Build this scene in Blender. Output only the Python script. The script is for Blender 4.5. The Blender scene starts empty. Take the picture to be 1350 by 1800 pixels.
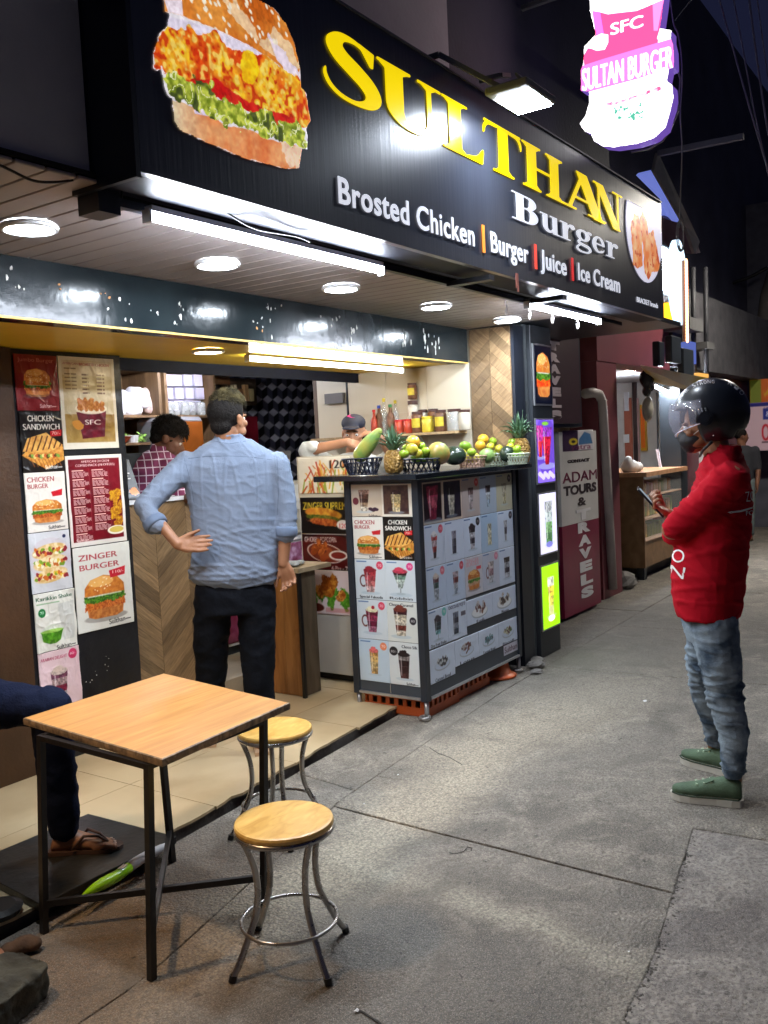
import bpy, bmesh, math, random
import numpy as np
from mathutils import Vector, Matrix, noise as mn
random.seed(7); rng = np.random.RandomState(7)
SC = bpy.context.scene
COL = SC.collection
PI = math.pi
R_ = math.radians
F = 1590.0; H = 1.6; CX, CY = 675.0, 900.0
_X = np.array([1094, 167, -F]); _X /= np.linalg.norm(_X)
_Y = np.array([-2275, 5, -F]); _Y -= _X * (_Y @ _X); _Y /= np.linalg.norm(_Y)
RW = np.array([_X, _Y, np.cross(_X, _Y)])
CAMP = np.array([0, 0, H])
cam = bpy.data.cameras.new('camera')
cam.sensor_fit = 'VERTICAL'; cam.sensor_height = 36.0; cam.sensor_width = 27.0
cam.lens = 36.0 * F / 1800.0
cam.clip_start = 0.05; cam.clip_end = 400
camo = bpy.data.objects.new('camera', cam); COL.objects.link(camo)
M = Matrix([list(RW[0]) + [0], list(RW[1]) + [0], list(RW[2]) + [H], [0, 0, 0, 1]])
camo.matrix_world = M
SC.camera = camo
w = bpy.data.worlds.new('World'); SC.world = w; w.use_nodes = True
nt = w.node_tree; nt.nodes.clear()
sky = nt.nodes.new('ShaderNodeTexSky'); sky.sky_type = 'NISHITA'; sky.sun_disc = False
sky.sun_elevation = R_(-4.0); sky.sun_rotation = R_(200)
tint = nt.nodes.new('ShaderNodeMix'); tint.data_type = 'RGBA'; tint.blend_type = 'ADD'
tint.inputs['Factor'].default_value = 1.0
tint.inputs['B'].default_value = (0.036, 0.045, 0.145, 1)
bgn = nt.nodes.new('ShaderNodeBackground'); bgn.inputs['Strength'].default_value = 0.15
out = nt.nodes.new('ShaderNodeOutputWorld')
nt.links.new(sky.outputs[0], tint.inputs['A']); nt.links.new(tint.outputs['Result'], bgn.inputs['Color'])
nt.links.new(bgn.outputs[0], out.inputs['Surface'])
SC.view_settings.view_transform = 'Standard'
SC.view_settings.look = 'None'
SC.view_settings.exposure = 0.22
SC.view_settings.gamma = 1.0
SC.view_settings.use_curve_mapping = False
SC.render.engine = 'CYCLES'
cy = SC.cycles
cy.use_denoising = True
cy.max_bounces = 7; cy.diffuse_bounces = 3; cy.glossy_bounces = 3; cy.transmission_bounces = 6
cy.transparent_max_bounces = 12
cy.sample_clamp_indirect = 4.0
cy.caustics_reflective = False; cy.caustics_refractive = False
def ray(px, py): return RW @ np.array([px - CX, CY - py, -F])
def g(px, py, z=0.0):
 d = ray(px, py); return CAMP + d * ((z - H) / d[2])
def onY(px, py, y):
 d = ray(px, py); return CAMP + d * (y / d[1])
def onX(px, py, x):
 d = ray(px, py); return CAMP + d * (x / d[0])
def at(px, py, dist):
 d = ray(px, py); return CAMP + d * (dist / math.hypot(d[0], d[1]))
def srgb(c):
 """photo colour (0-255 or hex string) -> linear"""
 if isinstance(c, str): c = [int(c[i:i + 2], 16) for i in (0, 2, 4)]
 c = np.array(c[:3], float) / 255.0
 return tuple(np.where(c <= 0.04045, c / 12.92, ((c + 0.055) / 1.055) ** 2.4))
_mats = {}
def mat(name, col, rough=0.6, metal=0.0, var=0.12, vscale=6.0, bump=0.0, bscale=40.0, emit=None, estr=0.0,
  spec=0.5, coat=0.0, trans=0.0, alpha=1.0, ior=1.45, col2=None, thr=None, stretch=None, rvar=0.0, detail=6.0):
 if name in _mats: return _mats[name]
 m = bpy.data.materials.new(name); m.use_nodes = True
 n = m.node_tree.nodes; l = m.node_tree.links
 b = n['Principled BSDF']
 b.inputs['Roughness'].default_value = rough; b.inputs['Metallic'].default_value = metal
 b.inputs['Specular IOR Level'].default_value = spec; b.inputs['IOR'].default_value = ior
 b.inputs['Coat Weight'].default_value = coat; b.inputs['Transmission Weight'].default_value = trans
 b.inputs['Alpha'].default_value = alpha
 tc = n.new('ShaderNodeTexCoord'); mp = n.new('ShaderNodeMapping')
 l.new(tc.outputs['Object'], mp.inputs['Vector'])
 if stretch: mp.inputs['Scale'].default_value = stretch
 nz = n.new('ShaderNodeTexNoise'); nz.inputs['Scale'].default_value = vscale; nz.inputs['Detail'].default_value = detail
 l.new(mp.outputs[0], nz.inputs['Vector'])
 mx = n.new('ShaderNodeMix'); mx.data_type = 'RGBA'
 c1 = tuple(min(1, x * (1 + var)) for x in col[:3]) + (1,)
 c0 = (tuple(x * (1 - var) for x in col[:3]) if col2 is None else tuple(col2[:3])) + (1,)
 if col2 is not None: c1 = tuple(col[:3]) + (1,)
 mx.inputs['A'].default_value = c0; mx.inputs['B'].default_value = c1
 rp = n.new('ShaderNodeMapRange')
 lo, hi = thr if thr else (0.3, 0.7)
 rp.inputs['From Min'].default_value = lo; rp.inputs['From Max'].default_value = hi
 l.new(nz.outputs['Fac'], rp.inputs['Value']); l.new(rp.outputs[0], mx.inputs['Factor'])
 l.new(mx.outputs['Result'], b.inputs['Base Color'])
 if rvar:
  rr = n.new('ShaderNodeMapRange'); rr.inputs['To Min'].default_value = max(0, rough - rvar); rr.inputs['To Max'].default_value = min(1, rough + rvar)
  l.new(nz.outputs['Fac'], rr.inputs['Value']); l.new(rr.outputs[0], b.inputs['Roughness'])
 if bump:
  n2 = n.new('ShaderNodeTexNoise'); n2.inputs['Scale'].default_value = bscale; n2.inputs['Detail'].default_value = 5
  l.new(mp.outputs[0], n2.inputs['Vector'])
  bp = n.new('ShaderNodeBump'); bp.inputs['Strength'].default_value = bump; bp.inputs['Distance'].default_value = 0.01
  l.new(n2.outputs['Fac'], bp.inputs['Height']); l.new(bp.outputs[0], b.inputs['Normal'])
 if emit is not None:
  b.inputs['Emission Color'].default_value = tuple(emit[:3]) + (1,); b.inputs['Emission Strength'].default_value = estr
 _mats[name] = m
 return m
def emat(name, col, strength):
 if name in _mats: return _mats[name]
 m = bpy.data.materials.new(name); m.use_nodes = True
 n = m.node_tree.nodes; n.clear()
 e = n.new('ShaderNodeEmission'); e.inputs['Color'].default_value = tuple(col[:3]) + (1,); e.inputs['Strength'].default_value = strength
 o = n.new('ShaderNodeOutputMaterial'); m.node_tree.links.new(e.outputs[0], o.inputs['Surface'])
 _mats[name] = m; return m
def print_mat(name, rough=0.45, estr=0.0, bump=0.15, coat=0.0):
 """flat print: the colour comes from a colour attribute painted on the sheet"""
 if name in _mats: return _mats[name]
 m = bpy.data.materials.new(name); m.use_nodes = True
 n = m.node_tree.nodes; l = m.node_tree.links; b = n['Principled BSDF']
 a = n.new('ShaderNodeAttribute'); a.attribute_name = 'print'
 l.new(a.outputs['Color'], b.inputs['Base Color'])
 b.inputs['Roughness'].default_value = rough; b.inputs['Coat Weight'].default_value = coat
 if estr:
  l.new(a.outputs['Color'], b.inputs['Emission Color']); b.inputs['Emission Strength'].default_value = estr
 if bump:
  tc = n.new('ShaderNodeTexCoord'); nz = n.new('ShaderNodeTexNoise'); nz.inputs['Scale'].default_value = 14; nz.inputs['Detail'].default_value = 3
  l.new(tc.outputs['Object'], nz.inputs['Vector'])
  bp = n.new('ShaderNodeBump'); bp.inputs['Strength'].default_value = bump; bp.inputs['Distance'].default_value = 0.02
  l.new(nz.outputs['Fac'], bp.inputs['Height']); l.new(bp.outputs[0], b.inputs['Normal'])
 _mats[name] = m; return m
def wood_mat(name, c0, c1, scale=(1, 14, 14), rough=0.5, rings=3.0, coat=0.0, obj_random=0.25, rot=None):
 if name in _mats: return _mats[name]
 m = bpy.data.materials.new(name); m.use_nodes = True
 n = m.node_tree.nodes; l = m.node_tree.links; b = n['Principled BSDF']
 b.inputs['Roughness'].default_value = rough; b.inputs['Coat Weight'].default_value = coat
 tc = n.new('ShaderNodeTexCoord'); mp = n.new('ShaderNodeMapping'); mp.inputs['Scale'].default_value = scale
 if rot: mp.vector_type = 'TEXTURE'; mp.inputs['Rotation'].default_value = rot; mp.inputs['Scale'].default_value = tuple(1.0 / q for q in scale)
 l.new(tc.outputs['Object'], mp.inputs['Vector'])
 nz = n.new('ShaderNodeTexNoise'); nz.inputs['Scale'].default_value = rings; nz.inputs['Detail'].default_value = 8; nz.inputs['Distortion'].default_value = 0.8
 l.new(mp.outputs[0], nz.inputs['Vector'])
 mx = n.new('ShaderNodeMix'); mx.data_type = 'RGBA'
 mx.inputs['A'].default_value = tuple(c0) + (1,); mx.inputs['B'].default_value = tuple(c1) + (1,)
 rp = n.new('ShaderNodeMapRange'); rp.inputs['From Min'].default_value = 0.32; rp.inputs['From Max'].default_value = 0.68
 l.new(nz.outputs['Fac'], rp.inputs['Value']); l.new(rp.outputs[0], mx.inputs['Factor'])
 oi = n.new('ShaderNodeObjectInfo'); hs = n.new('ShaderNodeHueSaturation')
 mr = n.new('ShaderNodeMapRange'); mr.inputs['To Min'].default_value = 1 - obj_random; mr.inputs['To Max'].default_value = 1 + obj_random
 l.new(oi.outputs['Random'], mr.inputs['Value']); l.new(mr.outputs[0], hs.inputs['Value'])
 l.new(mx.outputs['Result'], hs.inputs['Color']); l.new(hs.outputs[0], b.inputs['Base Color'])
 bp = n.new('ShaderNodeBump'); bp.inputs['Strength'].default_value = 0.12; bp.inputs['Distance'].default_value = 0.004
 l.new(nz.outputs['Fac'], bp.inputs['Height']); l.new(bp.outputs[0], b.inputs['Normal'])
 _mats[name] = m; return m
def tag(o, label=None, cat=None, group=None, kind=None):
 if label: o['label'] = label
 if cat: o['category'] = cat
 if group: o['group'] = group
 if kind: o['kind'] = kind
 return o
def empty(name, loc, label, cat, group=None, rz=0.0):
 o = bpy.data.objects.new(name, None); COL.objects.link(o)
 o.location = tuple(float(v) for v in loc); o.rotation_euler = (0, 0, rz); o.empty_display_size = 0.1
 return tag(o, label, cat, group)
def wmat(o):
 m = Matrix.Identity(4)
 ch = []
 while o is not None: ch.append(o); o = o.parent
 for q in reversed(ch):
  m = m @ Matrix.LocRotScale(q.location, q.rotation_euler, q.scale)
 return m
def addmesh(name, me, material, parent=None, smooth=False, world=True):
 """mesh given in world coordinates; parenting keeps it in place"""
 if material is not None and len(me.materials) == 0: me.materials.append(material)
 if smooth:
  me.polygons.foreach_set('use_smooth', [True] * len(me.polygons))
 o = bpy.data.objects.new(name, me); COL.objects.link(o)
 if parent is not None:
  o.parent = parent
  if world: me.transform(wmat(parent).inverted())
 else:
  if world and len(me.vertices):
   co = np.empty(len(me.vertices) * 3); me.vertices.foreach_get('co', co); co = co.reshape(-1, 3)
   c = (co.min(0) + co.max(0)) / 2; c[2] = co[:, 2].min()
   me.transform(Matrix.Translation(Vector(-c))); o.location = Vector(c)
 return o
class MB:
 """collects shapes, then links them as ONE mesh"""
 def __init__(s): s.v = []; s.f = []
 def add(s, vs, fs):
  k = len(s.v); s.v += [tuple(float(a) for a in v) for v in vs]; s.f += [tuple(k + i for i in f) for f in fs]; return s
 def box(s, a, b):
  x0, y0, z0 = [min(p, q) for p, q in zip(a, b)]; x1, y1, z1 = [max(p, q) for p, q in zip(a, b)]
  return s.add([(x0, y0, z0), (x1, y0, z0), (x1, y1, z0), (x0, y1, z0), (x0, y0, z1), (x1, y0, z1), (x1, y1, z1), (x0, y1, z1)],
                     [(0, 3, 2, 1), (4, 5, 6, 7), (0, 1, 5, 4), (1, 2, 6, 5), (2, 3, 7, 6), (3, 0, 4, 7)])
 def bar(s, p, q, w, h=None, up=(0, 0, 1)):
  """rectangular bar from p to q"""
  h = h or w; p = Vector(p); q = Vector(q); d = (q - p).normalized(); u = Vector(up)
  if abs(d.dot(u)) > 0.95: u = Vector((1, 0, 0))
  a = d.cross(u).normalized(); b = a.cross(d).normalized()
  vs = []
  for c in (p, q):
   for sx, sy in ((-1, -1), (1, -1), (1, 1), (-1, 1)): vs.append(c + a * (sx * w / 2) + b * (sy * h / 2))
  return s.add(vs, [(0, 1, 2, 3), (7, 6, 5, 4), (0, 4, 5, 1), (1, 5, 6, 2), (2, 6, 7, 3), (3, 7, 4, 0)])
 def tube(s, pts, r, n=8, caps=True):
  pts = [Vector([float(a) for a in p]) for p in pts]; N = len(pts)
  rr = r if isinstance(r, (list, tuple)) else [r] * N
  t0 = (pts[1] - pts[0]).normalized(); u = Vector((0, 0, 1))
  if abs(t0.dot(u)) > 0.9: u = Vector((1, 0, 0))
  a = t0.cross(u).normalized(); vs = []; fs = []
  for i, p in enumerate(pts):
   t = (pts[min(i + 1, N - 1)] - pts[max(i - 1, 0)]).normalized()
   a = (a - t * a.dot(t)).normalized(); b = t.cross(a)
   for k in range(n):
    an = 2 * PI * k / n; vs.append(p + (a * math.cos(an) + b * math.sin(an)) * rr[i])
  for i in range(N - 1):
   for k in range(n):
    fs.append((i * n + k, i * n + (k + 1) % n, (i + 1) * n + (k + 1) % n, (i + 1) * n + k))
  if caps: fs.append(tuple(reversed(range(n)))); fs.append(tuple((N - 1) * n + k for k in range(n)))
  return s.add(vs, fs)
 def ring(s, c, R, r, n=32, m=8, ax=(0, 0, 1), a0=0, a1=2 * PI):
  ax = Vector(ax).normalized(); u = Vector((1, 0, 0)) if abs(ax.x) < 0.9 else Vector((0, 1, 0))
  a = ax.cross(u).normalized(); b = ax.cross(a); c = Vector([float(v) for v in c])
  full = abs(a1 - a0 - 2 * PI) < 1e-6; N = n if full else n + 1
  vs = []; fs = []
  for i in range(N):
   t = a0 + (a1 - a0) * i / n; d = a * math.cos(t) + b * math.sin(t)
   for k in range(m):
    e = 2 * PI * k / m; vs.append(c + d * (R + r * math.cos(e)) + ax * (r * math.sin(e)))
  for i in range(n):
   j = (i + 1) % N
   for k in range(m): fs.append((i * m + k, j * m + k, j * m + (k + 1) % m, i * m + (k + 1) % m))
  return s.add(vs, fs)
 def lathe(s, prof, c=(0, 0, 0), n=24, sx=1, sy=1, cap=True):
  vs = []; fs = []
  for r, z in prof:
   for k in range(n):
    t = 2 * PI * k / n; vs.append((c[0] + r * sx * math.cos(t), c[1] + r * sy * math.sin(t), c[2] + z))
  for i in range(len(prof) - 1):
   for k in range(n): fs.append((i * n + k, i * n + (k + 1) % n, (i + 1) * n + (k + 1) % n, (i + 1) * n + k))
  if cap:
   if prof[0][0] > 1e-5: fs.append(tuple(reversed(range(n))))
   if prof[-1][0] > 1e-5: fs.append(tuple((len(prof) - 1) * n + k for k in range(n)))
  return s.add(vs, fs)
 def ell(s, c, r, rot=None, nu=16, nv=10):
  vs = [(0, 0, -1)]; fs = []
  for i in range(1, nv):
   ph = -PI / 2 + PI * i / nv
   for k in range(nu): vs.append((math.cos(ph) * math.cos(2 * PI * k / nu), math.cos(ph) * math.sin(2 * PI * k / nu), math.sin(ph)))
  vs.append((0, 0, 1)); T = len(vs) - 1
  for k in range(nu): fs.append((0, 1 + (k + 1) % nu, 1 + k)); fs.append((T, T - nu + k, T - nu + (k + 1) % nu))
  for i in range(nv - 2):
   for k in range(nu):
    a = 1 + i * nu; fs.append((a + k, a + (k + 1) % nu, a + nu + (k + 1) % nu, a + nu + k))
  if not hasattr(r, '__len__'): r = (r, r, r)
  Rm = rot if rot is not None else Matrix.Identity(3); c = Vector([float(v) for v in c])
  return s.add([Rm @ Vector((v[0] * r[0], v[1] * r[1], v[2] * r[2])) + c for v in vs], fs)
 def prism(s, poly, fn, t0=0.0, t1=0.01):
  """2D polygon -> solid; fn(u, v, t) gives the 3D point"""
  n = len(poly); vs = [fn(u, v, t0) for u, v in poly] + [fn(u, v, t1) for u, v in poly]
  return s.add(vs, [tuple(reversed(range(n))), tuple(range(n, 2 * n))] + [(i, (i + 1) % n, n + (i + 1) % n, n + i) for i in range(n)])
 def cyl(s, c, r, h, n=20, r2=None):
  return s.lathe([(r, 0), (r if r2 is None else r2, h)], c, n)
 def mesh(s, name='m'):
  me = bpy.data.meshes.new(name); me.from_pydata(s.v, [], s.f); me.update(); return me
 def build(s, name, material, parent=None, smooth=False, bevel=0.0):
  me = s.mesh(name)
  bm = bmesh.new(); bm.from_mesh(me)
  bmesh.ops.recalc_face_normals(bm, faces=bm.faces)
  if bevel: bmesh.ops.bevel(bm, geom=list(bm.edges), offset=bevel, segments=1, affect='EDGES', clamp_overlap=True)
  bm.to_mesh(me); bm.free()
  return addmesh(name, me, material, parent, smooth)
def slab(name, a, b, m, parent=None, bevel=0.0): return MB().box(a, b).build(name, m, parent, bevel=bevel)
def dupe(o, loc, label=None, group=None, rz=None):
 """copy of a thing with copies of its parts and sub-parts"""
 def cp(q, par):
  c = q.copy(); COL.objects.link(c); c.parent = par
  for ch in list(q.children): cp(ch, c)
  return c
 r = cp(o, None); r.location = loc
 if rz is not None: r.rotation_euler.z = rz
 if label: r['label'] = label
 if group: r['group'] = group
 return r
def vnoise(h, w, cell, seed=0, octv=3):
 r = np.random.RandomState(seed); out_ = np.zeros((h, w)); amp = 1.0; tot = 0
 for o in range(octv):
  c = max(1.0, cell / 2 ** o); gh = int(h / c) + 3; gw = int(w / c) + 3
  G = r.rand(gh, gw); y = np.arange(h) / c; x = np.arange(w) / c
  yi = y.astype(int); xi = x.astype(int); fy = (y - yi)[:, None]; fx = (x - xi)[None]
  fy = fy * fy * (3 - 2 * fy); fx = fx * fx * (3 - 2 * fx)
  a = G[yi][:, xi]; b = G[yi][:, xi + 1]; c_ = G[yi + 1][:, xi]; d = G[yi + 1][:, xi + 1]
  out_ += amp * ((a * (1 - fx) + b * fx) * (1 - fy) + (c_ * (1 - fx) + d * fx) * fy); tot += amp; amp *= 0.5
 return out_ / tot
_fontcache = {}
def text_tris(s):
 """triangles of a word in the built-in font, unit cap height about 0.73, origin left baseline"""
 if s in _fontcache: return _fontcache[s]
 cu = bpy.data.curves.new('t', 'FONT'); cu.body = s; cu.size = 1.0; cu.resolution_u = 4
 o = bpy.data.objects.new('t', cu); COL.objects.link(o)
 dg = bpy.context.evaluated_depsgraph_get(); me = bpy.data.meshes.new_from_object(o.evaluated_get(dg))
 me.calc_loop_triangles()
 co = np.empty(len(me.vertices) * 3); me.vertices.foreach_get('co', co); co = co.reshape(-1, 3)[:, :2]
 tr = np.empty(len(me.loop_triangles) * 3, dtype=np.int32); me.loop_triangles.foreach_get('vertices', tr); tr = tr.reshape(-1, 3)
 bpy.data.objects.remove(o); bpy.data.curves.remove(cu); bpy.data.meshes.remove(me)
 _fontcache[s] = (co, tr); return co, tr
class Cv:
 """a small canvas; x runs 0..1, y runs 0..asp downwards"""
 def __init__(s, w, h, px=64, bg=(255, 255, 255)):
  s.W = px; s.H = max(4, int(round(px * h / w))); s.asp = h / w; s.w = w; s.h = h
  s.a = np.empty((s.H, s.W, 3)); s.a[:] = np.array(bg, float) / 255
  x = (np.arange(s.W)) / (s.W - 1); y = (np.arange(s.H)) / (s.H - 1) * s.asp
  s.x, s.y = np.meshgrid(x, y); s.e = 1.0 / s.W; s.sd = random.randint(0, 9999)
 def put(s, m, c, var=None, cell=6):
  c = np.array(c, float) / 255 if not (isinstance(c, np.ndarray) and c.ndim == 3) else c
  if var is not None:
   s.sd += 1; n = vnoise(s.H, s.W, cell, s.sd)[..., None]; c2 = np.array(var, float) / 255
   n = np.clip((n - 0.3) / 0.4, 0, 1); c = c * (1 - n) + c2 * n
  m = np.clip(m, 0, 1)[..., None]; s.a = s.a * (1 - m) + c * m; return s
 def ell(s, cx, cy, rx, ry, rot=0.0, rough=0.0, cell=5):
  dx = s.x - cx; dy = s.y - cy; ca, sa = math.cos(rot), math.sin(rot)
  u = (dx * ca + dy * sa) / rx; v = (-dx * sa + dy * ca) / ry; d = np.sqrt(u * u + v * v)
  if rough: s.sd += 1; d = d + rough * (vnoise(s.H, s.W, cell, s.sd) - 0.5) * 2
  return np.clip((1 - d) * min(rx, ry) / s.e + 0.5, 0, 1)
 def rect(s, x0, y0, x1, y1):
  f = lambda d: np.clip(d / s.e + 0.5, 0, 1)
  return f(s.x - x0) * f(x1 - s.x) * f(s.y - y0) * f(y1 - s.y)
 def poly(s, pts, rough=0.0, cell=5):
  P = np.array(pts, float); ins = np.zeros(s.x.shape, bool); dm = np.full(s.x.shape, 9.0); n = len(P)
  for i in range(n):
   x0, y0 = P[i]; x1, y1 = P[(i + 1) % n]
   c = ((y0 > s.y) != (y1 > s.y)); xx = x0 + (s.y - y0) * (x1 - x0) / ((y1 - y0) or 1e-9); ins ^= c & (s.x < xx)
   L = (x1 - x0) ** 2 + (y1 - y0) ** 2 or 1e-9
   t = np.clip(((s.x - x0) * (x1 - x0) + (s.y - y0) * (y1 - y0)) / L, 0, 1)
   dm = np.minimum(dm, np.hypot(s.x - x0 - t * (x1 - x0), s.y - y0 - t * (y1 - y0)))
  d = np.where(ins, dm, -dm)
  if rough: s.sd += 1; d = d + rough * (vnoise(s.H, s.W, cell, s.sd) - 0.5) * 2
  return np.clip(d / s.e + 0.5, 0, 1)
 def text(s, t, x, y, h, c, width=None, rot=0.0, bold=0.0):
  """t with its cap top-left at x, y; cap height h; width stretches it"""
  co, tr = text_tris(t)
  if not len(tr): return s
  P = co.copy(); x0 = P[:, 0].min(); sx = sy = h / 0.73
  if width: sx = width / max(1e-6, P[:, 0].max() - x0)
  P = np.stack([(P[:, 0] - x0) * sx, -P[:, 1] * sy], 1) + np.array([0, h])
  ca, sa = math.cos(rot), math.sin(rot)
  P = np.stack([P[:, 0] * ca - P[:, 1] * sa + x, P[:, 0] * sa + P[:, 1] * ca + y], 1)
  SS = 3; Hh, Ww = s.H * SS, s.W * SS; acc = np.zeros((Hh, Ww), bool)
  for q in tr:
   T = P[q] * (s.W - 1) * SS
   xa, ya = np.floor(T.min(0)).astype(int); xb, yb = np.ceil(T.max(0)).astype(int) + 1
   xa = max(xa, 0); ya = max(ya, 0); xb = min(xb, Ww); yb = min(yb, Hh)
   if xa >= xb or ya >= yb: continue
   X_, Y_ = np.meshgrid(np.arange(xa, xb) - (SS - 1) / 2, np.arange(ya, yb) - (SS - 1) / 2)
   def ed(i, j): return (T[j, 0] - T[i, 0]) * (Y_ - T[i, 1]) - (T[j, 1] - T[i, 1]) * (X_ - T[i, 0])
   e0, e1, e2 = ed(0, 1), ed(1, 2), ed(2, 0)
   acc[ya:yb, xa:xb] |= ((e0 >= 0) & (e1 >= 0) & (e2 >= 0)) | ((e0 <= 0) & (e1 <= 0) & (e2 <= 0))
  m = acc.reshape(s.H, SS, s.W, SS).mean((1, 3))
  if bold: m = np.maximum(m, np.maximum(np.roll(m, 1, 1), 0)) if bold >= 1 else np.maximum(m, np.roll(m, 1, 1) * bold)
  return s.put(m, c)
 def lines(s, x0, y0, x1, y1, n, c, gap=0.5, words=True):
  """rows of print too small to read"""
  dy = (y1 - y0) / n; r = np.random.RandomState(s.sd + 5)
  for i in range(n):
   x = x0; yy = y0 + i * dy
   while x < x1 - 0.01:
    L = r.uniform(0.03, 0.1); e = min(x + L, x1)
    s.put(s.rect(x, yy, e, yy + dy * gap) * 0.85, c); x = e + 0.015
    if r.rand() < 0.18: break
  return s
def sheet(name, cv, fn, m, parent=None, wave=0.0, thick=0.002, mask=None, seed=0, smooth=True):
 """print mesh: fn(u, v) with u right 0..1 and v up 0..1 -> point; nrm fn(u,v,t) moves out by t"""
 Hh, Ww = cv.H, cv.W
 uu = np.arange(Ww) / (Ww - 1); vv = 1 - np.arange(Hh) / (Hh - 1)
 U, V = np.meshgrid(uu, vv); r = np.random.RandomState(seed + 3)
 O = np.array(fn(0, 0, 0)); A = np.array(fn(1, 0, 0)) - O; B = np.array(fn(0, 1, 0)) - O; N = (np.array(fn(0, 0, 1)) - O)
 N = N / np.linalg.norm(N)
 T = np.full(U.shape, thick)
 if wave:
  for k in range(5):
   fx, fy, ph = r.uniform(0.5, 3.5), r.uniform(0.5, 3.5), r.uniform(0, 6.28)
   T = T + wave / 3 * (1 + np.sin(fx * U * 6.28 * 0.7 + fy * V * 6.28 * 0.7 * r.choice([-1, 1]) + ph)) * 0.5
  nn = np.abs(vnoise(Hh, Ww, Ww / 4, seed + 11, 3) - 0.5); T = T + wave * 0.8 * np.clip(0.14 - nn, 0, 1) * 3
 P = O + U[..., None] * A + V[..., None] * B + T[..., None] * N
 P2 = O + U[..., None] * A + V[..., None] * B
 idx = np.arange(Hh * Ww).reshape(Hh, Ww)
 q = np.stack([idx[1:, :-1], idx[1:, 1:], idx[:-1, 1:], idx[:-1, :-1]], -1).reshape(-1, 4)
 lin = cv.a.reshape(-1, 3); lin = np.where(lin <= 0.04045, lin / 12.92, ((np.clip(lin, 0, 1) + 0.055) / 1.055) ** 2.4)
 verts = P.reshape(-1, 3)
 if mask is not None:
  mk = (mask > 0.5); keep = (mk[1:, :-1] & mk[1:, 1:] & mk[:-1, 1:] & mk[:-1, :-1]).reshape(-1); q = q[keep]
  used = np.zeros(Hh * Ww, bool); used[q.ravel()] = True; re = np.cumsum(used) - 1
  verts = verts[used]; lin = lin[used]; q = re[q]
  nb = len(verts)
  back = verts - N * thick
  ed = np.concatenate([q[:, [0, 1]], q[:, [1, 2]], q[:, [2, 3]], q[:, [3, 0]]]); key = {}
  S = set(map(tuple, ed.tolist())); op = [e for e in S if (e[1], e[0]) not in S]
  sides = np.array([[a, b, b + nb, a + nb] for a, b in op]).reshape(-1, 4)[:, [0, 3, 2, 1]]
  verts = np.concatenate([verts, back]); lin = np.concatenate([lin, lin]); faces = np.concatenate([q, sides])
 else:
  bi = [idx[0, 0], idx[0, -1], idx[-1, -1], idx[-1, 0]]
  ring = np.concatenate([idx[0, :], idx[1:, -1], idx[-1, -2::-1], idx[-2:0:-1, 0]])
  nb = len(verts); back = P2.reshape(-1, 3)[ring]; m_ = len(ring)
  sides = np.array([[ring[i], ring[(i + 1) % m_], nb + (i + 1) % m_, nb + i] for i in range(m_)])
  verts = np.concatenate([verts, back]); lin = np.concatenate([lin, lin[ring]]); faces = np.concatenate([q, sides])
 me = bpy.data.meshes.new(name)
 me.vertices.add(len(verts)); me.vertices.foreach_set('co', verts.astype(np.float32).ravel())
 me.loops.add(len(faces) * 4); me.loops.foreach_set('vertex_index', faces.astype(np.int32).ravel())
 me.polygons.add(len(faces)); me.polygons.foreach_set('loop_start', np.arange(0, len(faces) * 4, 4, dtype=np.int32))
 me.polygons.foreach_set('loop_total', np.full(len(faces), 4, dtype=np.int32))
 me.update(calc_edges=True); me.validate()
 ca = me.color_attributes.new('print', 'FLOAT_COLOR', 'POINT')
 ca.data.foreach_set('color', np.concatenate([lin, np.ones((len(lin), 1))], 1).astype(np.float32).ravel())
 return addmesh(name, me, m, parent, smooth=False)
def planeY(x0, x1, z0, z1, y, s=-1):
 """rectangle on a wall that runs along x, seen from -y"""
 return lambda u, v, t: (x0 + (x1 - x0) * u, y + s * t, z0 + (z1 - z0) * v)
def planeX(x, y0, y1, z0, z1, s=-1):
 """rectangle on a wall that runs along y, seen from -x; u goes y0 -> y1"""
 return lambda u, v, t: (x + s * t, y0 + (y1 - y0) * u, z0 + (z1 - z0) * v)
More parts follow.
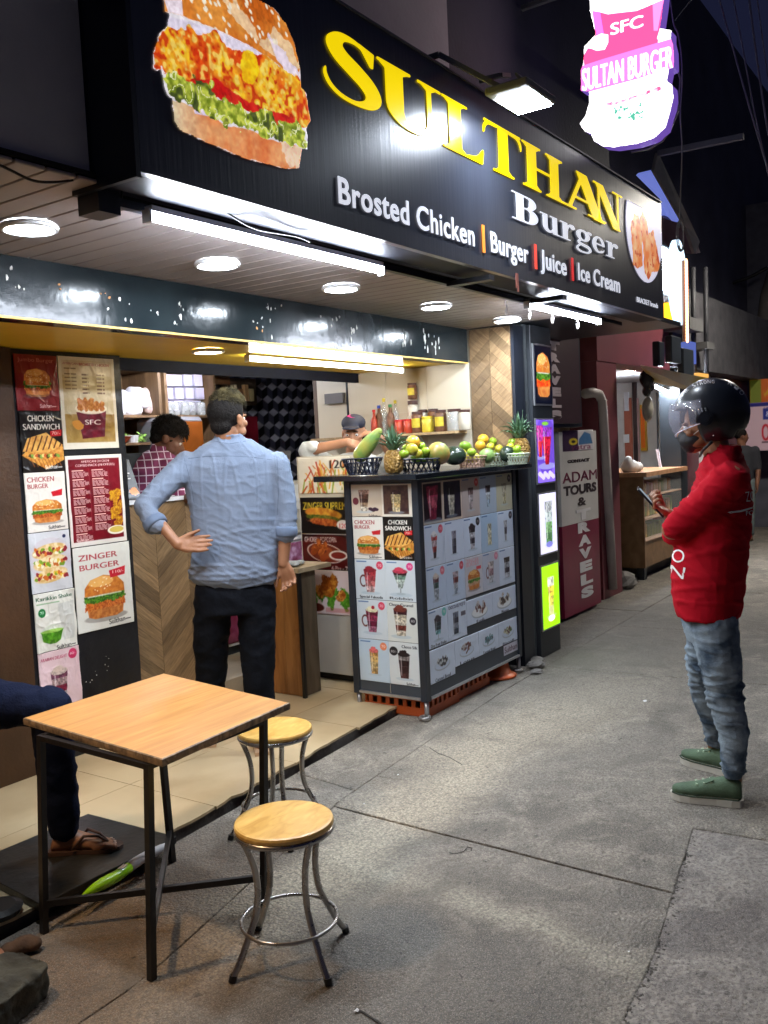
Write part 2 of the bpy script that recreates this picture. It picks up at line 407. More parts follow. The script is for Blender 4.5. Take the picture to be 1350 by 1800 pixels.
def iso_mesh(name, field, u0, v0, u1, v1, cell, fn, t0, t1, m, parent=None):
 """field(U,V)>0 inside; fn(u,v,t)->point"""
 nu = int((u1 - u0) / cell) + 2; nv = int((v1 - v0) / cell) + 2
 U, V = np.meshgrid(u0 + np.arange(nu) * cell, v0 + np.arange(nv) * cell); D = field(U, V)
 mb_v = []; mb_f = []; vid = {}; segs = []
 def vert(u, v):
  k = (round(u / cell * 64), round(v / cell * 64))
  if k not in vid: vid[k] = len(mb_v); mb_v.append((u, v))
  return vid[k]
 for j in range(nv - 1):
  for i in range(nu - 1):
   c = [(U[j, i], V[j, i], D[j, i]), (U[j, i + 1], V[j, i + 1], D[j, i + 1]), (U[j + 1, i + 1], V[j + 1, i + 1], D[j + 1, i + 1]), (U[j + 1, i], V[j + 1, i], D[j + 1, i])]
   s_ = [q[2] > 0 for q in c]
   if not any(s_): continue
   if all(s_): mb_f.append([vert(q[0], q[1]) for q in c]); continue
   pl = []; cut = []
   for k in range(4):
    a, b = c[k], c[(k + 1) % 4]
    if a[2] > 0: pl.append(vert(a[0], a[1]))
    if (a[2] > 0) != (b[2] > 0):
     t = a[2] / (a[2] - b[2]); vi = vert(a[0] + (b[0] - a[0]) * t, a[1] + (b[1] - a[1]) * t); pl.append(vi)
   q = [pl[k] for k in range(len(pl)) if pl[k] != pl[k - 1]]
   if len(q) >= 3: mb_f.append(q)
 S = {}
 for f in mb_f:
  for k in range(len(f)): S[(f[k], f[(k + 1) % len(f)])] = 1
 n = len(mb_v); vs = [fn(u, v, t1) for u, v in mb_v] + [fn(u, v, t0) for u, v in mb_v]
 fs = [tuple(f) for f in mb_f] + [(b, a, a + n, b + n) for (a, b) in S if (b, a) not in S]
 me = bpy.data.meshes.new(name); me.from_pydata([tuple(map(float, p)) for p in vs], [], fs); me.update()
 return addmesh(name, me, m, parent)
def sd_box(U, V, x0, y0, x1, y1): return np.minimum(np.minimum(U - x0, x1 - U), np.minimum(V - y0, y1 - V))
def sd_cap(U, V, x0, y0, r0, x1, y1, r1):
 L = (x1 - x0) ** 2 + (y1 - y0) ** 2 + 1e-12; t = np.clip(((U - x0) * (x1 - x0) + (V - y0) * (y1 - y0)) / L, 0, 1)
 return (r0 + (r1 - r0) * t) - np.hypot(U - x0 - t * (x1 - x0), V - y0 - t * (y1 - y0))
def sd_path(U, V, P):
 """P: list of x, y, r smoothed by Catmull-Rom"""
 P = np.array(P, float); D = np.full(U.shape, -9.0); n = len(P)
 Q = []
 for i in range(n - 1):
  p0, p1, p2, p3 = P[max(i - 1, 0)], P[i], P[i + 1], P[min(i + 2, n - 1)]
  for t in np.linspace(0, 1, 7)[:-1]:
   Q.append(0.5 * ((2 * p1) + (-p0 + p2) * t + (2 * p0 - 5 * p1 + 4 * p2 - p3) * t * t + (-p0 + 3 * p1 - 3 * p2 + p3) * t ** 3))
 Q.append(P[-1])
 for a, b in zip(Q[:-1], Q[1:]): D = np.maximum(D, sd_cap(U, V, a[0], a[1], a[2], b[0], b[1], b[2]))
 return D
def sd_slant(U, V, x0, x1, y0, y1, w):
 """slanted stem from (x0,y0) to (x1,y1) with horizontal width w"""
 xc = x0 + (x1 - x0) * (V - y0) / (y1 - y0); k = math.cos(math.atan2(abs(x1 - x0), abs(y1 - y0)))
 return np.minimum(np.minimum(U - (xc - w / 2), xc + w / 2 - U) * k, np.minimum(V - y0, y1 - V))
def text_obj(name, s, fn, height, m, parent=None, width=None, depth=0.003, bold=0.0, ox=0.0, oz=0.0):
 """word in the built-in font as a thin solid; u right, v up in metres"""
 cu = bpy.data.curves.new('t', 'FONT'); cu.body = s; cu.size = height / 0.73; cu.resolution_u = 4; cu.extrude = 0.5; cu.offset = bold
 o = bpy.data.objects.new('t', cu); COL.objects.link(o)
 dg = bpy.context.evaluated_depsgraph_get(); me = bpy.data.meshes.new_from_object(o.evaluated_get(dg))
 bpy.data.objects.remove(o); bpy.data.curves.remove(cu)
 x = [v.co.x for v in me.vertices]
 if not x: return None
 x0 = min(x); sx = width / (max(x) - x0) if width else 1.0
 for v in me.vertices:
  p = fn(ox + (v.co.x - x0) * sx, oz + v.co.y, depth * (1.0 if v.co.z > 0 else 0.0)); v.co = Vector([float(q) for q in p])
 me.materials.clear()
 return addmesh(name, me, m, parent)
def temp_obj(mb):
 me = mb.mesh('tmp'); bm = bmesh.new(); bm.from_mesh(me); bmesh.ops.recalc_face_normals(bm, faces=bm.faces); bm.to_mesh(me); bm.free()
 o = bpy.data.objects.new('tmp', me); COL.objects.link(o); return o
def fuse(mb, name, voxel, m, parent=None, smooth_it=3, wr=None, smooth=True):
 """joins overlapping solids into one continuous skin (voxel remesh), smooths it, adds folds"""
 o = temp_obj(mb)
 md = o.modifiers.new('r', 'REMESH'); md.mode = 'VOXEL'; md.voxel_size = voxel; md.use_smooth_shade = True
 if smooth_it:
  ms = o.modifiers.new('s', 'SMOOTH'); ms.factor = 0.5; ms.iterations = smooth_it
 dg = bpy.context.evaluated_depsgraph_get(); me = bpy.data.meshes.new_from_object(o.evaluated_get(dg))
 old = o.data; bpy.data.objects.remove(o); bpy.data.meshes.remove(old)
 if wr:
  me.update(); k = len(me.vertices)
  co = np.empty(k * 3); me.vertices.foreach_get('co', co); co = co.reshape(-1, 3)
  no = np.empty(k * 3); me.vertices.foreach_get('normal', no) if False else None
  no = np.array([v.normal[:] for v in me.vertices])
  co2 = wr(co, no); me.vertices.foreach_set('co', co2.astype(np.float32).ravel())
 me.materials.clear(); me.name = name
 return addmesh(name, me, m, parent, smooth=smooth)
def snoise(P, sc=(1, 1, 1), off=0.0):
 return np.array([mn.noise(Vector((p[0] * sc[0] + off, p[1] * sc[1] + off * 1.7, p[2] * sc[2] - off))) for p in P])
def loft(mb, rings, n=20, closed=True):
 """rings: (center, a_vec, b_vec) ellipses"""
 vs = []; fs = []
 for c, a, b in rings:
  c, a, b = Vector([float(q) for q in c]), Vector([float(q) for q in a]), Vector([float(q) for q in b])
  for k in range(n):
   t = 2 * PI * k / n; vs.append(c + a * math.cos(t) + b * math.sin(t))
 for i in range(len(rings) - 1):
  for k in range(n): fs.append((i * n + k, i * n + (k + 1) % n, (i + 1) * n + (k + 1) % n, (i + 1) * n + k))
 if closed: fs.append(tuple(reversed(range(n)))); fs.append(tuple((len(rings) - 1) * n + k for k in range(n)))
 return mb.add(vs, fs)
def limb(mb, pts, rad, n=14):
 """tapered limb with rounded ends"""
 mb.tube(pts, rad, n)
 for p, r in zip(pts, rad): mb.ell(p, r, nu=n, nv=8)
 return mb
def V3(*a): return Vector([float(q) for q in (a if len(a) == 3 else a[0])])
# =================================================================== ground
def ground_mat(name, base, dark, light, peb=90.0, pebamt=0.5, bump=0.5, brown=True, rough=0.75, pits=False):
 m = bpy.data.materials.new(name); m.use_nodes = True
 n = m.node_tree.nodes; l = m.node_tree.links; b = n['Principled BSDF']; b.inputs['Roughness'].default_value = rough
 b.inputs['Specular IOR Level'].default_value = 0.35
 geo = n.new('ShaderNodeNewGeometry'); P = geo.outputs['Position']
 def noise(scale, detail=6, dist=0.0, rough_=0.62):
  q = n.new('ShaderNodeTexNoise'); q.inputs['Scale'].default_value = scale; q.inputs['Detail'].default_value = detail
  q.inputs['Distortion'].default_value = dist; q.inputs['Roughness'].default_value = rough_; l.new(P, q.inputs['Vector']); return q.outputs['Fac']
 def rng_(v, a, c, lo=0.0, hi=1.0):
  q = n.new('ShaderNodeMapRange'); q.inputs['From Min'].default_value = a; q.inputs['From Max'].default_value = c
  q.inputs['To Min'].default_value = lo; q.inputs['To Max'].default_value = hi; l.new(v, q.inputs['Value']); return q.outputs[0]
 def mix(f, a, c):
  q = n.new('ShaderNodeMix'); q.data_type = 'RGBA'
  if isinstance(f, float): q.inputs['Factor'].default_value = f
  else: l.new(f, q.inputs['Factor'])
  for s_, v in (('A', a), ('B', c)):
   if isinstance(v, tuple): q.inputs[s_].default_value = v + (1,)
   else: l.new(v, q.inputs[s_])
  return q.outputs['Result']
 def mul(a, c):
  q = n.new('ShaderNodeMath'); q.operation = 'MULTIPLY'
  for i, v in enumerate((a, c)):
   if isinstance(v, (int, float)): q.inputs[i].default_value = v
   else: l.new(v, q.inputs[i])
  return q.outputs[0]
 warp = n.new('ShaderNodeTexNoise'); warp.inputs['Scale'].default_value = 2.2; warp.inputs['Detail'].default_value = 6; l.new(P, warp.inputs['Vector'])
 def blob(cx, cy, rx, ry, rot, soft=0.5, wamt=0.5):
  """stain, dust trail or tonal patch of its own shape lying on the slabs"""
  ad = n.new('ShaderNodeVectorMath'); ad.operation = 'MULTIPLY_ADD'; l.new(warp.outputs['Color'], ad.inputs[0])
  ad.inputs[1].default_value = (wamt, wamt, 0); l.new(P, ad.inputs[2])
  mp = n.new('ShaderNodeMapping'); mp.vector_type = 'TEXTURE'; mp.inputs['Location'].default_value = (cx + wamt / 2, cy + wamt / 2, 0)
  mp.inputs['Rotation'].default_value = (0, 0, rot); mp.inputs['Scale'].default_value = (rx, ry, 1000); l.new(ad.outputs[0], mp.inputs['Vector'])
  ln = n.new('ShaderNodeVectorMath'); ln.operation = 'LENGTH'; l.new(mp.outputs[0], ln.inputs[0])
  return rng_(ln.outputs['Value'], 1.0 + soft, 1.0 - soft)
 c = mix(rng_(noise(1.6, 12, 0.6, 0.68), 0.42, 0.56), dark, base)
 c = mix(mul(rng_(noise(3.6, 13, 1.0, 0.7), 0.48, 0.62), 0.7), c, light)
 c = mix(mul(rng_(noise(9, 12, 1.6, 0.7), 0.52, 0.62), 0.6), c, dark)
 if brown:
  c = mix(mul(blob(2.0, 2.35, 0.75, 0.5, 0.5), 0.75), c, (0.20, 0.115, 0.06))
  c = mix(mul(blob(2.55, 2.12, 0.75, 0.22, 0.1, 0.8), 0.75), c, (0.58, 0.50, 0.36))
  c = mix(mul(blob(3.55, 2.2, 0.9, 0.16, 0.1, 0.8), 0.8), c, (0.62, 0.53, 0.39))
  c = mix(mul(blob(4.7, 2.15, 1.1, 0.28, -0.12, 0.8), 0.7), c, (0.58, 0.50, 0.38))
  c = mix(mul(blob(2.62, 1.35, 0.06, 0.55, -0.1, 0.9, 0.3), 0.8), c, (0.52, 0.48, 0.37))
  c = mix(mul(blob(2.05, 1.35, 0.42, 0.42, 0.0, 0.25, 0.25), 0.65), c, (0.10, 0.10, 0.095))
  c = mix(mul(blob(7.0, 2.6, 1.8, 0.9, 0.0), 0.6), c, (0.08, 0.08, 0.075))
  c = mix(mul(blob(2.0, 1.75, 0.5, 0.22, 0.0, 0.5, 0.5), 0.55), c, (0.10, 0.095, 0.085))  # darker patch around the near stool
 vor = n.new('ShaderNodeTexVoronoi'); vor.inputs['Scale'].default_value = peb; l.new(P, vor.inputs['Vector'])
 c = mix(mul(rng_(vor.outputs['Distance'], 0.36, 0.16) if pits else rng_(vor.outputs['Distance'], 0.25, 0.62), pebamt), c, dark)
 fine = noise(230, 3); c = mix(mul(rng_(fine, 0.5, 0.64), 0.6), c, light); c = mix(mul(rng_(noise(55, 5), 0.5, 0.62), 0.5), c, dark)
 fine2 = noise(170, 2); c = mix(mul(rng_(fine2, 0.6, 0.68), 0.75), c, (0.03, 0.03, 0.03)); c = mix(mul(rng_(noise(1.1, 6, 2.0), 0.56, 0.66), 0.5), c, dark); c = mix(mul(rng_(noise(24, 4, 0.5), 0.64, 0.70), 0.6), c, (0.035, 0.03, 0.028))
 l.new(c, b.inputs['Base Color'])
 h = n.new('ShaderNodeMath'); h.operation = 'MULTIPLY_ADD'; l.new(vor.outputs['Distance'], h.inputs[0]); h.inputs[1].default_value = -pebamt; l.new(noise(38, 8), h.inputs[2])
 bp = n.new('ShaderNodeBump'); bp.inputs['Strength'].default_value = min(1, bump * 1.3); bp.inputs['Distance'].default_value = 0.016
 l.new(h.outputs[0], bp.inputs['Height'])
 bp2 = n.new('ShaderNodeBump'); bp2.inputs['Strength'].default_value = 0.4; bp2.inputs['Distance'].default_value = 0.05
 l.new(noise(5, 4), bp2.inputs['Height']); l.new(bp2.outputs[0], bp.inputs['Normal']); l.new(bp.outputs[0], b.inputs['Normal'])
 return m
gm_pave = ground_mat('pavement concrete', (0.235, 0.212, 0.18), (0.115, 0.103, 0.088), (0.43, 0.385, 0.315))
gm_road = ground_mat('coarse road aggregate', (0.24, 0.218, 0.195), (0.115, 0.10, 0.093), (0.38, 0.345, 0.295), peb=52.0, pebamt=0.65, bump=0.38, brown=False, pits=True)
gm_dirt = ground_mat('joint dirt', (0.10, 0.09, 0.075), (0.04, 0.035, 0.03), (0.2, 0.18, 0.15), peb=50, pebamt=0.7, bump=1.0, brown=False)
ground = MB(); ground.add([(-60, -80, -0.05), (160, -80, -0.05), (160, 60, -0.05), (-60, 60, -0.05)], [(0, 1, 2, 3)])
tag(ground.build('ground', gm_dirt), kind='structure')
def ragged(p, q, n, amp, seed):
 r = random.Random(seed); p, q = Vector(p), Vector(q); d = (q - p); nn = Vector((-d.y, d.x)).normalized(); out_ = []
 for i in range(n + 1):
  t = i / n; out_.append(tuple(p + d * t + nn * (r.uniform(-amp, amp) if 0 < i < n else 0)))
 return out_
edge = ragged((1.2, 0.80), (2.6, 0.885), 34, 0.010, 1)[:-1] + ragged((2.6, 0.885), (3.62, 1.045), 30, 0.012, 2) + [(3.685, 0.9), (3.69, 0.2), (3.6, -1.0), (3.5, -9)]
rd = MB(); vs = [(x, y + 0.006, -0.0035) for x, y in edge] + [(-40, -9, -0.0035), (-40, 0.8, -0.0035)]
rd.add(vs + [(v[0], v[1], -0.06) for v in vs], [tuple(range(len(vs)))] + [(i, i + len(vs), (i + 1) % len(vs) + len(vs), (i + 1) % len(vs)) for i in range(len(vs))])
tag(rd.build('road', gm_road), kind='structure')
pave = bpy.data.objects.new('pavement', None); COL.objects.link(pave); tag(pave, kind='structure')
def jA(x):  # kerb joint that runs along the shop
 return np.interp(x, [-3, 1.74, 3.18, 5.16, 9, 30], [2.05, 2.19, 2.51, 2.67, 2.75, 3.0])
def eR(x): return np.interp(x, [-3, 1.2, 2.6, 3.62, 12, 30], [0.72, 0.80, 0.885, 1.045, 1.3, 1.6])
def line_pts(f, x0, x1, n, off=0.0, amp=0.003, seed=0):
 r = random.Random(seed); return [(x0 + (x1 - x0) * i / n, f(x0 + (x1 - x0) * i / n) + off + r.uniform(-amp, amp)) for i in range(n + 1)]
def pslab(lo, hi, xl, xr, seed, z=0.0, gap=0.0013, ampx=0.004, name='paving_slab'):
 """slab between curves lo(x) and hi(x); xl, xr = (x at lo, x at hi) on each side"""
 r = random.Random(seed); pts = []
 A = (xl[0] + gap, lo(xl[0])); B = (xr[0] - gap, lo(xr[0])); C_ = (xr[1] - gap, hi(xr[1])); D = (xl[1] + gap, hi(xl[1]))
 n = 14
 pts += line_pts(lo, A[0], B[0], n, gap, 0.002, seed)
 ny = 12
 for i in range(1, ny):
  t = i / ny; pts.append((B[0] + (C_[0] - B[0]) * t + r.uniform(-ampx, 0), B[1] + (C_[1] - B[1]) * t))
 pts += list(reversed(line_pts(hi, D[0], C_[0], n, -gap, 0.002, seed + 1)))
 for i in range(1, ny):
  t = i / ny; pts.append((D[0] + (A[0] - D[0]) * t + r.uniform(0, ampx), D[1] + (A[1] - D[1]) * t))
 m = len(pts); zt = z + r.uniform(-0.002, 0.002)
 cx_ = sum(p[0] for p in pts) / m; cy_ = sum(p[1] for p in pts) / m
 ins = [(p[0] + (cx_ - p[0]) * 0.006, p[1] + (cy_ - p[1]) * 0.006) for p in pts]
 vs = [(p[0], p[1], -0.05) for p in pts] + [(p[0], p[1], zt - 0.003) for p in pts] + [(p[0], p[1], zt) for p in ins]
 fs = [(i, (i + 1) % m, m + (i + 1) % m, m + i) for i in range(m)] + [(m + i, m + (i + 1) % m, 2 * m + (i + 1) % m, 2 * m + i) for i in range(m)] + [tuple(range(2 * m, 3 * m))]
 return MB().add(vs, fs).build(name, gm_pave, pave)
PF = lambda x: np.interp(x, [-3, 1.7, 2.49, 2.87, 4.4, 5.2, 6.5, 30], [2.80, 2.80, 2.855, 2.88, 3.0, 3.05, 3.4, 3.6])
cuts = [(-3, -3), (-1, -0.9), (0.4, 0.6), (3.05, 3.10), (3.67, 3.49), (4.7, 4.5), (6.0, 5.8), (7.5, 7.3), (9.4, 9.2), (12, 12), (16, 16), (22, 22), (30, 30)]
for i in range(len(cuts) - 1):
 if i != 5 and cuts[i][0] < 3.6 or 1: pslab(eR if cuts[i][0] < 3.6 else (lambda x: eR(x) * 0 + 0.2), jA, cuts[i], cuts[i + 1], 40 + i)
for i, (xa_, xb_) in enumerate(((3.67, 6.4), (6.4, 9.6), (9.6, 14), (14, 30), (30, 60))): pslab(lambda x: x * 0 - 9.0, lambda x: x * 0 + .199, (xa_ + .004, xa_), (xb_, xb_), 140 + i, gap=.0005, ampx=.012)
cuts2 = [(-3, -3), (-0.5, -0.5), (1.1, 1.1), (3.3, 3.35), (5.4, 5.4), (8, 8), (12, 12), (18, 18), (30, 30)]
for i in range(len(cuts2) - 1): pslab(jA, PF, cuts2[i], cuts2[i + 1], 80 + i)
cr = MB(); r = random.Random(5)
for i in range(320):
 t = r.random(); x = 2.1 + 1.6 * t; y = float(eR(x)) + r.gauss(-.005, 0.012); s_ = r.uniform(0.001, 0.0055)
 cr.ell((x, y, -0.004), (s_ * r.uniform(.8, 2.6), s_, s_ * 0.5), Matrix.Rotation(r.uniform(0, 3), 3, 'Z'), 6, 4)
tag(cr.build('crack_rubble', gm_dirt), kind='stuff')
ck = MB()
def crack(pts, w_):
 for a, b_ in zip(pts[:-1], pts[1:]): ck.bar((a[0], a[1], 0.0028), (b_[0], b_[1], 0.0028), w_, 0.002)
c0 = [g(*p) for p in ((790, 1500), (800, 1502), (815, 1498), (822, 1490), (830, 1492), (828, 1497))]
crack(c0, 0.0022)
crack([g(*p) for p in ((625, 1775), (640, 1782), (655, 1792), (668, 1800), (676, 1812))], 0.006)
crack([g(*p) for p in ((755, 1315), (770, 1325), (790, 1332), (812, 1345))], 0.0025)
tag(ck.build('pavement_cracks', mat('crack dirt', (0.03, 0.028, 0.025), 0.9)), kind='stuff')
lit = mat('torn paper', (0.75, 0.75, 0.74), 0.7)
def litter(px, py, s_, label, seed):
 r = random.Random(seed); p = g(px, py, 0.004); k = 7
 poly = [(math.cos(2 * PI * i / k) * s_ * r.uniform(.5, 1.1), math.sin(2 * PI * i / k) * s_ * 0.6 * r.uniform(.5, 1.1)) for i in range(k)]
 o = MB().add([(p[0], p[1], p[2] + s_ * .35)] + [(p[0] + u, p[1] + v, p[2] + r.uniform(0, s_ * .3)) for u, v in poly], [(0, 1 + i, 1 + (i + 1) % k) for i in range(k)]).build('paper_scrap', lit)
 tag(o, label, 'litter', 'paper scraps on the pavement')
litter(627, 1777, 0.014, 'crumpled white scrap on the pavement at the bottom edge of the photo', 1)
litter(1134, 1233, 0.022, 'thin white strip of litter left of the man in the red shirt', 2)
litter(1105, 1673, 0.007, 'tiny white scrap beside the pale mortar smear at lower right', 3)
litter(700, 1362, 0.008, 'tiny white scrap on the pavement right of the far stool', 4)
litter(640, 1413, 0.006, 'tiny white scrap just behind the near round stool', 5)
# =================================================================== shop platform, tiles
platf = bpy.data.objects.new('shop_platform', None); COL.objects.link(platf); tag(platf, kind='structure')
m_tile = mat('cream floor tile', (0.58, 0.45, 0.27), 0.35, var=0.08, vscale=1.6, bump=0.08, bscale=8, col2=(0.42, 0.30, 0.165), thr=(0.35, 0.6))
m_conc = mat('dark platform edge', (0.09, 0.08, 0.07), 0.9, bump=0.8, bscale=25)
def PE(x): return float(np.interp(x, [-3, 1.7, 2.49, 2.87, 4.4, 5.2], [2.82, 2.82, 2.87, 2.90, 3.015, 3.06]))
base = MB(); xs = list(np.linspace(-3, 5.15, 60)); rr = random.Random(9)
vs = [(x, PE(x) + rr.uniform(0, 0.02), z) for x in xs for z in (-0.02, 0.034)]
mb = MB(); nX = len(xs)
top = [(x, PE(x) + rr.uniform(0.0, 0.018), 0.033) for x in xs]
poly_ = top + [(5.15, 8.5, 0.033), (-3, 8.5, 0.033)]
mb.add(poly_ + [(p[0], p[1], -0.04) for p in poly_], [tuple(range(len(poly_)))] + [(i, (i + 1) % len(poly_), (i + 1) % len(poly_) + len(poly_), i + len(poly_)) for i in range(len(poly_))])
mb.build('platform_base', m_conc, platf)
txs = [-2.4, -1.2, 0.0, 1.2, 1.95, 2.76, 3.36, 3.96, 4.56, 5.14]
for i in range(len(txs) - 1):
 for j, (y0, y1) in enumerate(((None, 3.46), (3.463, 4.12))):
  x0, x1 = txs[i] + 0.0015, txs[i + 1] - 0.0015
  pts = []
  if y0 is None:
   k = 10
   for q in range(k + 1):
    x = x0 + (x1 - x0) * q / k; pts.append((x, PE(x) + rr.uniform(-0.012, 0.012)))
  else: pts += [(x0, y0), (x1, y0)]
  pts += [(x1, y1), (x0, y1)]
  if x0 > 4.5 and j == 0:  # chipped corner near the drinks cart
   pts = [(4.56, 3.02), (4.75, 3.06), (4.83, 3.10), (5.1, 3.14), (x1, y1), (x0, y1)]
  MB().prism(pts, lambda u, v, t: (u, v, t), 0.034, 0.046).build('floor_tile', m_tile, platf)
shopf = MB(); shopf.box((-3, 4.13, 0.0), (6.6, 9.0, 0.15)); tag(shopf.build('shop_floor', mat('shop floor', (0.42, 0.38, 0.30), 0.5, var=0.15)), kind='structure')
# =================================================================== the shop building
m_blackpaint = mat('peeling black gloss paint', (0.008, 0.012, 0.014), 0.16, var=0.3, vscale=5, bump=0.20, bscale=16, stretch=(1, 1, .6), col2=(0.014, 0.02, 0.022), spec=.28, detail=8)
m_yellow = mat('yellow painted ceiling', (0.95, 0.60, 0.045), 0.30, var=0.12, vscale=3)
m_slat = mat('ceiling slat', (0.36, 0.315, 0.30), 0.36, var=0.1, vscale=4)
m_dark = mat('dark panel', (0.014, 0.017, 0.025), 0.35, var=0.2)
m_dwall = mat('dark upper wall', (0.05, 0.05, 0.075), 0.7, var=0.35, vscale=1.5, bump=0.3)
m_beige = mat('grey beige plaster', (0.72, 0.70, 0.68), 0.7, var=0.12, vscale=2, bump=0.2)
m_wallin = mat('cream wall tile', (0.62, 0.55, 0.43), 0.35, var=0.05, vscale=2)
building = empty('burger_shop_building', (3.2, 4.15, 0.0), 'open fronted burger shop with black peeling fascia and yellow ceiling', 'building')
fas = MB().box((-2.0, 3.15, 2.17), (5.70, 3.30, 2.42)); fo = fas.build('fascia', m_blackpaint, building)
pk_w = mat('bare plaster', (0.62, 0.60, 0.55), 0.8); pk_o = mat('old orange paint', (0.55, 0.25, 0.08), 0.8)
def flakes(cx_, cz, n, sx, sz, m_, seed, tall=1.0):
 r = random.Random(seed); b = MB()
 for i in range(n):
  x = cx_ + r.gauss(0, sx); z = min(2.405, max(2.18, cz + r.gauss(0, sz))); s_ = r.uniform(0.002, 0.009)
  k = 6; pl = [(x + math.cos(q * 2 * PI / k) * s_ * r.uniform(.4, 1.2), z + math.sin(q * 2 * PI / k) * s_ * tall * r.uniform(.4, 1.4)) for q in range(k)]
  b.prism(pl, lambda u, v, t: (u, 3.15 - t, v), 0.0005, 0.003)
 o = b.build('peeled_patch', m_, fo); o['kind'] = 'stuff'; return o
for (px, py, n, sx, sz, c, tl) in ((40, 500, 6, .03, .015, 0, 1.5), (105, 508, 3, .01, .01, 1, .5), (190, 522, 6, .05, .012, 1, .6), (215, 545, 7, .03, .02, 0, 1.3), (222, 560, 4, .02, .01, 0, 1.6), (270, 545, 7, .03, .02, 0, 1.2), (310, 550, 12, .03, .03, 0, 2), (455, 565, 10, .03, .03, 0, 1.3), (456, 580, 4, .015, .01, 1, 1),
                                   (480, 560, 8, .03, .04, 0, 2.6), (465, 535, 8, .05, .01, 0, 1), (590, 565, 12, .06, .02, 0, 1.6), (620, 585, 12, .02, .03, 0, 2.5), (715, 600, 16, .03, .03, 0, 3), (745, 600, 16, .03, .03, 0, 3), (765, 605, 16, .03, .03, 0, 2.5), (15, 480, 8, .04, .03, 0, 2)):
 p = onY(px, py, 3.15); flakes(p[0], p[2], max(2, int(n * .55)), sx, sz, (pk_w, pk_o)[c], px + py, tl)
MB().box((-2.0, 3.14, 2.40), (5.70, 3.148, 2.418)).build('fascia_trim', mat('grey trim', (0.3, 0.3, 0.3), 0.5), building)
m_void = mat('void above slats', (0.01, 0.01, 0.01), 0.9)
sof = bpy.data.objects.new('soffit', None); COL.objects.link(sof); sof.parent = building; sof.location = (0, 0, 0)
me_sl = None; xq = -0.6; k = 0
while xq < 5.66:
 y0 = 2.30 if xq > 1.72 else 2.17
 o = MB().box((xq, y0, 2.40), (xq + 0.093, 3.145, 2.412)).build('ceiling_slat', m_slat, sof, bevel=0.003)
 xq += 0.1; k += 1
MB().box((-0.7, 2.17, 2.416), (1.76, 3.3, 2.43)).box((1.76, 2.295, 2.416), (5.72, 3.3, 2.43)).build('ceiling_backing', m_void, building)
MB().box((-2.0, 3.305, 2.175), (6.55, 4.16, 2.20)).build('inner_ceiling', m_yellow, building)
MB().box((-2.0, 3.148, 2.160), (5.70, 3.158, 2.1695)).build('ceiling_edge_strip', mat('worn yellow edge', (0.6, 0.4, 0.1), 0.5, var=0.4, vscale=12), building)
MB().box((2.9, 4.13, 2.105), (6.55, 4.16, 2.175)).build('lintel', mat('blue black lintel', (0.006, 0.008, 0.018), 0.6, spec=.15, var=0.3), building)
MB().box((-2.0, 4.161, 2.36), (8.5, 9.0, 2.40)).build('kitchen_ceiling', mat('kitchen ceiling', (0.25, 0.25, 0.28), 0.6), building)
MB().box((5.74, 2.99, 0.0), (5.90, 4.56, 2.40)).build('side_wall', m_wallin, building)
for (y0, y1, z0, z1) in [(3.16 + i * 0.36, 3.16 + (i + 1) * 0.36 - 0.003, z_, z_ + 0.447) for i in range(3) for z_ in (0.95, 1.40, 1.85)]:
 if z1 > 2.17: z1 = 2.168
 MB().box((5.722, y0, z0), (5.74, y1, z1)).build('wall_tile', m_wallin, building)
def chev_mats(tag_, plane, c0, c1):
 out_ = []
 for k, sg in enumerate((1, -1)):
  a = sg * R_(40); rot = (0, -a, 0) if plane == 'xz' else (a, 0, 0)
  out_.append(wood_mat('chevron plank %s %d' % (tag_, k), c0, c1, (1, 9, 9) if plane == 'xz' else (9, 1, 9), 0.42, 9, obj_random=0.42, rot=rot))
 return out_
m_chev = chev_mats('wall', 'yz', (0.17, 0.10, 0.05), (0.29, 0.19, 0.10)); m_chev2 = chev_mats('counter', 'xz', (0.13, 0.08, 0.038), (0.24, 0.155, 0.08))
def clip_poly(P, a, b, c):  # keep a*u+b*v<=c
 out_ = []
 for i in range(len(P)):
  p, q = P[i], P[(i + 1) % len(P)]; dp = a * p[0] + b * p[1] - c; dq = a * q[0] + b * q[1] - c
  if dp <= 0: out_.append(p)
  if (dp < 0) != (dq < 0) and abs(dp - dq) > 1e-12:
   t = dp / (dp - dq); out_.append((p[0] + (q[0] - p[0]) * t, p[1] + (q[1] - p[1]) * t))
 return out_
def chevron(u0, u1, v0, v1, colw, pw, ang, fn, parent, m_, seed=0, thick=0.008, flip=0):
 r = random.Random(seed); ncol = int(math.ceil((u1 - u0) / colw)); tn = math.tan(ang)
 for c in range(ncol):
  a, b = u0 + c * colw, min(u0 + (c + 1) * colw, u1); s_ = 1 if (c + flip) % 2 == 0 else -1
  hp = pw / math.cos(ang); v = v0 - colw * abs(tn) - hp
  while v < v1 + colw * abs(tn):
   gp = 0.0008
   if s_ > 0: P = [(a + gp, v + gp), (b - gp, v + (b - a) * tn + gp), (b - gp, v + (b - a) * tn + hp - gp), (a + gp, v + hp - gp)]
   else: P = [(a + gp, v + (b - a) * tn + gp), (b - gp, v + gp), (b - gp, v + hp - gp), (a + gp, v + (b - a) * tn + hp - gp)]
   P = clip_poly(P, 0, -1, -v0); P = clip_poly(P, 0, 1, v1) if P else P
   if len(P) >= 3:
    th = thick + r.uniform(0, 0.0006)
    MB().prism(P, fn, 0.0, th).build('plank', m_[0 if s_ * ang > 0 else 1], parent)
   v += hp
chev_fn = lambda u, v, t: (5.739 - t * 2, u, v)
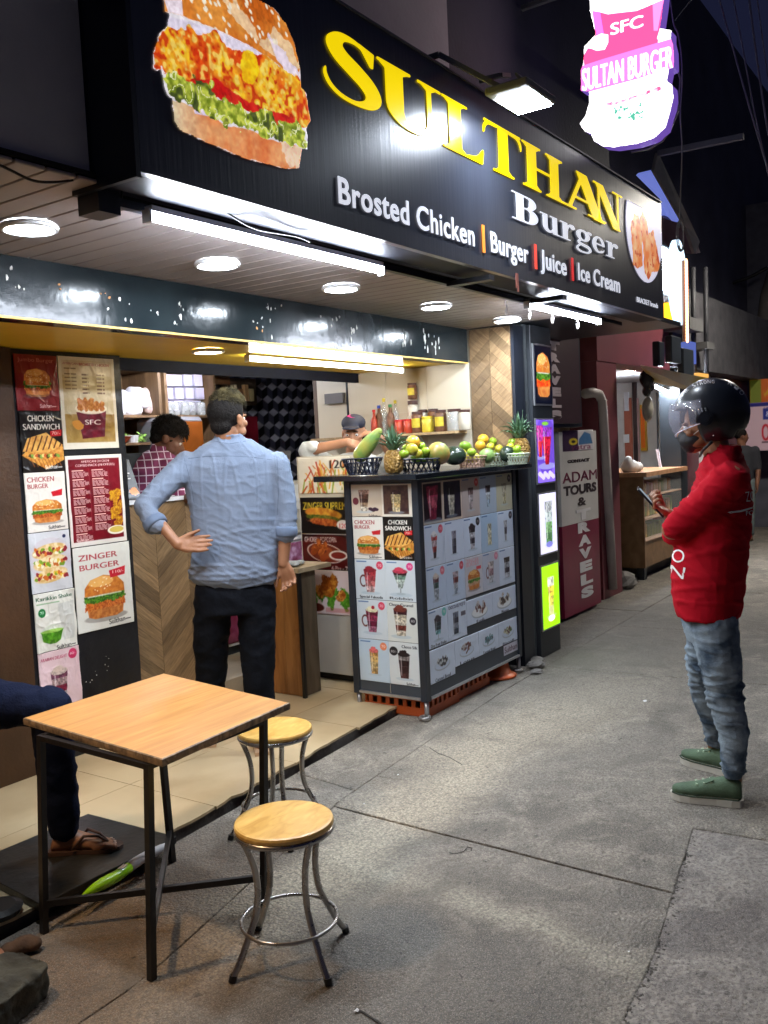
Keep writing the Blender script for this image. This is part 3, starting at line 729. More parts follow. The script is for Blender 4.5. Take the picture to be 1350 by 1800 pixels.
chevron(2.83, 3.149, 0.9, 2.395, 0.16, 0.062, R_(42), lambda u, v, t: (5.738 - t, 2.83 + 3.149 - u, v), building, m_chev, 3, 0.012)
MB().box((5.74, 2.81, 0), (5.90, 2.985, 2.40)).build('wall_end', m_dark, building)
MB().box((1.47, 2.19, 2.43), (1.755, 2.55, 2.93)).build('beige_pier', m_beige, building)
MB().box((-2.0, 2.30, 2.43), (1.465, 2.6, 3.1)).build('left_beam', m_dwall, building)
MB().box((-2.0, 2.62, 2.43), (7.2, 2.8, 7.0)).build('upper_wall', m_dwall, building)
MB().box((3.35, 2.50, 3.30), (4.45, 2.61, 6.5)).build('plaster_patch', m_beige, building)
MB().box((5.725, 2.10, 2.425), (7.25, 3.6, 2.46)).build('outer_ceiling', m_dark, building)
MB().box((-3.0, 4.0, 0.0), (2.655, 4.12, 2.17)).build('left_wall', mat('yellow brown wall', (0.05, 0.022, 0.008), 0.5, var=0.35, vscale=3, bump=0.3), building)
m_board = mat('black chipped board', (0.01, 0.01, 0.012), 0.3, var=0.3, bump=0.4, bscale=20)
pb = MB().box((2.665, 4.05, 0.047), (3.36, 4.15, 2.173)).build('poster_board', m_board, building)
b = MB(); r = random.Random(12)
for (px, py, n) in ((135, 1172, 3), (190, 1165, 5), (165, 1190, 5), (48, 1120, 3), (52, 1150, 3)):
 for i in range(n):
  p = onY(px + r.gauss(0, 5), py + r.gauss(0, 8), 4.045); s_ = r.uniform(0.001, 0.005)
  b.prism([(p[0] + math.cos(q * 1.26) * s_ * r.uniform(.4, 1.2), p[2] + math.sin(q * 1.26) * s_ * r.uniform(.4, 1.4)) for q in range(5)], lambda u, v, t: (u, 4.0495 - t, v), 0, 0.002)
b.build('peeled_patch', pk_w, pb)['kind'] = 'stuff'
m_backw = mat('brown back wall', (0.12, 0.075, 0.05), 0.6, var=0.2)
MB().box((3.0, 6.2, 0.15), (8.4, 6.3, 2.36)).build('back_wall', m_backw, building)
MB().box((3.36, 4.16, 2.06), (3.38, 6.2, 2.36)).build('beam', m_dark, building)
cubes = Cv(2.05, 1.455, 240, (20, 22, 34))
def cube_pattern(cv, s_):
 h_ = s_; wd = s_ * 0.9
 j = 0; y = -h_
 while y < cv.asp + h_:
  x = -wd + (wd / 2 if j % 2 else 0)
  while x < 1 + wd:
   cv.put(cv.poly([(x, y), (x + wd * .5, y - h_ * .25), (x + wd, y), (x + wd * .5, y + h_ * .25)]), (236, 238, 252), (170, 172, 190), 30)
   cv.put(cv.poly([(x, y), (x + wd * .5, y + h_ * .25), (x + wd * .5, y + h_ * .75), (x, y + h_ * .5)]), (84, 86, 108))
   x += wd
  y += h_ * 0.75; j += 1
 return cv
cube_pattern(cubes, 0.085)
m_print = print_mat('print', 0.4); m_vinyl = print_mat('vinyl print', 0.3, bump=0.1, coat=0.1)
sheet('patterned_wallpaper', cubes, planeY(6.2, 8.25, 0.9, 2.355, 6.195), m_print, building)
sheet('patterned_wallpaper', cube_pattern(Cv(1.3, 1.2, 160, (20, 22, 34)), 0.1), lambda u, v, t: (5.735 + t * 0 - t, 5.55 - 0.95 * u, 0.95 + 1.2 * v), m_print, building) if False else None
p_ = onX(587, 690, 5.715)
MB().box((5.705, float(p_[1]) - .09, 1.96), (5.738, float(p_[1]) + .09, 2.04)).build('switch_panel', mat('grey switch plate', (0.12, 0.11, 0.11), 0.5), building)
MB().box((5.725, 4.25, 0.15), (5.7395, 4.26, 2.36)).build('wall_joint', m_dark, building)
MB().box((5.74, 4.561, 0.15), (8.4, 4.60, 2.36)).box((8.3, 4.601, 0.15), (8.4, 6.2, 2.36)).build('kitchen_wall', m_backw, building)
MB().box((-3.0, 4.16, 0.15), (3.35, 4.2, 2.36)).build('kitchen_wall', m_backw, building)
MB().box((5.905, 4.0, 2.401), (9.03, 4.1, 2.9)).build('kitchen_wall', m_backw, building)
# =================================================================== food painting
def paint_burger(c, cx, cy, w, seed=0, tall=1.0, patty=(150, 62, 28), meat2=(205, 110, 40)):
 h = w * 0.78 * tall
 c.put(c.ell(cx, cy + h * .47, w * .5, h * .10) * 0.35, (60, 50, 45))
 c.put(c.poly([(cx - w * .43, cy + h * .22), (cx + w * .43, cy + h * .22), (cx + w * .40, cy + h * .42), (cx + w * .25, cy + h * .48), (cx - w * .25, cy + h * .48), (cx - w * .40, cy + h * .42)]), (214, 140, 70), (180, 100, 45), 6)
 c.put(c.poly([(cx - w * .46, cy + h * .08), (cx + w * .46, cy + h * .06), (cx + w * .48, cy + h * .24), (cx - w * .47, cy + h * .27)], 0.02, 3), patty, meat2, 3)
 c.put(c.poly([(cx - w * .47, cy - h * .05), (cx + w * .47, cy - h * .07), (cx + w * .50, cy + h * .06), (cx + w * .2, cy + h * .13), (cx, cy + h * .07), (cx - w * .2, cy + h * .14), (cx - w * .49, cy + h * .08)], 0.03, 3), (96, 150, 40), (40, 82, 22), 3)
 c.put(c.rect(cx - w * .4, cy - h * .07, cx + w * .4, cy - h * .03) * 0.7, (240, 235, 225))
 dome = c.poly([(cx - w * .47, cy - h * .06), (cx - w * .46, cy - h * .25), (cx - w * .32, cy - h * .42), (cx, cy - h * .50), (cx + w * .32, cy - h * .42), (cx + w * .46, cy - h * .25), (cx + w * .47, cy - h * .06)])
 c.put(dome, (216, 138, 58), (190, 104, 38), 8); c.put(dome * c.ell(cx - w * .08, cy - h * .36, w * .3, h * .12) * 0.8, (244, 190, 110))
 r = random.Random(seed)
 for i in range(26):
  a = r.uniform(-.38, .38); b = r.uniform(-.44, -.16)
  if b < -.5 * math.sqrt(max(0, 1 - (a / .48) ** 2)) + .04: continue
  c.put(c.ell(cx + a * w, cy + b * h, w * .016, w * .010, r.uniform(-.6, .6)), (250, 235, 200))
def paint_drink(c, cx, cy, w, h, cols, top=None, handle=False, stem=False, taper=0.6, straw=None, garnish=None):
 """glass, cy = middle; cols from the rim down"""
 y0, y1 = cy - h / 2, cy + h / 2
 if stem: c.put(c.rect(cx - w * .04, y1 - h * .25, cx + w * .04, y1), (150, 160, 165)); c.put(c.ell(cx, y1, w * .3, w * .07), (170, 180, 185)); yb = y1 - h * .25
 else: yb = y1
 c.put(c.ell(cx, y1 + w * .05, w * .75, w * .12) * 0.5, (170, 190, 205))
 def hw(t): return w * .5 * (1 - (1 - taper) * t)
 n = len(cols)
 for i, q in enumerate(cols):
  t0, t1 = i / n, (i + 1) / n
  c.put(c.poly([(cx - hw(t0), y0 + (yb - y0) * t0), (cx + hw(t0), y0 + (yb - y0) * t0), (cx + hw(t1), y0 + (yb - y0) * t1), (cx - hw(t1), y0 + (yb - y0) * t1)]), q, tuple(int(v * .6) for v in q), 4)
 c.put(c.rect(cx - hw(.5) * .7, y0 + h * .1, cx - hw(.5) * .5, yb - h * .1) * 0.5, (255, 255, 255))
 if top:
  c.put(c.ell(cx, y0, w * .5, h * .10, 0, .15, 3), top, tuple(int(v * .8) for v in top), 3); c.put(c.ell(cx - w * .05, y0 - h * .08, w * .3, h * .09, 0, .2, 3), top)
 if garnish: c.put(c.ell(cx + w * .1, y0 - h * .12, w * .13, w * .12), garnish)
 if straw: c.put(c.poly([(cx + w * .1, y0), (cx + w * .17, y0), (cx + w * .3, y0 - h * .28), (cx + w * .23, y0 - h * .28)]), straw)
 if handle:
  m = c.ell(cx - w * .55, cy, w * .3, h * .28) - c.ell(cx - w * .55, cy, w * .2, h * .2); c.put(m * (c.x < cx - w * .4), (110, 60, 60))
def paint_plate(c, cx, cy, w, cols, seed=0, plate=(235, 240, 244)):
 c.put(c.ell(cx, cy + w * .12, w * .5, w * .17), (170, 180, 190)); c.put(c.ell(cx, cy + w * .10, w * .48, w * .15), plate)
 r = random.Random(seed)
 for i in range(26):
  a = r.uniform(0, 6.28); q = r.random() ** .5; col = cols[i % len(cols)]
  c.put(c.ell(cx + math.cos(a) * q * w * .33, cy - w * .02 + math.sin(a) * q * w * .16, w * r.uniform(.05, .09), w * r.uniform(.035, .06), r.uniform(0, 3), .2, 3), col, tuple(int(v * .65) for v in col), 3)
def paint_sandwich(c, cx, cy, w, h):
 c.put(c.poly([(cx - w * .5, cy + h * .1), (cx + w * .1, cy - h * .5), (cx + w * .5, cy - h * .1), (cx + w * .5, cy + h * .25), (cx + w * .05, cy + h * .5)], .01, 3), (222, 160, 72), (190, 120, 45), 6)
 top = c.poly([(cx - w * .48, cy + h * .0), (cx - w * .35, cy - h * .35), (cx + w * .1, cy - h * .5), (cx + w * .5, cy - h * .15), (cx + w * .1, cy + h * .05)])
 c.put(top, (238, 188, 100), (215, 150, 70), 6)
 for i in range(7):
  t = i / 6; x = cx - w * .42 + t * w * .8
  c.put(c.poly([(x, cy + h * .02 - t * h * .1), (x + w * .035, cy + h * .02 - t * h * .1), (x + w * .17, cy - h * .4), (x + w * .14, cy - h * .42)]) * top, (96, 48, 18))
 for i in range(14):
  c.put(c.ell(cx - w * .3 + i * w * .05, cy + h * (.12 + .012 * (i % 3)), w * .05, h * .045, i, .3, 2), [(90, 60, 20), (120, 160, 60), (230, 200, 120), (200, 90, 40)][i % 4])
 for i in range(9):
  x = cx - w * .3 + i * w * .08; c.put(c.poly([(x, cy + h * .22), (x + w * .02, cy + h * .22), (x + w * .09, cy + h * .42), (x + w * .07, cy + h * .43)]) * 0.8, (150, 86, 30))
def script_mark(c, x, y, w, col=(20, 20, 24)):
 c.text('Sulthan', x, y, w * .20, col, w * .72, rot=-0.03, bold=.4); c.put(c.rect(x + w * .75, y + w * .1, x + w, y + w * .14) * .8, col)
def paint_fried(c, cx, cy, w, seed=0, cols=((214, 130, 40), (180, 88, 24), (232, 160, 70))):
 r = random.Random(seed)
 for i in range(11):
  a = r.uniform(0, 6.28); q = r.random() ** .5
  c.put(c.ell(cx + math.cos(a) * q * w * .36, cy + math.sin(a) * q * w * .24, w * .15, w * .10, r.uniform(0, 3), .25, 3), cols[i % len(cols)], (150, 70, 20), 3)
# =================================================================== the big sign
m_signface = mat('glossy black sign sheet', (0.040, 0.046, 0.066), 0.31, var=0.1, spec=0.9, bump=0.10, bscale=9, stretch=(7, 1, 0.25), coat=0.12)
m_signside = mat('sign side', (0.013, 0.017, 0.028), 0.4, var=0.15)
m_under = mat('pale sign underside', (0.022, 0.024, 0.034), 0.55, spec=.2, var=0.1, vscale=3)
sign = empty('shop_sign', (4.14, 2.1, 2.40), 'long black shop sign with large yellow serif lettering SULTHAN and white Burger', 'sign')
MB().box((1.78, 2.0, 2.402), (6.50, 2.03, 3.22)).build('sign_face', m_signface, sign)
MB().box((1.78, 2.031, 2.404), (6.50, 2.19, 2.42)).build('underside', m_under, sign)
MB().box((1.781, 2.031, 2.421), (6.499, 2.19, 3.215)).build('sign_box', m_signside, sign)
MB().box((1.762, 2.0, 2.385), (1.779, 2.285, 3.22)).build('end_panel', m_signside, sign)
MB().box((1.78, 2.191, 2.33), (1.86, 2.285, 2.4)).build('end_bracket', m_signside, sign)
MB().box((1.86, 2.235, 2.372), (6.3, 2.262, 2.398)).build('support_bar', m_signside, sign)
for bx in (3.86, 4.72):
 MB().box((bx, 2.0, 2.36), (bx + 0.05, 2.234, 2.384)).build('bracket', m_signside, sign)
MB().box((1.78, 1.992, 3.214), (6.50, 1.999, 3.222)).build('edge_trim', mat('grey edge', (0.12, 0.13, 0.16), 0.5), sign)
SX = lambda px, py: float(onY(px, py, 1.998)[0]); SZ = lambda px, py: float(onY(px, py, 1.998)[2])
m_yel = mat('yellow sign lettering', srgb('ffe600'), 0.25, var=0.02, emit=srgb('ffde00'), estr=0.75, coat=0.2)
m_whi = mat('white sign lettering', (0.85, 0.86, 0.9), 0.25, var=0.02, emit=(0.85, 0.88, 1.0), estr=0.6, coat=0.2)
def bx(U, V, *b): return sd_box(U, V, *b)
def tri(U, V, pts):
 D = np.full(U.shape, 9.0); n = len(pts)
 for i in range(n):
  (x0, y0), (x1, y1) = pts[i], pts[(i + 1) % n]; L = math.hypot(x1 - x0, y1 - y0)
  D = np.minimum(D, ((x1 - x0) * (V - y0) - (y1 - y0) * (U - x0)) / L)
 return D
def mxx(*a):
 r_ = a[0]
 for q in a[1:]: r_ = np.maximum(r_, q)
 return r_
def eli(U, V, cx, cy, rx, ry): return (1 - np.sqrt(((U - cx) / rx) ** 2 + ((V - cy) / ry) ** 2)) * min(rx, ry)
SER = 0.045
def brk(U, V, xs_, y, s_, r=0.07):  # small bracket between serif and stem
 D = np.full(U.shape, -9.0)
 for x, d in xs_: D = np.maximum(D, tri(U, V, [(x, y), (x + d * r, y), (x, y + s_ * r)] if d * s_ > 0 else [(x, y), (x, y + s_ * r), (x + d * r, y)]))
 return D
GL = {
 'S': (0.70, lambda U, V: mxx(sd_path(U, V, [(.57, .74, .010), (.54, .86, .018), (.40, .955, .030), (.22, .93, .060), (.135, .79, .095), (.20, .65, .115), (.36, .53, .125), (.52, .40, .120), (.60, .25, .105), (.55, .11, .075), (.38, .030, .035), (.19, .045, .030), (.06, .14, .026), (.005, .28, .018), (.02, .38, .006)]), tri(U, V, [(.44, .99), (.56, .72), (.60, .72), (.62, 1.0)][::-1][::1]) * 0 - 9, tri(U, V, [(.575, .70), (.61, .70), (.63, .93), (.42, .985)]))),
 'U': (0.80, lambda U, V: mxx(bx(U, V, .09, .32, .30, 1), bx(U, V, 0, 1 - SER, .40, 1), brk(U, V, [(.09, -1), (.30, 1)], 1 - SER, -1), sd_path(U, V, [(.195, .40, .105), (.205, .24, .098), (.27, .11, .075), (.40, .045, .05), (.53, .07, .034), (.61, .17, .03), (.635, .32, .03), (.635, .45, .03)]), bx(U, V, .605, .3, .665, 1), bx(U, V, .49, 1 - SER, .80, 1), brk(U, V, [(.605, -1), (.665, 1)], 1 - SER, -1))),
 'L': (0.74, lambda U, V: mxx(bx(U, V, .11, 0, .32, 1), bx(U, V, 0, 1 - SER, .44, 1), bx(U, V, 0, 0, .70, SER), brk(U, V, [(.11, -1), (.32, 1)], 1 - SER, -1), brk(U, V, [(.11, -1), (.32, 1)], SER, 1, .07), sd_path(U, V, [(.45, .035, .03), (.58, .06, .045), (.66, .15, .035), (.71, .30, .008)]), tri(U, V, [(.5, 0), (.70, 0), (.73, .30), (.66, .2)]))),
 'T': (0.80, lambda U, V: mxx(bx(U, V, .30, 0, .50, 1), bx(U, V, .02, .95, .78, 1), bx(U, V, .18, 0, .62, SER), brk(U, V, [(.30, -1), (.50, 1)], SER, 1), sd_path(U, V, [(.01, .70, .008), (.03, .85, .025), (.10, .94, .03), (.26, .96, .03)]), sd_path(U, V, [(.79, .70, .008), (.77, .85, .025), (.70, .94, .03), (.54, .96, .03)]))),
 'H': (0.92, lambda U, V: mxx(bx(U, V, .10, 0, .30, 1), bx(U, V, .62, 0, .82, 1), bx(U, V, .3, .475, .62, .53), bx(U, V, 0, 0, .40, SER), bx(U, V, 0, 1 - SER, .40, 1), bx(U, V, .52, 0, .92, SER), bx(U, V, .52, 1 - SER, .92, 1), brk(U, V, [(.10, -1), (.30, 1), (.62, -1), (.82, 1)], SER, 1), brk(U, V, [(.10, -1), (.30, 1), (.62, -1), (.82, 1)], 1 - SER, -1))),
 'A': (0.92, lambda U, V: mxx(sd_slant(U, V, .135, .435, 0, 1, .065), np.minimum(sd_slant(U, V, .74, .40, 0, 1, .22), sd_slant(U, V, .90, .56, 0, 1, .6) + 0 * U), bx(U, V, .22, .30, .62, .355), bx(U, V, 0, 0, .28, SER), bx(U, V, .52, 0, .93, SER))),
 'N': (0.92, lambda U, V: mxx(bx(U, V, .13, 0, .185, .9), sd_slant(U, V, .72, .17, -.005, 1, .24), bx(U, V, .735, .02, .79, 1), bx(U, V, 0, 0, .32, SER), bx(U, V, 0, 1 - SER, .2, 1), bx(U, V, .60, 1 - SER, .92, 1))),
 'B': (0.74, lambda U, V: mxx(bx(U, V, .12, 0, .32, 1), bx(U, V, 0, 0, .32, SER), bx(U, V, 0, 1 - SER, .32, 1), sd_path(U, V, [(.30, .97, .028), (.45, .965, .032), (.55, .90, .07), (.575, .77, .10), (.53, .62, .07), (.42, .54, .032), (.30, .53, .022)]), sd_path(U, V, [(.30, .53, .022), (.46, .525, .035), (.58, .43, .085), (.605, .28, .115), (.56, .12, .08), (.45, .035, .035), (.30, .03, .03)]))),
 'u': (0.74, lambda U, V: mxx(bx(U, V, .10, .2, .27, .68), bx(U, V, 0, .68 - .04, .27, .68), sd_path(U, V, [(.185, .3, .085), (.20, .15, .08), (.29, .055, .055), (.40, .06, .04), (.48, .15, .03)]), bx(U, V, .47, 0, .64, .68), bx(U, V, .37, .64, .64, .68), bx(U, V, .47, 0, .74, .04))),
 'r': (0.56, lambda U, V: mxx(bx(U, V, .10, 0, .27, .68), bx(U, V, 0, .64, .27, .68), bx(U, V, 0, 0, .38, .04), sd_path(U, V, [(.26, .38, .02), (.30, .53, .03), (.38, .63, .045), (.47, .63, .055)]), eli(U, V, .475, .585, .082, .082))),
 'g': (0.64, lambda U, V: mxx(np.minimum(eli(U, V, .28, .45, .27, .235), -eli(U, V, .28, .45, .105, .17)), sd_path(U, V, [(.20, .24, .03), (.11, .17, .04), (.13, .09, .05), (.30, .05, .055), (.48, .02, .055), (.56, -.08, .045), (.48, -.20, .035), (.28, -.25, .03), (.09, -.22, .035), (.04, -.12, .035), (.11, -.02, .03), (.2, .04, .03)]), sd_path(U, V, [(.40, .60, .02), (.50, .66, .035), (.59, .64, .05)]))),
 'e': (0.60, lambda U, V: mxx(np.minimum(np.minimum(eli(U, V, .29, .34, .29, .355), -eli(U, V, .31, .34, .145, .295)), -sd_box(U, V, .34, .12, .8, .33)), bx(U, V, .1, .335, .565, .385), sd_path(U, V, [(.35, .03, .035), (.47, .07, .025), (.55, .18, .012)]))),
}
def serif(ch, x0, x1, z0, z1, m_, parent, y=1.997):
 """glyph with its advance box stretched between x0..x1; cap height z0..z1"""
 wd, f = GL[ch]; sx = (x1 - x0) / wd; sz = (z1 - z0)
 return iso_mesh('letter', f, -0.08, -0.32, wd + 0.08, 1.06, 0.018, lambda u, v, t: (x0 + u * sx, y - t, z0 + v * sz), 0.0, 0.003, m_, parent)
ZB, ZT = 2.878, 3.098
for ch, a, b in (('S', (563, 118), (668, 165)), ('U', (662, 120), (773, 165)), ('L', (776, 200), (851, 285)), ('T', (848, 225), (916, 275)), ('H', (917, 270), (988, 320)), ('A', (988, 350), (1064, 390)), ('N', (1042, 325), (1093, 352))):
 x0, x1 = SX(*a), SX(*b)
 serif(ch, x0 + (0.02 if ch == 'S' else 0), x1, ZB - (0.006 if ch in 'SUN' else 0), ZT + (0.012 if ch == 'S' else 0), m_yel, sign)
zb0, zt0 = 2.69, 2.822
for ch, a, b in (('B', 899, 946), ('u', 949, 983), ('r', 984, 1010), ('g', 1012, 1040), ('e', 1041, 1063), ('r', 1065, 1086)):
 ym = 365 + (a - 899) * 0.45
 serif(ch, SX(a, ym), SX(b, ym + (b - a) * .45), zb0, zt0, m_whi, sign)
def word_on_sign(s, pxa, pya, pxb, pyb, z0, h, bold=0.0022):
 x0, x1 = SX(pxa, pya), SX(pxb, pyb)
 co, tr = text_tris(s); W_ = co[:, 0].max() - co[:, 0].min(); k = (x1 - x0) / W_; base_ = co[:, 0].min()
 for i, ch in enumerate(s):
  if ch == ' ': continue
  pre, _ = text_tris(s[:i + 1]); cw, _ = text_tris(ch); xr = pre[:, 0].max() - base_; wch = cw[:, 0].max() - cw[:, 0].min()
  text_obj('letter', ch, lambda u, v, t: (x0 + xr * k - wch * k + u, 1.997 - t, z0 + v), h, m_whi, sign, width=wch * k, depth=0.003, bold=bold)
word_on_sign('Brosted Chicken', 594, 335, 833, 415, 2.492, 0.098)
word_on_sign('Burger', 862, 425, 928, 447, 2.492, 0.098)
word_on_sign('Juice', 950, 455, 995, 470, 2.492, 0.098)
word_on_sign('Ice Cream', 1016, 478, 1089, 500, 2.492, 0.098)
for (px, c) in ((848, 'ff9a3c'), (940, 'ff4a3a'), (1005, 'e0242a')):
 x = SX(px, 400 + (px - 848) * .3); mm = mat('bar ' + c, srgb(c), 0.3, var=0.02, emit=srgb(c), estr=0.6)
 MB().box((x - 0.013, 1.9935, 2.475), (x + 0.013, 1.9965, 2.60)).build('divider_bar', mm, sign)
bw, bh = 0.80, 0.78; bx0, bz1 = 1.815, 3.215
bc = Cv(bw, bh, 300, (12, 14, 20))
def bp_(zx, zy):
 p = onY(250 + zx * .2296, zy * .2296, 1.998); return ((p[0] - bx0) / bw, (bz1 - p[2]) / bw)
def PL(*q): return [bp_(*a) for a in q]
out_pts = PL((165, 0), (170, 90), (200, 110), (190, 190), (130, 260), (85, 400), (83, 520), (110, 550), (145, 520), (160, 640), (185, 720), (225, 760), (240, 930), (290, 1000), (500, 1100), (800, 1220), (1100, 1295), (1200, 1295), (1220, 1140), (1265, 1155), (1260, 1030), (1250, 990), (1290, 930), (1265, 800), (1255, 710), (1215, 670), (1205, 520), (1170, 350), (1100, 180), (1000, 60), (900, 0))
top_extra = [(0.72, 0.10), (0.66, 0.045), (0.55, 0.012), (0.42, 0.004), (0.28, 0.03), (0.17, 0.09)]
body_m = bc.poly(out_pts, 0.006, 8)
bt = [p for p in out_pts[-6:]]; lo_ = [out_pts[0]]
dome_poly = [out_pts[-1]] + [(out_pts[-1][0] * (1 - t) + out_pts[0][0] * t, (out_pts[-1][1] * (1 - t) + out_pts[0][1] * t) - 0.055 * math.sin(PI * t)) for t in np.linspace(0.1, 0.9, 9)] + [out_pts[0], bp_(700, 250)]
msk = np.maximum(body_m, bc.poly(dome_poly))
bc.put(msk, (238, 232, 238))
bunp = PL((230, 100), (420, 165), (620, 250), (830, 360), (960, 440), (1040, 500), (1100, 560), (1190, 590), (1205, 520), (1170, 350), (1100, 180), (1000, 60), (900, 0)) + dome_poly[1:-2] + PL((165, 0), (170, 90))
bunm = bc.poly(bunp, 0.004, 10)
bc.put(bunm, (232, 150, 62), (196, 96, 26), 34)
bc.put(bunm * bc.poly(PL((165, 0), (300, 0), (310, 130), (200, 110))), (242, 226, 236)); bc.put(bunm * bc.poly(PL((640, 0), (700, 120), (800, 260), (960, 400), (1100, 540), (1190, 590), (1205, 520), (1150, 330), (1020, 250), (900, 330), (800, 200), (720, 0)), 0.05, 16) * 0.75, (246, 224, 190))
bc.put(bunm * bc.poly(PL((960, 260), (1200, 560), (1210, 590), (1080, 540), (1000, 400)), 0.02, 9), (238, 222, 236))
r = random.Random(3)
for i in range(70):
 zx, zy = r.uniform(330, 1120), r.uniform(-120, 330)
 p = bp_(zx, max(zy, 2)); p = (p[0], p[1] - (0.06 if zy < 0 else 0) * r.random())
 bc.put(bunm * bc.ell(p[0], p[1], .011, .0065, r.uniform(.3, 1.4)), (252, 240, 215)); 
bc.put(bc.poly(PL((190, 130), (300, 150), (560, 230), (800, 340), (960, 440), (940, 460), (860, 420), (780, 400), (640, 350), (420, 280), (360, 200), (290, 240), (190, 200)), 0.006, 6), (232, 222, 240))
pat = bc.poly(PL((190, 200), (290, 235), (360, 200), (420, 280), (560, 240), (640, 350), (780, 400), (950, 430), (1050, 520), (1200, 600), (1250, 720), (1285, 930), (1240, 985), (1100, 960), (900, 900), (700, 780), (520, 680), (350, 640), (180, 560), (145, 520), (110, 550), (83, 520), (85, 400), (130, 260)), 0.012, 8)
bc.put(pat, (244, 188, 40), (222, 78, 20), 20); n1 = vnoise(bc.H, bc.W, 7, 77, 2)
bc.put(pat * np.clip((n1 - .55) * 8, 0, 1) * .8, (250, 220, 110)); bc.put(pat * np.clip((.40 - n1) * 9, 0, 1) * .8, (196, 44, 14))
bc.put(bc.ell(*bp_(820, 520), .05, .07, .3, .2, 8) * .8, (250, 214, 20))
bc.put(bc.poly(PL((160, 560), (360, 610), (560, 600), (760, 760), (950, 840), (1150, 900), (1180, 960), (1000, 960), (800, 850), (600, 760), (400, 660)), 0.01, 8), (226, 50, 34), (190, 24, 20), 14)
let = bc.poly(PL((155, 540), (280, 590), (420, 620), (540, 640), (560, 760), (700, 800), (860, 860), (990, 850), (1020, 930), (1190, 920), (1250, 1010), (1265, 1155), (1150, 1110), (1060, 1060), (950, 1060), (830, 1000), (700, 960), (640, 960), (560, 900), (500, 890), (400, 820), (300, 790), (190, 740)), 0.035, 9)
bc.put(let, (208, 216, 84), (112, 130, 30), 7); n2 = vnoise(bc.H, bc.W, 12, 99, 2)
bc.put(let * (np.abs(n2 - .5) < .022), (236, 240, 180)); bc.put(let * np.clip((.38 - n2) * 12, 0, 1) * .75, (48, 58, 32))
bb = bc.poly(PL((225, 760), (400, 820), (600, 930), (640, 965), (800, 990), (960, 1060), (1150, 1110), (1220, 1140), (1200, 1295), (1100, 1295), (800, 1220), (500, 1100), (290, 1000), (240, 930)), 0.008, 10) * (1 - let)
bc.put(bb, (232, 160, 104), (222, 120, 66), 26); bc.put(bb * np.clip((bp_(520, 900)[0] - bc.x) / .2, 0, 1), (226, 212, 176)); bc.put(bb * bc.poly(PL((1060, 1060), (1230, 1130), (1200, 1300), (1120, 1290)), .02, 8) * .8, (236, 214, 190))
bc.put(bb * bc.poly(PL((390, 830), (500, 830), (500, 890), (400, 870))), (228, 214, 246)); bc.put(bb * bc.poly(PL((590, 870), (780, 900), (780, 960), (640, 960))), (228, 214, 246))
m_lit = print_mat('lit print', 0.25, estr=0.72, bump=0.0, coat=0.2)
bc.a *= (.86 + .28 * vnoise(bc.H, bc.W, 4, 55, 2))[..., None]; bc.a = np.clip(bc.a, 0, 1)
sheet('burger_picture', bc, lambda u, v, t: (bx0 + bw * u, 1.998 - t, bz1 - bh + bh * v), m_lit, sign, mask=msk)
d0 = (SX(1100, 430), SX(1164, 440)); dw = d0[1] - d0[0]; dz0 = SZ(1130, 497); dz1 = SZ(1128, 366)
fc = Cv(dw, dz1 - dz0, 130, (12, 14, 20)); A_ = fc.asp
disc = fc.ell(.5, A_ - .47, .49, .46); fc.put(disc, (226, 224, 244))
mk = disc
for q in ([(.12, .30 * A_), (.22, .14 * A_), (.34, .12 * A_), (.42, .3 * A_), (.42, .78 * A_), (.28, .84 * A_), (.18, .8 * A_)], [(.62, .3 * A_), (.74, .22 * A_), (.86, .5 * A_), (.92, .66 * A_), (.84, .78 * A_), (.64, .8 * A_)], [(.36, .18 * A_), (.46, .01 * A_), (.56, .16 * A_), (.66, .5 * A_), (.66, .86 * A_), (.56, .94 * A_), (.46, .86 * A_), (.44, .5 * A_)]):
 m__ = fc.poly(q, .02, 6); mk = np.maximum(mk, m__); fc.put(m__, (222, 120, 58), (238, 184, 130), 10); fc.put(m__ * np.clip((vnoise(fc.H, fc.W, 6, 5) - .58) * 8, 0, 1) * .7, (170, 50, 20))
sheet('chicken_picture', fc, lambda u, v, t: (d0[0] + dw * u, 1.998 - t, dz0 + (dz1 - dz0) * v), m_lit, sign, mask=mk)
x0 = SX(1119, 522); x1 = SX(1156, 536)
text_obj('small_print', 'BRACKET brands', lambda u, v, t: (x0 + u, 1.997 - t, SZ(1137, 536) + v), 0.035, m_whi, sign, width=x1 - x0, depth=0.002, bold=0.0)
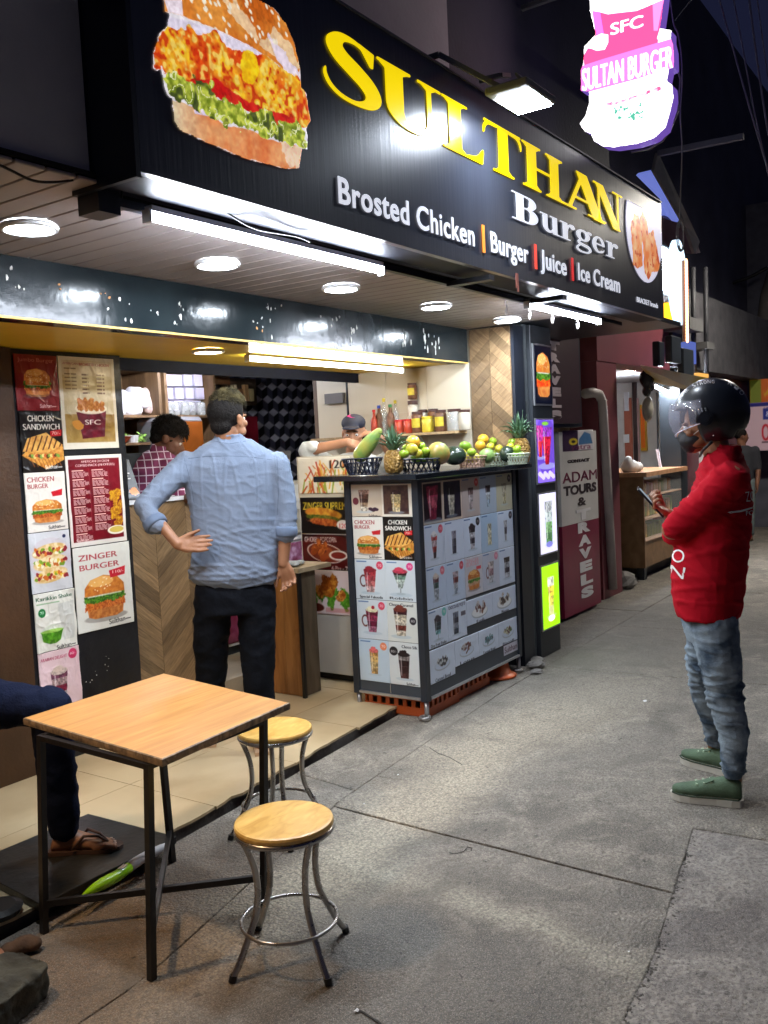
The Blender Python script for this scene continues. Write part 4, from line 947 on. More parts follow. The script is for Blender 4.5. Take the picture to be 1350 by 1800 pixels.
# =================================================================== lamps of the shop front
m_hous = mat('white lamp housing', (0.8, 0.8, 0.8), 0.4, var=0.02)
def watts(P, area): return P / (PI * area)
m_cool = emat('cool lamp glow', (0.80, 0.90, 1.0), watts(17, PI * .075 ** 2))
m_warm = emat('warm lamp glow', (1.0, 0.66, 0.36), watts(26, PI * .075 ** 2))
m_warmS = emat('soft warm lamp glow', (1.0, 0.82, 0.50), watts(4.5, PI * .07 ** 2))
def downlight(x, y, z, label, em, R=0.075):
 t = empty('downlight', (x, y, z), label, 'ceiling light', 'round ceiling lights under the sign')
 MB().ring((x, y, z - 0.012), R + 0.010, 0.011, 28, 8).build('rim', m_hous, t, smooth=True)
 MB().lathe([(0.0, 0), (R, 0)], (x, y, z - 0.018), 20, cap=False).build('diffuser', em, t)
 return t
for x, lab, em in ((1.0, 'warm round ceiling light beyond the left edge above the table', m_warm), (1.90, 'round white ceiling light nearest the left edge, under the beige pier', m_cool), (2.78, 'round ceiling light between the left one and the long tube end', m_cool), (3.63, 'round ceiling light just right of the long tube light', m_cool), (4.53, 'round ceiling light above the jars and the fruit', m_cool), (5.43, 'rightmost round ceiling light beside the hanging hooks', m_cool)):
 downlight(x, 2.70, 2.40, lab, em)
d_ = downlight(3.57, 3.575, 2.175, 'small warm ceiling light in the yellow inner ceiling left of the tube', m_warmS, 0.07)
d_ = downlight(6.02, 3.98, 2.175, 'small ceiling light just past the inner tube end', m_warmS, 0.06)
def tube_light(a, b, label, P, col=(0.82, 0.88, 1.0), r_=0.014, back=(0, 0, 1)):
 a, b = Vector(a), Vector(b); t = empty('tube_light', (a + b) / 2, label, 'tube light')
 L = (b - a).length; n = Vector(back); em = emat('tube glow %.2f %.1f' % (L, P), col, watts(P, 2 * PI * r_ * L))
 MB().bar(a + n * 0.024, b + n * 0.024, 0.034, 0.018).build('batten', m_hous, t)
 MB().tube([a, b], r_, 8).build('tube', em, t)
 d = (b - a).normalized()
 for p in (a - d * 0.012, b + d * 0.001): MB().bar(p, p + d * 0.011, 0.034, 0.04).build('end_cap', m_hous, t)
 return t
tube_light((1.99, 2.215, 2.355), (3.27, 2.215, 2.355), 'long white tube light under the left half of the shop sign', 46)
tube_light((4.72, 2.215, 2.355), (5.80, 2.215, 2.355), 'white tube light under the right end of the sign above the hooks', 36)
tube_light((3.91, 3.60, 2.145), (5.52, 3.60, 2.145), 'tube light on the yellow inner ceiling over the counter', 20, (0.95, 0.93, 0.86))
tube_light((4.3, 5.3, 2.335), (5.5, 5.3, 2.335), 'added unseen kitchen tube light behind the lintel', 48, (0.9, 0.92, 1.0))  # lamp added out of sight to lift the dark interior
m_cable = mat('black cable', (0.012, 0.012, 0.014), 0.5)
def cable(pts, r_, label, group=None, m_=None, name='cable'):
 P = [V3(p) for p in pts]; Q = []
 n = len(P)
 for i in range(n - 1):
  p0, p1, p2, p3 = P[max(i - 1, 0)], P[i], P[i + 1], P[min(i + 2, n - 1)]
  for k in range(6):
   t = k / 6; Q.append(0.5 * ((2 * p1) + (-p0 + p2) * t + (2 * p0 - 5 * p1 + 4 * p2 - p3) * t * t + (-p0 + 3 * p1 - 3 * p2 + p3) * t ** 3))
 Q.append(P[-1]); o = MB().tube(Q, r_, 6).build(name, m_ or m_cable, None, smooth=True)
 return tag(o, label, 'cable', group)
cable([onY(*p, 2.2) for p in ((-10, 285), (20, 300), (60, 318), (100, 320), (138, 315))], 0.004, 'black cable sagging across the soffit at the left edge')
cable([onY(*p, 2.27) for p in ((162, 340), (166, 358), (178, 372), (196, 371), (210, 358), (214, 340), (211, 322))], 0.004, 'black cable loop hanging below the sign corner')
cable([onY(*p, 2.15) for p in ((315, 320), (350, 345), (400, 375), (450, 402), (520, 415), (545, 425))], 0.0035, 'thin dark cable slanting behind the long tube light')
rb = MB().box((4.115, 1.985, 2.35), (4.14, 1.99, 2.42)).box((4.12, 1.98, 2.33), (4.132, 1.9845, 2.36))
tag(rb.build('ribbon', mat('faded red ribbon', (0.45, 0.16, 0.12), 0.7)), 'small faded red ribbon tied to the bracket under the sign', 'ribbon')
sl_ = empty('street_lamp', (11.0, 1.0, 0), 'added unseen street lamp on a pole beyond the right edge, brightening the far pavement', 'street lamp')  # unseen lamp, added to brighten the far pavement and the travel signs
MB().tube([(11.0, -.2, 0), (11.0, -.2, 4.0), (11.0, .1, 4.3), (11.0, 1.3, 4.35)], .05, 10).build('pole', m_hous, sl_, smooth=True)
MB().box((10.8, 1.2, 4.30), (11.2, 1.8, 4.40)).build('lamp_head', m_hous, sl_, bevel=.02)
MB().box((10.85, 1.25, 4.285), (11.15, 1.75, 4.299)).build('lamp_glass', emat('added lamp glow', (1.0, .93, .82), watts(150, .3 * .5)), sl_)
fx, fy, fz = 3.78, 1.76, 3.09
fl = empty('flood_light', (fx, fy, fz), 'bright flood light on an arm above the yellow sign lettering', 'flood light')
m_fl = mat('grey lamp body', (0.25, 0.26, 0.24), 0.4)
MB().box((fx - .17, fy - .10, fz), (fx + .13, fy + .10, fz + .035)).build('body', m_fl, fl, bevel=0.006)
MB().box((fx - .10, fy - .08, fz - .006), (fx + .12, fy + .08, fz - .001)).build('lens', emat('flood glow', (0.80, 0.88, 1.0), 120), fl)
MB().bar((fx - .12, fy + .05, fz + .04), (fx - .2, fy + .3, fz + .22), 0.02).bar((fx - .2, fy + .3, fz + .22), (fx - .2, fy + .86, fz + .22), 0.02).build('arm', m_fl, fl)
MB().tube([(fx - .1, fy - .05, fz + .04), (fx - .06, fy, fz + .1), (fx + .02, fy, fz + .1), (fx + .06, fy - .05, fz + .04)], 0.006, 6).build('bracket', m_fl, fl)
ar = MB().bar(onY(842, 142, 2.1), onY(880, 132, 2.0), 0.02).bar(onY(880, 132, 2.0), onY(895, 133, 2.0), 0.02).bar(onY(895, 133, 2.0), onY(903, 140, 2.0), 0.02)
ar.v = ar.v[:16]; ar.f = [f for f in ar.f if max(f) < 16]
tag(ar.build('steel_bracket', m_fl), 'grey steel bracket ends above the flood light', 'bracket')
# =================================================================== posters on the black board
m_paper = print_mat('glossy paper print', 0.28, bump=0.12, coat=0.05)
PN = [0]
def rectY(x0, y0, x1, y1, Y):
 a, b = onY(x0, y0, Y), onY(x1, y1, Y); return float(a[0]), float(b[0]), float(b[2]), float(a[2])
def poster(name, cat, rect, Y, paint, label, bg=(238, 236, 230), px=110, wave=0.004, parent=None, mt=None, tilt=0.0):
 x0, x1, z0, z1 = rect; c = Cv(x1 - x0, z1 - z0, px, bg); paint(c, c.asp); PN[0] += 1
 fn = lambda u, v, t: (x0 + (x1 - x0) * u, Y - t, z0 + (z1 - z0) * v + tilt * (u - .5) * (x1 - x0))
 o = sheet(name, c, fn, mt or m_paper, parent, wave=wave, thick=0.0012, seed=PN[0])
 if not parent: tag(o, label, cat, 'menu posters pasted on the shop front')
 return o
YP = 4.046
Xc = [float(onY(p, 900, YP)[0]) for p in (39, 111, 116, 216)]
xa, xb, xc_, xd = 2.705, 2.945, 2.952, 3.318
def rows(*ys): return [float(onY(*p, YP)[2]) for p in ys]
zz = rows((60, 624), (62, 722), (70, 829), (78, 934), (84, 1040), (92, 1143), (100, 1260))
zz[0] = min(zz[0], 2.165)
def p_jumbo(c, A):
 c.text('Jumbo Burger', .08, .05 * A, .085, (196, 120, 110), .84); paint_burger(c, .5, .50 * A, .66, 1, 1.15, (200, 100, 40), (240, 170, 70)); paint_burger(c, .5, .56 * A, .60, 2, .8); script_mark(c, .52, .88 * A, .4, (240, 220, 220))
poster('jumbo_burger_poster', 'poster', (xa - .005, xb, zz[1], zz[0]), YP, p_jumbo, 'dark red poster of a double burger, topmost in the left column of posters', (128, 26, 32))
def p_sand(c, A):
 c.put(c.rect(0, 0, 1, .36 * A), (14, 12, 12)); c.text('CHICKEN', .18, .06 * A, .13, (248, 246, 238), .62, bold=1); c.text('SANDWICH', .07, .20 * A, .13, (248, 246, 238), .86, bold=1)
 paint_sandwich(c, .5, .66 * A, 1.0, .62 * A); c.put(c.poly([(.70, .33 * A), (.98, .30 * A), (.97, .41 * A), (.71, .42 * A)]), (200, 26, 34)); c.text('70/-', .74, .335 * A, .07, (250, 240, 230), .2); script_mark(c, .52, .9 * A, .42, (250, 250, 250))
poster('chicken_sandwich_poster', 'poster', (xa, xb + .004, zz[2], zz[1] - .004), YP, p_sand, 'black topped CHICKEN SANDWICH poster in the left column of posters', (24, 18, 14))
def p_cb(c, A):
 c.text('CHICKEN', .06, .07 * A, .115, (150, 30, 34), .66, bold=.5); c.text('BURGER', .06, .19 * A, .10, (150, 30, 34), .5, bold=.5)
 c.put(c.poly([(.62, .34 * A), (.92, .30 * A), (.90, .41 * A), (.66, .42 * A)]), (196, 24, 40)); paint_burger(c, .5, .66 * A, .78, 5, .85); script_mark(c, .5, .91 * A, .42)
poster('chicken_burger_poster', 'poster', (xa + .003, xb - .002, zz[3], zz[2] - .004), YP, p_cb, 'white CHICKEN BURGER poster in the left column, below the sandwich poster', (228, 222, 214))
def p_wrap(c, A):
 c.put(c.ell(.5, .45 * A, .55, .35 * A), (205, 200, 208))
 for i, y in enumerate((.32, .52, .73)):
  c.put(c.ell(.48, y * A, .42, .12 * A, -.12), (236, 214, 170), (214, 176, 110), 8)
  r = random.Random(i)
  for k in range(24): c.put(c.ell(.12 + k * .033, y * A + r.uniform(-.04, .05) * A, .05, .028 * A, k, .3, 3), [(120, 160, 40), (226, 190, 60), (150, 40, 50), (238, 232, 200), (210, 110, 40)][r.randint(0, 4)])
 c.put(c.ell(.86, .10 * A, .04, .03 * A), (40, 50, 90))
poster('wrap_poster', 'poster', (xa, xb, zz[4], zz[3] - .004), YP, p_wrap, 'poster of three stuffed wraps in the left column, between white posters', (206, 208, 214))
def p_shake(c, A):
 c.text('Karikkin Shake', .05, .06 * A, .085, (20, 70, 40), .88, bold=.6); c.put(c.rect(.05, .17 * A, .6, .19 * A) * .6, (90, 150, 90)); c.put(c.ell(.16, .33 * A, .095, .095), (24, 120, 60)); c.text('70', .11, .30 * A, .06, (230, 250, 230), .1)
 c.put(c.poly([(.55, .22 * A), (.98, .20 * A), (.92, .86 * A), (.66, .86 * A)]) * .8, (206, 208, 204)); c.put(c.ell(.38, .72 * A, .30, .17 * A), (214, 222, 206)); c.put(c.poly([(.10, .66 * A), (.66, .66 * A), (.58, .84 * A), (.45, .88 * A), (.3, .88 * A), (.16, .83 * A)]), (92, 160, 40), (60, 120, 24), 6); c.put(c.ell(.38, .66 * A, .28, .03 * A), (150, 196, 90)); script_mark(c, .46, .92 * A, .5)
poster('green_shake_poster', 'poster', (xa + .003, xb + .002, zz[5], zz[4] - .004), YP, p_shake, 'white poster with a bowl of green shake in the left column of posters', (226, 226, 218), wave=.009)
def p_arab(c, A):
 c.text('ARABIAN DELIGHT', .05, .08 * A, .07, (170, 60, 90), .62, bold=.6); c.put(c.ell(.83, .10 * A, .11, .11), (200, 50, 100)); c.text('80/-', .76, .075 * A, .055, (250, 230, 240), .14)
 paint_drink(c, .46, .58 * A, .42, .52 * A, [(130, 70, 100), (200, 170, 170), (150, 40, 70), (205, 190, 190), (110, 60, 80)], (220, 200, 190)); c.put(c.ell(.46, .86 * A, .2, .03 * A), (90, 90, 110))
poster('falooda_poster', 'poster', (xa + .004, xb + .006, zz[6], zz[5] - .004), YP, p_arab, 'pale pink poster with a tall layered drink, lowest in the left column', (224, 196, 202), wave=.008)
zr = rows((140, 628), (150, 789), (160, 800), (170, 957), (175, 958), (180, 1105)); zr[0] = min(zr[0], 2.165)
def p_sfc(c, A):
 m_ = c.rect(.06, .04 * A, .95, .93 * A); c.put(m_, (196, 180, 140), (214, 204, 178), 40); c.put(m_ * c.rect(0, .62 * A, 1, A), (150, 120, 60), (176, 146, 84), 16); c.put(m_ * c.rect(0, 0, 1, .2 * A) * .5, (226, 214, 206))
 c.text('AMERICAN', .08, .06 * A, .035, (170, 100, 110), .26); c.text('BROASTED CHICKEN', .36, .06 * A, .042, (160, 60, 70), .54, bold=.5)
 for y in (.12, .18, .22, .26, .30, .34): c.lines(.10, y * A, .30, y * A + .03, 1, (110, 90, 70), .6)
 for y in (.18, .22, .26, .30, .34, .38): c.lines(.40, y * A, .52, y * A + .04, 1, (90, 60, 50), .6); c.lines(.66, y * A, .80, y * A + .04, 1, (110, 80, 70), .6)
 c.put(c.poly([(.26, .60 * A), (.80, .58 * A), (.74, .87 * A), (.34, .89 * A)]), (120, 20, 46), (90, 12, 36), 14); c.put(c.ell(.53, .56 * A, .29, .06 * A), (236, 226, 206))
 for i in range(13): c.put(c.ell(.34 + (i % 5) * .095, (.55 - .035 * (i // 5)) * A, .06, .035 * A, i, .25, 4), (206, 140, 70), (170, 96, 36), 5)
 c.text('SFC', .40, .68 * A, .075, (250, 248, 244), .28, bold=1); c.put(c.ell(.27, .74 * A, .10, .05 * A, .4, .2, 5), (214, 150, 60))
poster('broasted_chicken_poster', 'poster', (xc_, xd - .01, zr[1], zr[0]), YP, p_sfc, 'price list poster with a maroon SFC chicken bucket, top of the right column', (226, 220, 206), 150)
def p_combo(c, A):
 c.put(c.rect(.04, .04 * A, .95, .95 * A), (120, 14, 30), (104, 10, 26), 40)
 c.text('AMERICAN CHICKEN', .26, .055 * A, .035, (244, 232, 226), .5, bold=.5); c.text('COMBO PACK (IN OFFERS)', .16, .095 * A, .038, (244, 232, 226), .7, bold=.5)
 for k, (x0, x1) in enumerate(((.09, .38), (.44, .72))):
  y = .16
  while y < (.90 if k == 0 else .84):
   c.put(c.rect(x0, y * A, x0 + .2, y * A + .014), (240, 200, 190)); c.lines(x0, y * A + .028, x1, y * A + .115, 5, (238, 214, 208), .5); y += .10
  c.put(c.rect(x1 + .01, .15 * A, x1 + .014, .86 * A) * .5, (220, 160, 150))
 for i in range(36): c.put(c.ell(.76 + .2 * random.random(), (.40 + .42 * random.random()) * A, .05, .03 * A, i, .3, 3) * c.rect(.70, 0, .95, A), (214, 160, 40), (160, 96, 20), 4)
 c.put(c.ell(.82, .86 * A, .17, .05 * A) * c.rect(0, 0, .95, A), (240, 234, 220)); c.put(c.ell(.82, .855 * A, .13, .035 * A) * c.rect(0, 0, .95, A), (214, 190, 90)); script_mark(c, .09, .915 * A, .3, (240, 220, 214))
poster('combo_menu_poster', 'poster', (xc_ + .004, xd, zr[3], zr[2]), YP, p_combo, 'dark red combo price list poster in the middle of the right column', (228, 222, 216), 170)
def p_zing(c, A):
 c.text('ZINGER', .08, .09 * A, .085, (176, 30, 46), .68, bold=.6); c.text('BURGER', .09, .205 * A, .085, (176, 30, 46), .70, bold=.6)
 paint_burger(c, .5, .62 * A, .76, 9, 1.08, (176, 76, 26), (222, 130, 56)); c.put(c.poly([(.60, .32 * A), (.90, .29 * A), (.88, .39 * A), (.62, .41 * A)]), (204, 30, 50)); c.text('110/-', .66, .325 * A, .045, (250, 240, 230), .2, bold=.5); script_mark(c, .54, .90 * A, .40)
poster('zinger_burger_poster', 'poster', (xc_ + .008, xd + .012, zr[5], zr[4]), YP, p_zing, 'large white ZINGER BURGER poster at the bottom of the right column', (226, 226, 220), 150)
# =================================================================== chevron counter and things on it
counter = empty('serving_counter', (3.7, 4.15, 0.05), 'serving counter with chevron wood front left of the man in the blue shirt', 'counter')
MB().box((3.375, 4.16, 0.15), (4.10, 4.62, 1.335)).build('counter_body', mat('counter core', (0.10, 0.06, 0.03), 0.6), counter)
chevron(3.375, 4.10, 0.16, 1.335, 0.245, 0.062, R_(-38), lambda u, v, t: (u, 4.159 - t, v), counter, m_chev2, 8, 0.010)
MB().box((3.365, 4.135, 1.338), (4.13, 4.75, 1.362)).build('counter_top', mat('pale counter top', (0.6, 0.62, 0.66), 0.2), counter)
MB().box((3.362, 4.14, 0.15), (3.3735, 4.165, 1.335)).build('edge_batten', wood_mat('pale batten', (0.3, 0.18, 0.08), (0.5, 0.33, 0.17)), counter)
m_blk = mat('dark plastic', (0.02, 0.025, 0.03), 0.35); m_teal = mat('dark teal screen back', (0.012, 0.04, 0.045), 0.4)
mo = empty('monitor', (3.50, 4.5, 1.36), 'dark screen standing on the counter in front of the man in the checked shirt', 'monitor')
q0 = onY(200, 798, 4.5); q1 = onY(257, 880, 4.5)
MB().box((float(q0[0]) - .02, 4.50, 1.40), (float(q1[0]), 4.53, float(q0[2]))).build('screen', m_blk, mo, bevel=0.004)
MB().box((3.55, 4.50, 1.362), (3.64, 4.56, 1.40)).build('stand', m_blk, mo)
ms_ = Cv(.2, .3, 60, (18, 20, 26)); ms_.text('MENU', .1, .08, .12, (220, 70, 40), .6, bold=.5); ms_.lines(.1, .3, .9, 1.3, 10, (200, 190, 180), .4)
for i in range(5): ms_.put(ms_.ell(.18, .35 + .1 * i, .1, .04, 0, .2, 3), (206, 60, 30))
ms_.put(ms_.ell(.75, 1.2, .2, .15, 0, .3, 4), (214, 120, 30))
p0 = onY(200, 812, 4.22); p1 = onY(230, 812, 4.22); p2 = onY(240, 882, 4.22)
mf = sheet('menu_folder', ms_, lambda u, v, t: (float(p0[0]) + (.155) * u + .03 * (1 - v), 4.22 - t + .06 * v, 1.364 + .235 * v), m_paper, None, thick=.004)
tag(mf, 'black menu folder with orange dishes leaning on the counter', 'menu')
mf2 = sheet('menu_folder', ms_, lambda u, v, t: (float(p0[0]) + .17 + .05 * u + .02 * (1 - v), 4.24 + .10 * u - t + .06 * v, 1.364 + .225 * v), m_paper, None, thick=.004)
tag(mf2, 'second menu folder just behind the first, seen nearly edge on', 'menu')
cp = MB(); cp.prism([(0, 0), (.20, -.02), (.22, .10), (.03, .12)], lambda u, v, t: (3.84 + u, 4.22 + v, 1.363 + t), 0, .003)
pc = cp.build('receipt_paper', mat('white paper', (.78, .78, .85), .6)); tag(pc, 'white paper lying on the counter beside the elbow of the blue shirt', 'paper')
# =================================================================== drinks cart (kiosk)
kiosk = empty('drinks_cart', (5.0, 3.03, 0.0), 'drinks cart covered in milkshake and sandwich pictures with fruit on top', 'cart')
m_kf = mat('dark grey cart frame', (0.025, 0.03, 0.04), 0.35, var=0.15); m_kb = mat('grey cart panel', (0.05, 0.06, 0.075), 0.45, var=0.15, vscale=3)
KX0, KX1, KY0, KY1, KZ0, KZ1 = 4.36, 5.62, 2.77, 3.30, 0.125, 1.405
MB().box((KX0 + .012, KY0 + .012, KZ0), (KX1 - .012, KY1, KZ1)).build('cart_body', m_kb, kiosk)
for (a, b) in (((KX0, KY0), (KX0 + .05, KY0 + .045)), ((KX0, KY1 - .045), (KX0 + .05, KY1)), ((KX1 - .045, KY0), (KX1, KY0 + .045))):
 MB().box((a[0], a[1], KZ0 - .02), (b[0], b[1], KZ1)).build('corner_post', m_kf, kiosk, bevel=.003)
MB().box((4.27, 2.72, KZ1 + .001), (5.78, 3.46, KZ1 + .036)).build('counter_top', mat('black cart top', (0.01, 0.012, 0.016), 0.2, coat=.3), kiosk, bevel=.004)
m_rail = mat('silver cart rail', (0.5, 0.5, 0.52), 0.35, metal=.8)
MB().box((KX0 - .004, KY0 + .045, KZ0 - .012), (KX0 + .010, KY1 - .045, KZ0 + .002)).build('bottom_rail', m_rail, kiosk)
MB().box((KX0 + .052, KY0 - .004, KZ0 - .012), (KX1 - .046, KY0 + .010, KZ0 + .002)).build('bottom_rail', m_rail, kiosk)
for (x, y) in ((KX0 + .025, KY0 + .022), (KX0 + .025, KY1 - .022), (KX1 - .02, KY0 + .022), (KX1 - .02, KY1 - .022)):
 MB().tube([(x, y, .0), (x, y, KZ0 - .021)], .014, 10).build('leg', m_rail, kiosk, smooth=True)
 b = MB(); b.ring((x - .03, y - .005, .018), .028, .010, 18, 8); b.build('castor', mat('steel castor', (.35, .33, .32), .4, metal=.7), kiosk, smooth=True)
m_kp = print_mat('vinyl cart print', 0.32, bump=0.05)
def kfront(y_hi, y_lo, z0, z1): return lambda u, v, t: (KX0 + .011 - t, y_hi + (y_lo - y_hi) * u, z0 + (z1 - z0) * v)
PB = (206, 216, 224)
FZ = [float(onX(690, y, KX0)[2]) for y in (846, 909, 985, 1057, 1128, 1203)]
FZ[0] = min(FZ[0], 1.385)
YH, YM, YL = KY1 - .05, 3.03, KY0 + .05
def pd(label_, cols, **k):
 def f(c, A):
  if 'bgp' in k: c.put(c.ell(.5, .5 * A, .8, .4 * A) * .5, k['bgp'])
  w_ = k.get('w', .42); paint_drink(c, .5, .54 * A, w_, k.get('h', .56) * A, cols, k.get('top'), k.get('handle', False), k.get('stem', False), k.get('taper', .6), k.get('straw'), k.get('garnish'))
  if k.get('tag'): c.put(c.ell(.83, .14 * A, .11, .11), k['tag']); c.text('70', .77, .14 * A - .04, .075, (250, 230, 230), .12)
  c.put(c.rect(.06, .04 * A, .4, .04 * A + .03) * .8, (60, 100, 160))
  if label_: c.text(label_, .12, .90 * A, .075, (30, 34, 40), .76, bold=.6)
 return f
fr = [
 (lambda c, A: (paint_drink(c, .42, .5 * A, .36, .66 * A, [(196, 150, 130), (120, 80, 66), (80, 50, 46), (180, 150, 120), (226, 216, 196)], taper=.55), [c.put(c.ell(.62 + .05 * i, .76 * A + .02 * (i % 3), .07, .04), (50, 26, 46)) for i in range(5)], c.put(c.ell(.14, .52 * A, .10, .10), (110, 40, 56)), script_mark(c, .55, .93 * A, .4)), (206, 190, 170)),
 (lambda c, A: (c.put(c.rect(.06, .04 * A, .90, .92 * A), (56, 34, 34), (84, 60, 50), 10), paint_drink(c, .48, .52 * A, .36, .66 * A, [(70, 40, 40), (228, 206, 150), (226, 206, 150), (222, 190, 130), (236, 216, 170)], taper=.65)), (222, 214, 200)),
 (p_cb, (226, 222, 214)), (p_sand, (24, 18, 14)),
 (pd('Special Falooda', [(190, 60, 70), (206, 80, 90), (214, 120, 120), (232, 190, 190)], top=(150, 40, 56), handle=True, tag=(214, 70, 100)), PB),
 (pd('Robbin', [(70, 40, 46), (120, 160, 140), (206, 222, 214), (190, 206, 200)], top=(214, 70, 96), stem=True, taper=.25, tag=(224, 70, 140), w=.5), PB),
 (pd('', [(120, 30, 60), (170, 60, 96), (110, 30, 60), (190, 110, 140)], top=(230, 226, 190), handle=True, tag=(214, 70, 100), garnish=(160, 30, 50)), PB),
 (lambda c, A: (c.text('Choco Caramel', .08, .04 * A, .085, (30, 34, 40), .8, bold=.6), paint_drink(c, .45, .52 * A, .46, .66 * A, [(70, 30, 40), (226, 216, 190), (236, 226, 206), (130, 60, 50), (226, 216, 196)], (120, 60, 50), taper=.65), c.put(c.ell(.86, .46 * A, .11, .11), (40, 36, 46)), c.text('80', .80, .46 * A - .04, .07, (230, 230, 230), .12)), (214, 218, 214)),
 (pd('', [(226, 170, 90), (236, 196, 120), (240, 206, 140), (226, 180, 110)], top=(226, 110, 110), taper=.7, w=.3, tag=(236, 140, 100)), (190, 208, 224)),
 (lambda c, A: (c.text('Choco Silk', .44, .06 * A, .085, (30, 34, 40), .52, bold=.6), paint_drink(c, .5, .56 * A, .40, .56 * A, [(150, 140, 140), (50, 26, 32), (60, 30, 36), (90, 50, 56)], (40, 30, 34), taper=.65, garnish=(30, 20, 24)), c.put(c.ell(.16, .22 * A, .14, .13), (34, 34, 40)), c.text('80/-', .07, .2 * A, .07, (230, 230, 230), .18), script_mark(c, .55, .93 * A, .4)), (214, 220, 222)),
]
for i, (pf, bg) in enumerate(fr):
 r_, c_ = divmod(i, 2); y0, y1 = ((YH, YM + .0008), (YM - .0008, YL))[c_]; z1, z0 = FZ[r_] - .0015, FZ[r_ + 1] + .0015
 c = Cv(y0 - y1, z1 - z0, 84, bg); pf(c, c.asp); PN[0] += 1
 sheet('drink_picture', c, kfront(y0, y1, z0, z1), m_kp, kiosk, wave=0.0015, thick=.001, seed=PN[0])
MB().box((KX0 + .008, 3.028, KZ0 + .005), (KX0 + .0113, 3.032, FZ[5])).build('panel_joint', m_rail, kiosk)
def kside(x0, x1, z0, z1, sl=0.0): return lambda u, v, t: (x0 + (x1 - x0) * u, KY0 + .011 - t, z0 + (z1 - z0) * v + sl * u)
SZk = [float(onY(752, y, KY0)[2]) for y in (842, 914, 994, 1066, 1136, 1210)]; SZk[0] = min(SZk[0], 1.39)
zA, zB, zC, zD = float(onY(905, 900, KY0)[2]), float(onY(908, 1022, KY0)[2]), float(onY(912, 1084, KY0)[2]), float(onY(914, 1145, KY0)[2])
ZR = [1.385, 1.135, 0.885, 0.635, 0.405, 0.185]
PC = (212, 225, 244)
grid = [
 [(lambda c, A: (c.put(c.rect(.06, .04 * A, .94, .94 * A), (30, 16, 26)), paint_drink(c, .5, .5 * A, .6, .8 * A, [(190, 60, 96), (200, 90, 110), (150, 40, 70)], taper=.5)), (190, 176, 160)), (lambda c, A: (c.put(c.rect(.06, .04 * A, .94, .94 * A), (34, 28, 44)), paint_drink(c, .45, .5 * A, .4, .74 * A, [(40, 30, 40), (206, 200, 180), (200, 196, 180)], taper=.6)), (206, 190, 170)), (pd('', [(120, 90, 90), (200, 190, 190), (196, 180, 180)], tag=(214, 70, 70), w=.3), (190, 176, 170)), (pd('', [(60, 40, 50), (226, 236, 240), (180, 206, 226)], w=.3), (176, 190, 206)), (pd('', [(200, 190, 160), (206, 196, 150)], tag=(50, 40, 40), w=.3), (190, 186, 160))],
 [(pd('', [(190, 70, 70), (214, 190, 200), (190, 60, 60), (60, 40, 60)], tag=(214, 90, 110), top=(240, 240, 244), w=.3, taper=.4), PC), (pd('', [(150, 150, 170), (90, 90, 110), (60, 60, 80)], w=.24, taper=.8), PC), (pd('', [(40, 30, 40), (226, 226, 236), (60, 50, 70), (214, 214, 226)], tag=(30, 30, 40), w=.34, top=(50, 40, 50)), PC), (pd('', [(236, 232, 206), (230, 226, 190)], w=.24, taper=.9), (180, 206, 232)), (pd('', [(214, 216, 226), (60, 50, 70), (200, 206, 220)], tag=(40, 40, 60), w=.2), PC)],
 [(pd('', [(120, 50, 70), (60, 90, 90), (206, 216, 232), (200, 212, 230)], tag=(214, 110, 130), w=.3, top=(220, 206, 196)), (200, 218, 242)), (pd('', [(206, 190, 200), (130, 50, 60), (206, 216, 232), (180, 200, 226)], tag=(206, 70, 90), w=.3), (200, 218, 242)), (lambda c, A: (c.text('ZINGER', .1, .05 * A, .1, (226, 150, 160), .7), c.text('BURGER', .1, .14 * A, .1, (226, 150, 160), .7), paint_burger(c, .5, .6 * A, .72, 4, 1.0, (190, 140, 110), (206, 170, 140)), c.put(c.rect(.65, .28 * A, .92, .36 * A), (214, 70, 80))), (206, 206, 216)), (pd('', [(226, 214, 214), (190, 150, 160), (216, 220, 230)], w=.36, handle=True, tag=(226, 140, 170)), (200, 206, 222)), (pd('', [(40, 30, 40), (190, 196, 210), (50, 40, 60), (206, 212, 226)], w=.36, taper=.8), PC)],
]
XK0, XK1 = KX0 + .055, KX1 - .05; cw = (XK1 - XK0) / 5
for r_ in range(3):
 for c_ in range(5):
  pf, bg = grid[r_][c_]; x0 = XK0 + c_ * cw + .0008; x1 = x0 + cw - .0016; z1, z0 = ZR[r_] - .0015, ZR[r_ + 1] + .0015
  c = Cv(cw, z1 - z0, 64, bg); pf(c, c.asp); PN[0] += 1
  sheet('drink_picture', c, kside(x0, x1, z0, z1), m_kp, kiosk, wave=.0015, thick=.001, seed=PN[0])
cells = [((XK0, XK0 + cw), (.405, .630), pd('Dry Fruit Shake', [(60, 50, 60), (50, 60, 70), (60, 80, 90), (140, 206, 216)], top=(70, 60, 70), tag=(110, 196, 190), w=.34, taper=.7, stem=True), PC),
         ((XK0 + cw, XK0 + 2 * cw), (.405, .630), lambda c, A: (c.text('CHOCOLATE MOJITO', .06, .05 * A, .09, (30, 30, 60), .88, bold=.6), paint_drink(c, .42, .56 * A, .3, .6 * A, [(120, 130, 150), (60, 60, 80), (150, 160, 180), (60, 70, 90)], taper=.8), c.put(c.rect(.7, .3 * A, .95, .42 * A) * .7, (60, 50, 60))), PC)]
